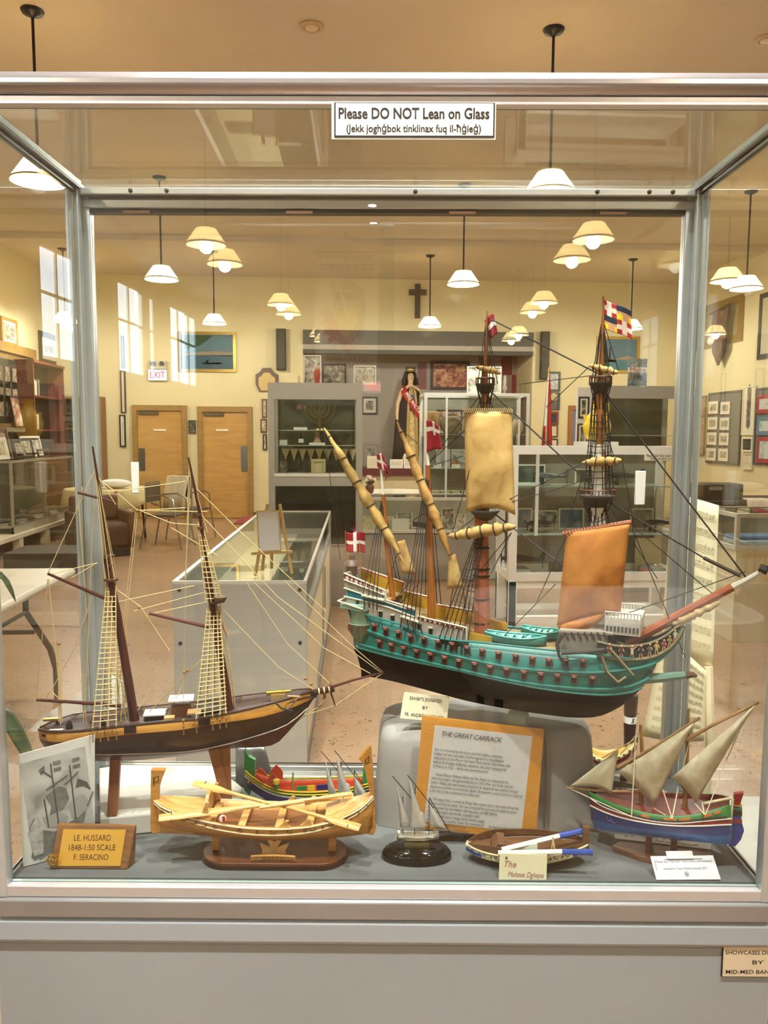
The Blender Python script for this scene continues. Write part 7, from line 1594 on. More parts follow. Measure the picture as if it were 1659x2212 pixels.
# red and white flag on a pole
fp_ = P(1178, 975, 9.9); t = empty('flag', 'red and white maple leaf flag hanging from a floor pole beside the tall white case', 'flag', (fp_.x, 9.9, 0))
zt_ = P(1180, 815, 9.9).z; MB().tube([(.02, 0, .02), (.02, 0, zt_ + .06)], .012, 8).build('pole', plain('#b9a070', .4, .3), t); MB().lathe([(.16, 0), (.15, .03), (.03, .05), (0, .05)], (.02, 0, 0), 16).build('pole_base', BLKF, t); MB().lathe([(0, 0), (.016, .01), (.012, .04), (0, .08)], (.02, 0, zt_ + .06), 10).build('finial', GOLD, t)
rows, n_ = [], 14
for j in range(13):
    v = j / 12; row = []
    for i in range(n_ + 1):
        u = i / n_; wd2 = lerp(.03, .17, v ** .8); row.append(Vector((.02 + (u - .55) * wd2, -.02 + .035 * math.sin(u * 15) * (.3 + v), lerp(zt_, zt_ - 1.05, v))))
    rows.append(row)
mb = MB(); fl = [q for r in rows for q in r]; fs, fm_ = [], []
for j in range(12):
    for i in range(n_):
        fs.append((j * (n_ + 1) + i, j * (n_ + 1) + i + 1, (j + 1) * (n_ + 1) + i + 1, (j + 1) * (n_ + 1) + i)); u, v = (i + .5) / n_, (j + .5) / 12
        fm_.append(0 if u > .45 + .1 * math.sin(v * 5) or v > .9 or (v > .55 and .15 < u < .30) else 1)
mb.add(fl, fs); mb.fm = fm_; mb.build('flag_cloth', [plain('#c8252c', .7), plain('#efe2d2', .7)], t, solid=.004)

# D: white case on a white stand, with model aeroplanes
YD = 6.0; a, b = P(1104, 964, YD), P(1488, 964, YD); zD0 = P(1250, 1238, YD).z
zsA, zsB, zsC = P(1250, 1052, YD).z, P(1250, 1157, YD).z, P(1250, 1112, YD).z
D_ = showcase('display_case', 'white framed display case on white legs holding model aeroplanes, behind the fore mast', a.x, b.x, YD, YD + .5, a.z, 0, zD0, .062, plain('#efece4', .45), plain('#efece4', .45), (zsA, zsB), back=plain('#a19a8c', .5, vary=.4, scale=4))
w_ = (b.x - a.x) / 2
for x in (-w_, w_ - .07):
    for y in (-.25, .18): MB().box((x, y, 0), (x + .07, y + .07, zD0 - .06)).build('leg', plain('#efece4', .45), D_, bevel=.006)
MB().box((-w_ + .07, -.24, .02), (w_ - .07, .24, .12)).build('low_shelf', plain('#efece4', .45), D_, bevel=.004); MB().box((-w_ + .07, -.246, zD0 - .12), (w_ - .07, -.20, zD0 - .062)).build('apron', plain('#efece4', .45), D_)
MB().box((-w_ + .2, -.249, zsB), (-w_ + .225, -.235, a.z - .06)).build('mullion', plain('#e4e6e2', .3, .3), D_)
a1 = P(1393, 978, YD - .01); b1 = P(1478, 995, YD - .01)
t = empty('notice_sign', 'small white notice asking not to lean, on the glass of the aeroplane case', 'sign', ((a1.x + b1.x) / 2, YD - .003, b1.z)); w2 = (b1.x - a1.x) / 2; h2_ = a1.z - b1.z
MB().box((-w2, -.003, 0), (w2, 0, h2_)).build('card', PAPER, t, smooth=False); text('Please Do Not Lean on Glass', .03, INK, t, Matrix.Translation((0, -.004, h2_ * .62)) @ RX90, .0, width=w2 * 1.8); text('(Jekk jogħġbok tinklinax)', .02, INK, t, Matrix.Translation((0, -.004, h2_ * .25)) @ RX90, .0, width=w2 * 1.4)
def plane(col, sc_=1.0):
    def f(t):
        m_ = plain(col, .4); MB().tube([(-.17 * sc_, 0, .07), (-.13 * sc_, 0, .075), (-.02, 0, .08), (.10 * sc_, 0, .072), (.17 * sc_, 0, .07)], [.010 * sc_, .026 * sc_, .028 * sc_, .018 * sc_, .006 * sc_], 10).build('fuselage', m_, t)
        MB().box((-.09 * sc_, -.12 * sc_, .066), (-.01 * sc_, .12 * sc_, .074)).build('wing', m_, t, bevel=.003); MB().prism([(.12 * sc_, .07), (.17 * sc_, .07), (.18 * sc_, .135), (.15 * sc_, .13)], lambda x, y, d: Vector((x, d, y)), -.004, .004).build('tail_fin', m_, t); MB().box((.12 * sc_, -.06 * sc_, .076), (.17 * sc_, .06 * sc_, .080)).build('tailplane', m_, t)
        for k in range(3): q = R(30 + 120 * k); MB().tube([(-.172 * sc_, 0, .07), (-.176 * sc_, .07 * math.cos(q) * sc_, .07 + .07 * math.sin(q) * sc_)], [.007, .003], 5).build('propeller_blade', BLKF, t)
        for y in (-.05, .05): MB().tube([(-.06, y * sc_, .066), (-.07, y * sc_, .014)], .004, 5).build('landing_strut', BLKF, t); MB().lathe([(.014, -.006), (.014, .006)], (-.07, y * sc_, .014), 10, RX90).build('wheel', BLKF, t)
        MB().tube([(.15 * sc_, 0, .065), (.16 * sc_, 0, .004)], .003, 5).build('tail_strut', BLKF, t)
    return f
zfl = zD0 - .062 + .0155
p = P(1135, 1225, YD + .12); small('model_aeroplane', 'black model propeller aeroplane with a fin, low in the white case', 'model plane', (p.x + .01, YD + .25, zfl + .05), plane('#241c1c', 1.0), R(-14))
small('plane_stand', 'white ribbed box under the black model aeroplane', 'box', (p.x - .0, YD + .25, zfl), lambda t: MB().box((-.09, -.08, 0), (.05, .08, .049)).build('box', plain('#e2ddd0', .5), t))
for k, (px, zz, col, lb) in enumerate(((1172, zsB, '#3a3d3c', 'dark model aeroplane on the shelf in front of the photograph of machinery'), (1430, zsB, '#3f3f3c', 'dark model aeroplane beside the case post, on the lower shelf'), (1350, zsA, '#2a2826', 'black model aeroplane on the top shelf, next to the fore mast'), (1190, zsA, '#5c625f', 'grey model aeroplane on the top shelf near the tan sail'))):
    p = P(px, 1150, YD + .2); small('model_aeroplane', lb, 'model plane', (p.x, YD + .23, zz + .001), plane(col, .8), R(20 - 15 * k))
for k, (x0, y0, x1, y1, zz, lb, pm, fm) in enumerate(((1150, 1103, 1206, 1150, zsB, 'cream mounted photograph of machinery on the lower shelf', photo(91, '#22262a', '#8d9090', '#d6d6c8', 16), CARDM), (1118, 1098, 1150, 1140, zsB, 'blue photograph of the sea behind the model aeroplanes', photo(92, '#4b5f70', '#8fa0aa', '#c4ced0', 7), None), (1208, 1098, 1262, 1140, zsB, 'blue poster with white columns on the lower shelf', photo(93, '#234a66', '#3f6a86', '#9fb4bd', 6), None), (1362, 1098, 1410, 1150, zsB, 'grey seascape photograph beside the case post', photo(94, '#6f6a60', '#a59c8c', '#c9c2b2', 6), None), (1104, 1003, 1176, 1048, zsA, 'dark sea photograph on the top shelf of the aeroplane case', photo(95, '#22302c', '#45574f', '#7d8a80', 5), None), (1240, 1012, 1300, 1048, zsA, 'grey print at the back of the top shelf behind the fore mast', photo(96, '#3a3732', '#6b665c', '#9c968a', 9), None))):
    a1, b1 = P(x0, y0, YD + .4), P(x1, y1, YD + .4); framed('framed_photo', lb, 'photo', ((a1.x + b1.x) / 2, YD + .44 - .012 * k, zz + .0005), 0, b1.x - a1.x, a1.z - zz, .012, fm or WHF, pm, th=.010)
p = P(1390, 1225, YD + .2); small('plastic_parcel', 'crumpled clear parcel with red paper, low in the white case', 'parcel', (p.x + .06, YD + .2, zfl), lambda t: (MB().ball((0, 0, .045), .05, 12, (2.2, 1.4, .85)).build('wrapping', plain('#b9b3a6', .12, vary=.5, scale=20), t), MB().ball((-.06, -.045, .04), .03, 10, (1.8, .9, .7)).build('red_paper', plain('#b0404a', .5), t)))
p = P(1205, 1225, YD + .2); small('open_box', 'grey open box tilted on the floor of the white case', 'box', (p.x, YD + .2, zfl), lambda t: MB().box((-.06, -.05, 0), (.06, .05, .004)).box((-.06, .046, 0), (.06, .05, .10)).box((-.064, -.05, 0), (-.06, .05, .08)).box((.06, -.05, 0), (.064, .05, .08)).build('box', plain('#6b675c', .5), t))
p = P(1440, 1190, YD + .3); small('cream_panel', 'plain cream board standing in the white case beside the post', 'board', (P(1400, 1190, YD + .3).x, YD + .33, zfl), lambda t: MB().box((-.10, -.01, 0), (.10, 0, P(1400, 1162, YD + .33).z - zfl)).build('board', plain('#e8ddba', .6), t))
# yellow lute-shaped jug on top of D
zt = a.z; yj = YD + .22; cx = P(1290, 900, yj).x; ph = P(1290, 868, yj).z - zt
small('white_plinth', 'low white block on the aeroplane case, under the yellow jug', 'block', (P(1287, 960, yj).x, yj, zt + .0005), lambda t: MB().box((-.15, -.10, 0), (.15, .10, .035)).build('block', WHITE, t))
def yjug(t):
    hh = ph - .036; MB().lathe([(.03, 0), (.07, hh * .04), (.104, hh * .22), (.112, hh * .40), (.092, hh * .60), (.045, hh * .76), (.034, hh * .84), (.040, hh * .92), (.052, hh)], (0, 0, 0), 26).build('body', plain('#e3bf2c', .3), t)
    MB().tube([(.04, 0, hh * .92), (.085, 0, hh * .96), (.09, 0, hh * .80), (.078, 0, hh * .62)], .010, 8).build('handle', plain('#e3bf2c', .3), t)
    MB().tube([(-.085, 0, hh * .50), (-.10, 0, hh * .60), (-.104, 0, hh * .68)], [.016, .012, .010], 8).build('spout', plain('#e3bf2c', .3), t)
small('yellow_jug', 'bright yellow round jug on the white block, behind the fore mast rigging', 'jug', (cx, yj, zt + .036), yjug)
# E: grey case further right, with poster
YE = 7.5; a, b = P(1292, 833, YE), P(1482, 833, YE)
E_ = showcase('display_case', 'tall grey display case behind the aeroplane case, near the case post', a.x, b.x, YE, YE + .45, a.z, .6, P(1380, 985, YE).z, .05, GRYF, plain('#a39d94', .5), (P(1380, 940, YE).z,), back=plain('#5d5a45', .5, vary=.5, scale=5))
MB().box((-(b.x - a.x) / 2, -.227, a.z - .12), ((b.x - a.x) / 2, -.20, a.z)).build('header_panel', GRYF, E_, smooth=False)
a1, b1 = P(1357, 775, YE + .2), P(1396, 832, YE + .2)
t = empty('poster', 'four-picture travel poster with a white band of red lettering, on the tall grey case', 'poster', ((a1.x + b1.x) / 2, YE + .2, a.z + .0005)); pw = b1.x - a1.x; phh = a1.z - a.z
mb = MB()
for i in (0, 1):
    for j in (0, 1, 2): mb.mat(i + 2 * (j % 2)).box((lerp(-pw / 2, pw / 2, i / 2), -.006, phh * (0, .22, .70)[j]), (lerp(-pw / 2, pw / 2, (i + 1) / 2), 0, phh * (.22, .52, 1)[j]))
mb.build('picture', [photo(97, '#3d5a62', '#7d9298', '#c2c8c4', 14), photo(98, '#3a3d36', '#7a7c70', '#b5b4a4', 18), photo(99, '#3f4d55', '#86807a', '#c9bcae', 16), photo(100, '#2f3a40', '#6a7478', '#bfc4c0', 20)], t, smooth=False)
MB().box((-pw / 2, -.007, phh * .52), (pw / 2, -.001, phh * .70)).build('white_band', WHITE, t, smooth=False); text('Malta', .06, plain('#b3382e', .5), t, Matrix.Translation((0, -.008, phh * .61)) @ RX90, .0, width=pw * .8)
# white leaning board with two framed pictures
a1, b1 = P(1246, 836, YE), P(1292, 1000, YE); t = empty('white_partition', 'white freestanding panel left of the tall grey case', 'panel', ((a1.x + b1.x) / 2, YE + .1, 0)); w2 = (b1.x - a1.x) / 2 - .036
MB().box((-w2, -.02, .03), (w2 + .0, .02, a1.z)).build('panel', plain('#e6ddd6', .5), t, smooth=False); MB().box((-w2, -.15, 0), (w2, .15, .03)).build('foot', WHITE, t)
for k, (x0, y0, x1, y1, lb) in enumerate(((1250, 857, 1271, 903, 'black framed harbour photograph on the white panel, upper'), (1247, 915, 1268, 962, 'brown framed dark portrait on the white panel, lower'))):
    c1, c2 = P(x0, y0, YE + .08), P(x1, y1, YE + .08); framed('framed_picture', lb, 'picture', ((c1.x + c2.x) / 2, YE + .079, c2.z), 0, c2.x - c1.x, c1.z - c2.z, .014, BLKF if k == 0 else WALN, photo(101 + k), CARDM, .018, .015)

# ---- left side of the hall
# low white bench, glass box on it, shelf with photographs
b0, b1 = PX(0, 1165, -4.05), PX(196, 1112, -4.05)
by0, by1 = min(b0.y, b1.y) - .6, max(b0.y, b1.y); bz = PX(150, 1118, -4.05).z
bn = empty('low_bench', 'low white wooden bench along the wall, under the glass box', 'bench', (-4.29, (by0 + by1) / 2, 0))
L2 = (by1 - by0) / 2; MB().box((-.27, -L2, bz - .06), (.27, L2, bz)).build('seat', plain('#e9dfc4', .6), bn, bevel=.006)
for k in range(5):
    y = lerp(-L2 + .25, L2 - .1, k / 4)
    for x in (-.22, .17): MB().box((x, y - .06, 0), (x + .09, y + .06, bz - .06)).build('leg', plain('#e2d6b8', .6), bn)
v0, v1 = PX(24, 1000, -4.08).y, PX(158, 1000, -4.08).y; vz = PX(90, 990, -4.08).z
vb = showcase('display_case', 'long glass box of old objects standing on the low white bench', -.5 * (v1 - v0), .5 * (v1 - v0), 0, .46, vz - bz, 0.0, .10, .03, plain('#a8a294', .4, .4), plain('#a8a294', .5), back=plain('#4a4538', .6, vary=.5, scale=6))
vb.location = (-4.31, (v0 + v1) / 2, bz + .0008); vb.rotation_euler = (0, 0, R(90))
MB().box((-.5 * (v1 - v0), -.232, 0), (.5 * (v1 - v0), -.2, .085)).build('lower_rail', plain('#b9b09a', .5), vb, smooth=False)
for k in range(4):
    y = lerp(v0 + .25, v1 - .3, k / 3); small('old_tool', ('first', 'second', 'third', 'fourth')[k] + ' dark rolled object from the near end inside the long glass box', 'tool', (-4.30, y, bz + .10), lambda t: (MB().tube([(-.12, -.1, .03), (0, 0, .045), (.1, .12, .03)], [.03, .035, .02], 8).build('roll', plain('#6b6250', .7, vary=.5, scale=20), t), MB().box((.1, -.12, .0), (.16, .06, .02)).build('tray', plain('#3a342a', .6), t)))
# photographs leaning on the glass box
LW = ROOM_L
for k, (x0, y0, x1, y1, lb, fm, pm, mo) in enumerate(((0, 945, 36, 993, 'white framed faded photograph leaning on the glass box, nearest', WHF, photo(111, '#8a8268', '#b9ae8a', '#d9cfa8', 10), CARDM), (17, 924, 55, 982, 'tall brown print of figures leaning behind the white frame', plain('#6b4a3c', .5), photo(112, '#5a3d33', '#8c6a58', '#c9a88c', 18), None), (57, 948, 92, 985, 'black framed collage leaning on the glass box', BLKF, photo(113, '#2c2a26', '#8f8672', '#e4d9b8', 26), None), (72, 970, 93, 990, 'small brown photograph in front of the black collage', WALN, photo(114, '#6b5c40', '#a8966c', '#d9c99c', 24), None), (84, 942, 118, 985, 'white card with three grey photographs on the glass box', WHF, photo(115, '#5a5850', '#bdb7a4', '#efe8d2', 14), None))):
    p0, p1 = PX(x0, (y0 + y1) / 2, -4.22), PX(x1, (y0 + y1) / 2, -4.22); hh = PX((x0 + x1) / 2, y0, -4.22).z - vz
    framed('framed_photo', lb, 'photo', (-4.22 + (-.12, -.2, -.14, .07, -.2)[k], (p0.y + p1.y) / 2, vz + .002), R(90) - .1, abs(p1.y - p0.y) * .92, max(.12, hh), .03, fm, pm, mo, .03, .02, None, -.2)
# wooden doorway with a black photo board
d0, d1 = PX(-60, 780, LW).y, PX(70, 780, LW).y; dz = PX(70, 757, LW).z
dm = tag(MB().box((LW, d0, 0), (LW + .02, d1 - .15, dz - .15)).build('door_4', plain('#8a6a38', .5), smooth=False), kind='structure'); MB().box((LW, d1 - .15, 0), (LW + .07, d1, dz)).box((LW, d0, dz - .14), (LW + .07, d1 - .15, dz)).box((LW + .02, d1 - .35, 0), (LW + .05, d1 - .26, dz - .2)).build('door_frame', OAKF, dm, smooth=False)
q0, q1 = PX(-40, 850, LW + .25).y, PX(38, 850, LW + .25).y; qz1, qz0 = PX(30, 778, LW + .25).z, PX(30, 915, LW + .25).z
pb_ = empty('photo_board', 'black display board of portraits in the wooden doorway', 'board', (LW + .25, (q0 + q1) / 2, qz0)); wq = (q1 - q0) / 2
MB().box((-.03, -wq, 0), (0, wq, qz1 - qz0)).build('board', BLKF, pb_, bevel=.01)
for j in range(3):
    for i in range(5):
        yy = lerp(-wq + .1, wq - .1, i / 4); zz = lerp(.10, qz1 - qz0 - .42, j / 2); MB().box((.001, yy - .08, zz), (.006, yy + .08, zz + .30)).build('portrait', photo(120 + i + 5 * j, '#2a2320', '#7c6a58', '#cbb496', 12), pb_, smooth=False)
MB().box((-.2, -wq, -.12), (.09, wq, -.06)).build('ledge', plain('#8f7f66', .5), pb_); 
MB().box((-.12, -wq + .05, -qz0 + .001), (-.06, wq - .05, -.12)).build('support', plain('#2c2822', .6), pb_)
p0 = PX(36, 920, LW + .3); framed('framed_photo', 'colour portrait of a person with white card, on the ledge of the black board', 'photo', (LW + .335, p0.y, qz0 - .059), R(90), .34, .46, .02, plain('#241f1c', .5), blotch(['#2a211d', '#a8705a', '#e6ddd0'], 5, .4, 2.0), th=.02, tilt=-.15)
# framed pictures on the left wall
for k, (x0, y0, x1, y1, fw, fm, pm, mo, mw, lb) in enumerate(((0, 688, 34, 746, .05, wood('#a07a3c', '#b58f50'), photo(141, '#4a443a', '#98907c', '#e0d8c2', 8), WHF, .03, 'light wood framed triptych above the wooden doorway'), (83, 722, 131, 790, .09, plain('#3a2f20', .5), photo(142, '#6f6a50', '#9a9270', '#bcb38c', 9), CARDM, .12, 'dark framed map with a wide cream mount above the brown bookcase'), (174, 716, 198, 780, .05, WALN, photo(143, '#2f2d28', '#77715e', '#b5ab8c', 10), None, 0, 'framed dark engraving beside the case post, above the grey print'), (178, 790, 200, 857, .07, plain('#4a4334', .5), photo(144, '#8d8a7c', '#c2bda8', '#e4dcc4', 6), CARDM, .03, 'framed pale grey print beside the case post, below the engraving'))):
    wallpic('l' if k < 2 else 'b', 'framed_picture', lb, 'picture', x0, y0, x1, y1, fw * (1 if k < 2 else .6), fm, pm, mo, mw)
# brown bookcases
q0 = PX(72, 880, -4.58).y; q1 = q0 + 2.55; bh = PX(100, 789, -4.58).z
def bookcase(t, w, h, d, n_, col):
    BC = wood(col[0], col[1], .5, (30, 30, 5)); MB().box((-w, -d, 0), (-w + .03, 0, h)).build('side_panel', BC, t); MB().box((w - .03, -d, 0), (w, 0, h)).build('side_panel', BC, t); MB().box((-w, -d - .02, h), (w, 0, h + .04)).build('top', BC, t); MB().box((-w + .03, -.02, 0), (w - .03, 0, h)).build('back_panel', plain('#33231b', .6), t)
    for k in range(n_): MB().box((-w + .03, -d + .01, h * k / n_), (w - .03, -.02, h * k / n_ + .03)).build('shelf', BC, t)
    return BC
bc = empty('bookcase', 'tall reddish brown bookcase with its plain side turned to the viewer', 'bookcase', (LW + .09, (q0 + q1) / 2 - .6 + .05, 0), R(90)); bookcase(bc, (q1 - q0) / 2 - .6, bh, .28, 5, ('#6b2f22', '#7d3b2c'))
rnd = random.Random(11); bw2 = (q1 - q0) / 2 - .6; nbk = 0
for j, zz in enumerate((1, 2, 3, 4)):
    y = (q0 + q1) / 2 - .6 - bw2 + .06
    for k in range(5):
        th = .035 + .02 * rnd.random(); hb = .20 + .06 * rnd.random(); nbk += 1
        tag(MB().box((LW + .14, y + .05, bh * zz / 5 + .031), (LW + .34, y + .05 + th, bh * zz / 5 + .031 + hb)).build('book', plain(('#e2d8bf', '#3a3a38', '#8b8478', '#5a2a22', '#c9b58a')[(k + j) % 5], .6), smooth=False), 'upright book on a shelf of the tall reddish brown bookcase', 'book', 'books in the brown bookcase'); y += th + .004
bc2 = empty('glass_bookcase', 'lower wood and glass cabinet between the bookcase and the case post', 'cabinet', (P(183, 900, 14.35).x, 14.385, 0)); h3 = P(185, 862, 14.2).z; bookcase(bc2, .36, h3, .24, 4, ('#7d5328', '#94683a'))
for x in (-.18, .18): MB().box((x - .16, -.255, .1), (x + .16, -.242, h3 - .05)).build('door', GLASS_FAR, bc2, smooth=False); MB().box((x - .18, -.262, .05), (x - .15, -.241, h3)).box((x + .15, -.262, .05), (x + .18, -.241, h3)).build('door_stile', wood('#8a5c2e', '#a0703e'), bc2)
# folding table close by on the left
tz = .74; r0 = PZ(151, 1226, tz); r1 = PZ(8, 1316, tz); ex = (r0.x + r1.x) / 2
ft = empty('folding_table', 'white plastic folding table with black legs, behind the left end of the case', 'table', (ex, 3.9, 0)); 
MB().box((-1.2, -.75, tz - .045), (0, r0.y - 3.9, tz)).build('tabletop', plain('#e6decb', .45), ft, bevel=.02)
TL = plain('#2c2d2c', .4, .3)
for xx in (-.12, -1.05):
    mbx = MB(); yb = r0.y - 3.9 - .22
    lp = [(xx - .10, yb, tz - .05), (xx - .10, yb, tz - .22), (xx + .02, yb + .02, .30), (xx + .05, yb + .02, .18), (xx + .05, yb + .02, .0)]
    mbx.tube(lp, .018, 8).build('leg', TL, ft); lp2 = [(x, -.55, z) for x, y, z in lp]; MB().tube(lp2, .018, 8).build('leg', TL, ft); MB().tube([(xx - .10, -.55, tz - .22), (xx - .10, yb, tz - .22)], .012, 6).build('brace', TL, ft); 
MB().tube([(-1.05 - .06, yb + .01, .40), (-.12 - .06, yb + .01, .40)], .014, 6).build('brace', TL, ft)
# round table, cloth and chairs in front of the doors
tx, ty = P(335, 1060, 11.2).x, 11.2
t = empty('round_table', 'round table under a cream cloth in front of the wooden doors', 'table', (-3.25, 11.5, 0)); rows = []
for r_, z_ in ((0.001, .752), (.5, .752), (.60, .750), (.615, .735), (.64, .60), (.66, .52)): rows.append([Vector((r_ * (1 + (.05 * math.sin(7 * q) if z_ < .7 else 0)) * math.cos(q), r_ * (1 + (.05 * math.sin(7 * q) if z_ < .7 else 0)) * math.sin(q), z_ - (.05 * math.sin(4 * q) if z_ < .56 else 0))) for q in [2 * math.pi * k / 42 for k in range(42)]])
MB().loft(rows, False).build('tablecloth', plain('#dcc894', .8), t, solid=.004); MB().lathe([(0, .73), (.60, .73), (.60, .746), (0, .746)], (0, 0, 0), 30).build('tabletop', WALN, t)
for k in range(4): q = k * math.pi / 2 + .5; MB().tube([(.45 * math.cos(q), .45 * math.sin(q), .73), (.5 * math.cos(q), .5 * math.sin(q), 0)], .018, 6).build('leg', BLKF, t)
small('folded_linen', 'white folded linen heaped on the round cream table', 'linen', (-3.12, 11.35, .757), lambda t: MB().ball((0, 0, .07), .12, 12, (2.0, 1.0, .55)).build('cloth', WHITE, t))
def chair(t, cloth=False):
    CH = plain('#b9b4a4', .25, .9); SE = plain('#5a4632', .6)
    MB().box((-.2, -.2, .43), (.2, .2, .46)).build('seat', SE, t, bevel=.01); MB().box((-.19, .19, .62), (.19, .215, .86)).build('backrest', SE, t, bevel=.008)
    for x in (-.2, .2): MB().tube([(x, .21, .88), (x, .20, .45), (x * 1.05, .30, 0)], .012, 6).build('leg', CH, t); MB().tube([(x, .18, .70), (x, -.05, .72), (x, -.19, .66), (x, -.21, .45), (x * 1.05, -.30, 0)], .012, 6).build('leg', CH, t)
    MB().tube([(-.2, .21, .88), (.2, .21, .88)], .012, 6).build('top_rail', CH, t)
for px, py, yy, rz_, lb in ((362, 1130, 10.75, R(75), 'chrome framed chair pulled up to the round cream table'), (412, 1130, 11.6, R(150), 'chrome framed chair with a jacket over its back, beside the doors')):
    p = P(px, py, yy); small('metal_chair', lb, 'chair', (p.x, yy, 0), chair, rz_)
p = P(412, 1130, 11.6); t = empty('jacket', 'pale jacket hung over the back of a chrome chair', 'jacket', (p.x, 11.6, 0), R(150)); MB().grid([[Vector((x, y + .02 * math.sin(x * 30), z)) for x in [lerp(-.2, .2, k / 10) for k in range(11)]] for y, z in ((.36, .45), (.33, .70), (.25, .93), (.16, .93), (.12, .76))]).build('cloth', plain('#d9c9ac', .8), t, solid=.01)
p = P(300, 1110, 10.4); small('brown_armchair', 'dark brown armchair in front of the round cream table', 'chair', (p.x - .42, 10.1, 0), lambda t: (MB().box((-.3, -.3, .12), (.3, .3, .42)).build('seat', plain('#4a2a16', .6), t, bevel=.04), MB().box((-.3, .2, .42), (.3, .34, .74)).build('backrest', plain('#5a3218', .6), t, bevel=.04), MB().box((-.36, -.3, .1), (-.28, .3, .56)).build('armrest', plain('#5a3218', .6), t, bevel=.03), MB().box((.28, -.3, .1), (.36, .3, .56)).build('armrest', plain('#5a3218', .6), t, bevel=.03), MB().box((-.3, -.28, 0), (.3, .28, .12)).build('plinth', BLKF, t)), R(30))
# dark box on floor and red low step
p = PZ(290, 1160, 0); small('floor_box', 'dark box on the floor below the round cream table', 'box', (p.x - .15, 9.0, 0), lambda t: MB().box((-.45, -.35, 0), (.35, .3, .24)).build('box', plain('#4d453a', .6), t, bevel=.01))
p = PZ(555, 1118, 0); small('ramp', 'wooden step with a red top beside the tall grey case', 'step', (P(556, 1110, 12.0).x, 12.0, 0), lambda t: (MB().box((-.3, -.5, 0), (.3, .5, .22)).build('step', plain('#c9a878', .6), t), MB().box((-.3, -.5, .22), (.3, .5, .235)).build('red_top', plain('#8a2a2c', .7), t)))

# ---- right side of the hall
RW = ROOM_R
bd = wallpic('r', 'display_board', 'dark grey board with eight small prints on the right wall', 'board', 1531, 846, 1603, 1003, .03, plain('#5a564e', .6), plain('#716c63', .8))
k = 0
for j in range(4):
    for i in range(2):
        x0 = (1536, 1562)[i] - j * 1.6 * (1 - i * .1); y0 = (867, 901, 934, 968)[j] + i * 1; k += 1
        a1, b1 = wallpos('r', x0, y0 + 13, .03), wallpos('r', x0 + 20, y0 + 13, .03); zt2, zb2 = wallpos('r', x0 + 10, y0, .03).z, wallpos('r', x0 + 10, y0 + 27, .03).z
        framed('print_card', ('topmost', 'second', 'third', 'lowest')[j] + ' small print in the ' + ('first', 'second')[i] + ' column of the dark grey board', 'print', (RW - .034, (a1.y + b1.y) / 2, zb2), R(-90), abs(a1.y - b1.y), zt2 - zb2, .05, plain('#e4dac2', .6), photo(150 + k, '#6b6252', '#a89c84', '#ddd2b8', 20), th=.012)
wallpic('r', 'calligraphy_scroll', 'brown hanging scroll of handwriting beside the dark grey board', 'scroll', 1497, 856, 1526, 983, .03, plain('#8d7458', .6), blotch(['#7d6148', '#a88c6c', '#d0b894'], 9, .7, 3.0, (1, 1, 7)))
bs = wallpic('r', 'photo_strip', 'tall cream strip of oval portraits right of the dark grey board', 'poster', 1607, 834, 1634, 940, .02, CARDM, plain('#e2d8bc', .6))
for k in range(6):
    p = wallpos('r', 1619.5, 842 + 14.5 * k, .03); MB().ball(bs.matrix_world.inverted() @ p if False else Vector((0, -.024, p.z - bs.location.z)), .07, 10, (.8, .06, 1.1)).build('oval_portrait', photo(160 + k, '#3a342c', '#6f675a', '#b5ab96', 14), bs)
wallpic('r', 'framed_picture', 'small dark framed card below the strip of portraits', 'picture', 1606, 944, 1629, 976, .03, CARDM, plain('#3d4640', .5), BLKF, .02); wallpic('r', 'printed_notice', 'cream printed notice under the small framed card', 'notice', 1607, 980, 1628, 1014, .01, CARDM, photo(167, '#a89c7c', '#d9ceae', '#e6dcbe', 40))
b2 = wallpic('r', 'display_board', 'dark board with red mounted pictures at the border of the picture', 'board', 1634, 836, 1700, 1006, .03, plain('#5a564e', .6), plain('#6b675f', .8))
for k, (y0, y1) in enumerate(((852, 893), (900, 940), (944, 1000))):
    p0, p1 = wallpos('r', 1641, (y0 + y1) / 2, .03), wallpos('r', 1680, (y0 + y1) / 2, .03); zt2, zb2 = wallpos('r', 1660, y0, .03).z, wallpos('r', 1660, y1, .03).z
    framed('print_card', ('upper red mounted harbour view', 'middle blue mounted harbour view', 'lower red mounted harbour view')[k] + ' on the dark board at the border', 'print', (RW - .034, (p0.y + p1.y) / 2, zb2), R(-90), abs(p0.y - p1.y), zt2 - zb2, .06, plain('#a8383c' if k != 1 else '#5f7f8c', .6), photo(170 + k, '#6f97a8', '#c9d3cc', '#d9b48a', 7), th=.012)
wallpic('r', 'painting', 'wide gold framed dark painting on the right wall, behind the heraldic banner', 'painting', 1503, 652, 1606, 748, .12, GOLD, photo(180, '#6f5f44', '#94825e', '#b09c74', 3))
wallpic('r', 'mirror', 'tall dark framed mirror at the right border', 'mirror', 1643, 628, 1700, 772, .07, BLKF, plain('#c9bd9c', .15))
a1, b1 = wallpos('r', 1548, 720, .12), wallpos('r', 1592, 720, .12); zt2, zm2, zb2 = wallpos('r', 1570, 664, .12).z, wallpos('r', 1570, 738, .12).z, wallpos('r', 1566, 790, .12).z
t = empty('heraldic_banner', 'maroon heraldic shield with a knight under a small banner, in front of the gold frame', 'shield', (RW - .10, (a1.y + b1.y) / 2, zb2), R(-90)); w2 = abs(a1.y - b1.y) / 2 * .8; hz = zt2 - zb2
MB().prism([(-w2 * .8, hz * .42), (-w2 * .75, hz * .25), (0, 0), (w2 * .75, hz * .25), (w2 * .8, hz * .42)], lambda x, y, d: Vector((x, d, y)), -.03, 0).build('shield', plain('#3d2a26', .5), t, smooth=False)
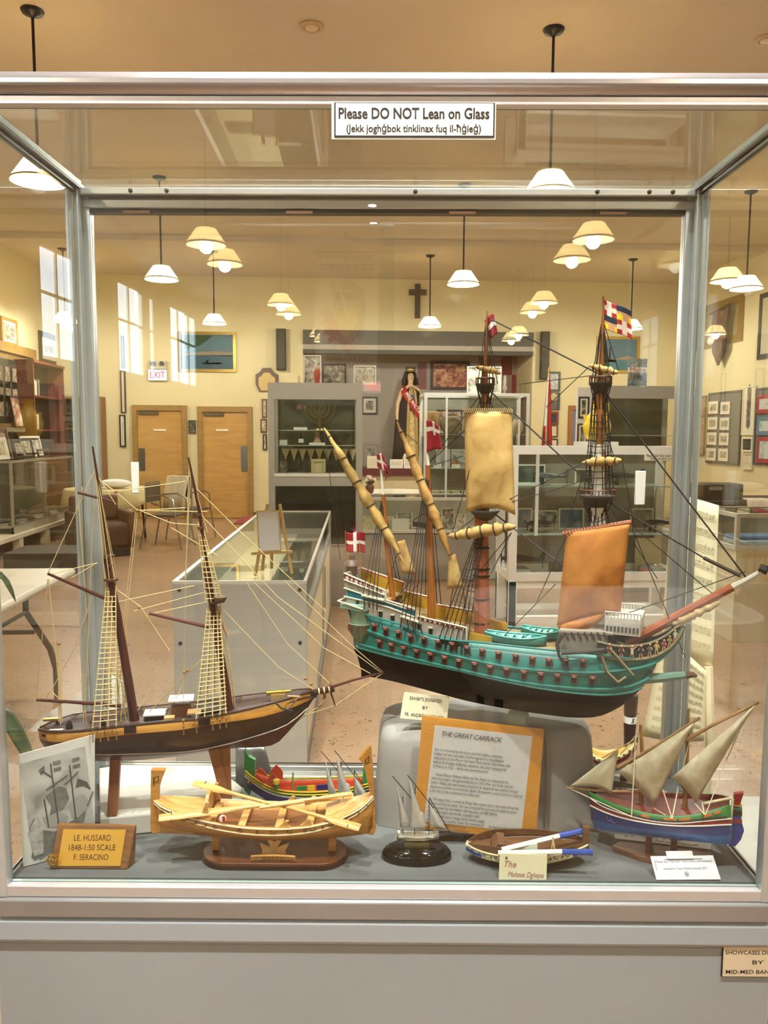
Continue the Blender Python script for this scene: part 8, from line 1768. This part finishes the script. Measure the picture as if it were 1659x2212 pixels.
MB().prism([(-w2 * .55, hz * .40), (-w2 * .5, hz * .26), (0, hz * .07), (w2 * .5, hz * .26), (w2 * .55, hz * .40)], lambda x, y, d: Vector((x, d, y)), -.035, -.03).build('shield_field', plain('#5a3a38', .5), t, smooth=False)
MB().grid([[Vector((x + .03 * math.sin(z * 9), -.03 + .015 * math.sin(x * 20), z)) for x in [lerp(-w2, w2, k / 10) for k in range(11)]] for z in [lerp(hz * .42, hz * .95, k / 8) for k in range(9)]]).build('banner_cloth', blotch(['#3a1a18', '#5d2a26', '#8d6a5c'], 8, .7, 7.0), t, solid=.008)
MB().tube([(-w2 * 1.25, -.03, hz * .93), (w2 * 1.4, -.03, hz * 1.0)], .02, 6).build('banner_rod', BLKF, t); MB().ball((-w2 * .7, -.06, hz * .45), .09, 10, (1.2, .5, .8)).build('white_plume', plain('#d9cdb8', .7), t); MB().box((-.05, -.0, hz * .3), (.05, .062, hz * .4)).build('wall_bracket', BLKF, t)
# dark table with cloths
p0, p1 = P(1512, 1048, 9.6), P(1700, 1048, 9.6); tzz = PZ(1550, 1046, .74).y
t = empty('side_table', 'table under a dark purple cloth against the right wall', 'table', (5.25, 9.9, 0)); 
tw = 5.25 - P(1512, 1060, 9.6).x
MB().box((-tw, -.4, .02), (tw + .0, .4, .74)).build('dark_cloth', plain('#35222a', .85, vary=.2, scale=8), t, bevel=.02)
p = P(1555, 1040, 9.7); small('black_case', 'black equipment case on the purple table', 'case', (p.x, 9.75, .7405), lambda t: (MB().box((-.30, -.18, 0), (.25, .18, .20)).build('case', BLKF, t, bevel=.02), MB().box((-.2, -.185, .12), (-.03, -.179, .16)).build('case_label', plain('#8a8280', .5), t)))
p = P(1645, 1070, 9.45); t = empty('white_cloth', 'crumpled white cloth draped over the edge of the purple table', 'cloth', (p.x, 9.5, .742)); rows = []
for y, z in ((.3, .003), (.1, .006), (-.005, .004), (-.022, -.02), (-.03, -.18), (-.035, -.36)): rows.append([Vector((x + .02 * math.sin(z * 30), y - .02 + .008 * math.sin(x * 40), z - (.05 * abs(math.sin(x * 7)) if z < -.3 else 0))) for x in [lerp(-.17, .20, k / 12) for k in range(13)]])
MB().grid(rows).build('cloth', plain('#e2d6c6', .8), t, solid=.004)
# small low case at the right border with a model ship in it
YF = 5.6; a, b = P(1592, 1110, YF), P(1800, 1110, YF); zf2 = P(1620, 1180, YF).z
showcase('display_case', 'low cream glass case at the right border of the picture', a.x, b.x, YF, YF + .6, a.z, zf2 - .03, zf2, .03, plain('#c9c5b4', .4), plain('#ddd0ac', .5), back=plain('#9fa39a', .5, vary=.3, scale=5))
small('folded_flag', 'blue and white folded cloth inside the low cream case', 'cloth', (P(1640, 1150, YF + .2).x, YF + .25, zf2 - .0145), lambda t: (MB().box((-.2, -.12, 0), (.2, .12, .04)).build('cloth', plain('#a9bcd0', .7), t, bevel=.012), MB().box((-.2, -.1, .04), (.16, .1, .07)).build('top_fold', plain('#5f82b0', .7), t, bevel=.012)))

# ---- just behind the case
# open score on a stand
SCP = plain('#efe4bd', .7); ys = 2.05
def score_page(t, c4, name):
    n_ = 10; rows = []
    for j in range(n_ + 1):
        v = j / n_; A1 = c4[0].lerp(c4[3], v); B1 = c4[1].lerp(c4[2], v); rows.append([A1.lerp(B1, u) + Vector((0, -.02 * math.sin(math.pi * u), 0)) for u in [k / 8 for k in range(9)]])
    o = MB().grid(rows).build(name, SCP, t, solid=.003)
    mb = MB()
    for j in range(9):
        for q in range(5):
            v = .07 + j * .10 + q * .010; A1 = c4[0].lerp(c4[3], v); B1 = c4[1].lerp(c4[2], v); mb.tube([A1.lerp(B1, u) + Vector((0, -.02 * math.sin(math.pi * u) - .0032, 0)) for u in (.08, .3, .5, .7, .92)], .00035, 3, False)
    mb.build('staves', plain('#a99c74', .7), o); rn = random.Random(len(name)); mb = MB()
    for j in range(9):
        for q in range(9):
            u = .12 + q * .09 + rn.random() * .03; v = .07 + j * .10 + rn.random() * .04; A1 = c4[0].lerp(c4[3], v); B1 = c4[1].lerp(c4[2], v); p_ = A1.lerp(B1, u) + Vector((0, -.02 * math.sin(math.pi * u) - .0036, 0)); mb.ball(p_, .0016, 4, (1.2, .3, .8)).tube([p_ + Vector((.0014, 0, 0)), p_ + Vector((.0014, 0, .008))], .0003, 3)
    tag(mb.build('notes', plain('#8a7e5c', .7), o, smooth=False), kind='stuff')
pb0 = P(1480, 1400, ys); sm = empty('music_score', 'large open yellowed music score on a stand, outside the right end of the case', 'music score', (pb0.x, ys, 0))
loc = lambda x, y, d=0.0: P(x, y, ys + d) - Vector((pb0.x, ys, 0))
score_page(sm, [loc(1452, 1064, .05), loc(1553, 1092, -.05), loc(1540, 1440, -.05), loc(1428, 1400, .05)], 'upper_page'); score_page(sm, [loc(1432, 1370, -.05), loc(1528, 1452, -.14), loc(1520, 1600, -.14), loc(1388, 1590, -.02)], 'lower_page')
MB().tube([loc(1530, 1440, -.05), loc(1534, 1600, -.08), Vector((.06, .0, .02))], .012, 6).build('page_roll', SCP, sm)
MB().tube([Vector((0, .06, .02)), Vector((0, .06, 1.1))], .012, 8).build('stand_pole', BLKF, sm); MB().lathe([(.1, 0), (.09, .02), (.02, .04), (0, .04)], (0, .06, 0), 16).build('stand_foot', BLKF, sm)
# brown numbered post
yp = 2.0; p = P(1361, 1560, yp); t = empty('wooden_post', 'dark brown turned post with a white tag numbered 5, behind the bow of the galleon', 'post', (p.x, yp, 0))
zz = [P(1361, y, yp).z for y in (1500, 1546, 1560, 1640)]
MB().lathe([(.10, 0), (.10, .03), (.02, .05), (.0125, zz[3]), (.0165, zz[2]), (.0165, zz[1]), (.019, zz[0] - .01), (.019, zz[0]), (0, zz[0])], (0, 0, 0), 18).build('post', plain('#2e1712', .35), t)
MB().lathe([(.0170, zz[2]), (.0172, zz[1])], (0, 0, 0), 18).build('tag', WHITE, t); text('5', .017, INK, t, Matrix.Translation((0, -.0180, (zz[1] + zz[2]) / 2)) @ RX90, .02, shear=.2)
# potted strap-leaf plant at the left end
pf_ = empty('potted_plant', 'potted plant with long dark green strap leaves at the left end of the case', 'plant', (-1.02, 1.62, 0))
MB().lathe([(.11, 0), (.15, .26), (.16, .28), (.15, .28), (.13, .24), (0, .24)], (0, 0, 0), 20).build('pot', plain('#7a4a30', .6), pf_)
LF = plain('#3d5230', .45, vary=.3, scale=10)
def leaf(pts, w): 
    P3 = [Vector(q) for q in pts]; rows = []; n_ = len(P3)
    for j, q in enumerate(P3):
        d = (P3[min(j + 1, n_ - 1)] - P3[max(j - 1, 0)]).normalized(); sd = d.cross(Vector((.2, -1, .2))).normalized(); ww = w * math.sin(math.pi * (.12 + .86 * j / (n_ - 1))); rows.append([q - sd * ww, q + Vector((0, .3 * ww, 0)), q + sd * ww])
    MB().grid(rows).build('leaf', LF, pf_, solid=.0015, subd=1)
lw = lambda x, y, d: P(x, y, 1.62 + d) - Vector((-1.02, 1.62, 0))
leaf([(0, 0, .24), (-.03, .0, .6), lw(-60, 1300, .0), lw(-8, 1225, 0), lw(16, 1255, .0), lw(34, 1300, 0)], .014); leaf([(0, 0, .24), (.02, -.03, .5), lw(-40, 1560, -.02), lw(8, 1530, -.02), lw(34, 1580, -.02), lw(72, 1650, -.03), lw(84, 1700, -.03)], .020)
for k in range(7): q = k * .9 + .4; leaf([(0, 0, .24), (.10 * math.cos(q) - .08, .1 * math.sin(q), .55), (.2 * math.cos(q) - .18, .2 * math.sin(q), .72 + .05 * (k % 3)), (.32 * math.cos(q) - .22, .3 * math.sin(q), .55)], .02)

# ---- behind the viewer: mirrored in the case glass
def REF(px, py, vt):
    q = CF.at(px, py, vt); return CF.world((q.x, 2 * V1 - vt, q.z))
# long table with a white cloth
p = REF(1310, 1265, 3.7); t = empty('cloth_table', 'table under a bright white cloth behind the viewer, mirrored in the glass', 'table', (p.x, p.y, 0), CASE_RZ); rows = []
for g, z_ in ((0.0, .752), (.02, .748), (.03, .70), (.045, .55), (.06, .42)):
    ring = []
    for k in range(60):
        q = 2 * math.pi * k / 60; e = 5.0; rr_ = (abs(math.cos(q)) ** e + abs(math.sin(q)) ** e) ** (-1 / e); fo = .012 * math.sin(11 * q) * (1 if z_ < .65 else 0); ring.append(Vector(((.62 + g + fo) * math.cos(q) * rr_, (.40 + g + fo) * math.sin(q) * rr_, z_)))
    rows.append(ring)
mb = MB().loft(rows, False); mb.add(rows[0], [tuple(range(60))]); mb.build('tablecloth', plain('#f2ece0', .8), t, solid=.003)
for x in (-.55, .55):
    for y in (-.33, .33): MB().tube([(x, y, .745), (x, y, 0)], .02, 8).build('leg', BLKF, t)
p = REF(1246, 1300, 5.2); small('covered_chair', 'chair under a white cloth cover behind the viewer, mirrored in the glass', 'chair', (p.x, p.y, 0), lambda t: (MB().box((-.16, -.2, .02), (.16, .22, .46)).build('seat_cover', plain('#f2ece0', .8), t, bevel=.03), MB().box((-.15, -.22, .46), (.15, -.14, REF(1246, 1135, 5.2).z)).build('back_cover', plain('#f2ece0', .8), t, bevel=.035)), CASE_RZ)
# pilgrim banner
vt = 11.0; tl, br = REF(815, 546, vt), REF(680, 800, vt); cx = (tl + br) / 2; w2 = (Vector((tl.x, tl.y)) - Vector((br.x, br.y))).length / 2; hb = tl.z - br.z
bn_ = empty('hanging_banner', 'white parish banner with a maple leaf, sun and sail emblem, mirrored in the glass', 'banner', (cx.x, cx.y, br.z), CASE_RZ + math.pi)
BL = lambda u, v, l=0.0: Vector(((u - .5) * 2 * w2, -.004 - l, (1 - v) * hb))
MB().box((-w2, -.004, 0), (w2, 0, hb)).build('cloth', plain('#ece4d2', .8), bn_, smooth=False); MB().tube([(-w2 * 1.05, 0, hb), (w2 * 1.05, 0, hb)], .015, 8).build('rod', WALN, bn_)
mb = MB().tube([(-w2, 0, hb), (0, .02, hb + .25), (w2, 0, hb)], .006, 5); mb.build('hanging_cord', CORDD, bn_); MB().box((-.02, .02, hb + .2), (.02, .05, CEIL - br.z)).build('hanger', BLKF, bn_)
text('ST. PAUL THE APOSTLE', .10, plain('#6a4e38', .7), bn_, Matrix.Translation(BL(.5, .125, .002)) @ RX90, .0, width=w2 * 1.66); text('WYD 2002', .14, plain('#241a17', .7), bn_, Matrix.Translation(BL(.5, .885, .002)) @ RX90, .02, width=w2 * 1.36)
def bpoly(name, pts, m, l): MB().flat([BL(u, v, l) for u, v in pts], .001).build(name, m, bn_, smooth=False)
arc = lambda cx_, cy_, r, a0, a1, n_=14, ay=.62: [(cx_ + r * math.cos(R(lerp(a0, a1, k / n_))), cy_ + ay * r * math.sin(R(lerp(a0, a1, k / n_)))) for k in range(n_ + 1)]
bpoly('sail_emblem', [(.80, .24), (.60, .23), (.40, .25), (.20, .31), (.18, .45), (.22, .60), (.32, .72), (.42, .62), (.60, .52), (.72, .46), (.66, .36)], plain('#7d6a78', .7), .001)
bpoly('blue_emblem', [(.30, .58), (.38, .62), (.36, .68), (.28, .66), (.22, .60)], plain('#2a3566', .7), .0015)
bpoly('maple_leaf', [(.62, .52), (.80, .48), (.92, .50), (.84, .56), (.94, .60), (.82, .64), (.90, .70), (.76, .70), (.80, .78), (.66, .74), (.52, .80), (.36, .74), (.34, .68), (.50, .60)], plain('#c8321e', .7), .002)
bpoly('sun_emblem', arc(.50, .53, .20, 0, 360, 24), plain('#e6c01c', .7), .003); bpoly('sun_ray', [(.40, .62), (.60, .62), (.54, .70), (.46, .70)], plain('#e08a1c', .7), .0025)
mb = MB(); mb.flat([BL(u, v, .004) for u, v in ((.62, .24), (.66, .24), (.55, .42), (.50, .58), (.47, .58), (.50, .42))], .001).flat([BL(u, v, .004) for u, v in ((.74, .33), (.55, .31), (.36, .33), (.36, .35), (.55, .335), (.73, .35))], .001); mb.build('cross_emblem', plain('#ece4d2', .7), bn_, smooth=False)
for k in range(7): bpoly('top_loop', [(.06 + k * .135, .02), (.15 + k * .135, .02), (.145 + k * .135, .05), (.065 + k * .135, .05)], plain('#8a705c', .7), .001)
# second exit sign behind the viewer
p = REF(803, 846, 14.5); exit_sign((p.x, p.y, p.z), CASE_RZ + math.pi, 'red EXIT sign behind the viewer, its lettering mirrored in the glass', heads=False).location.z = p.z
pz_ = bpy.data.objects['exit_sign.001']; MB().tube([(0, -.03, .2), (0, -.03, CEIL - p.z)], .01, 6).build('drop_rod', BLKF, pz_)
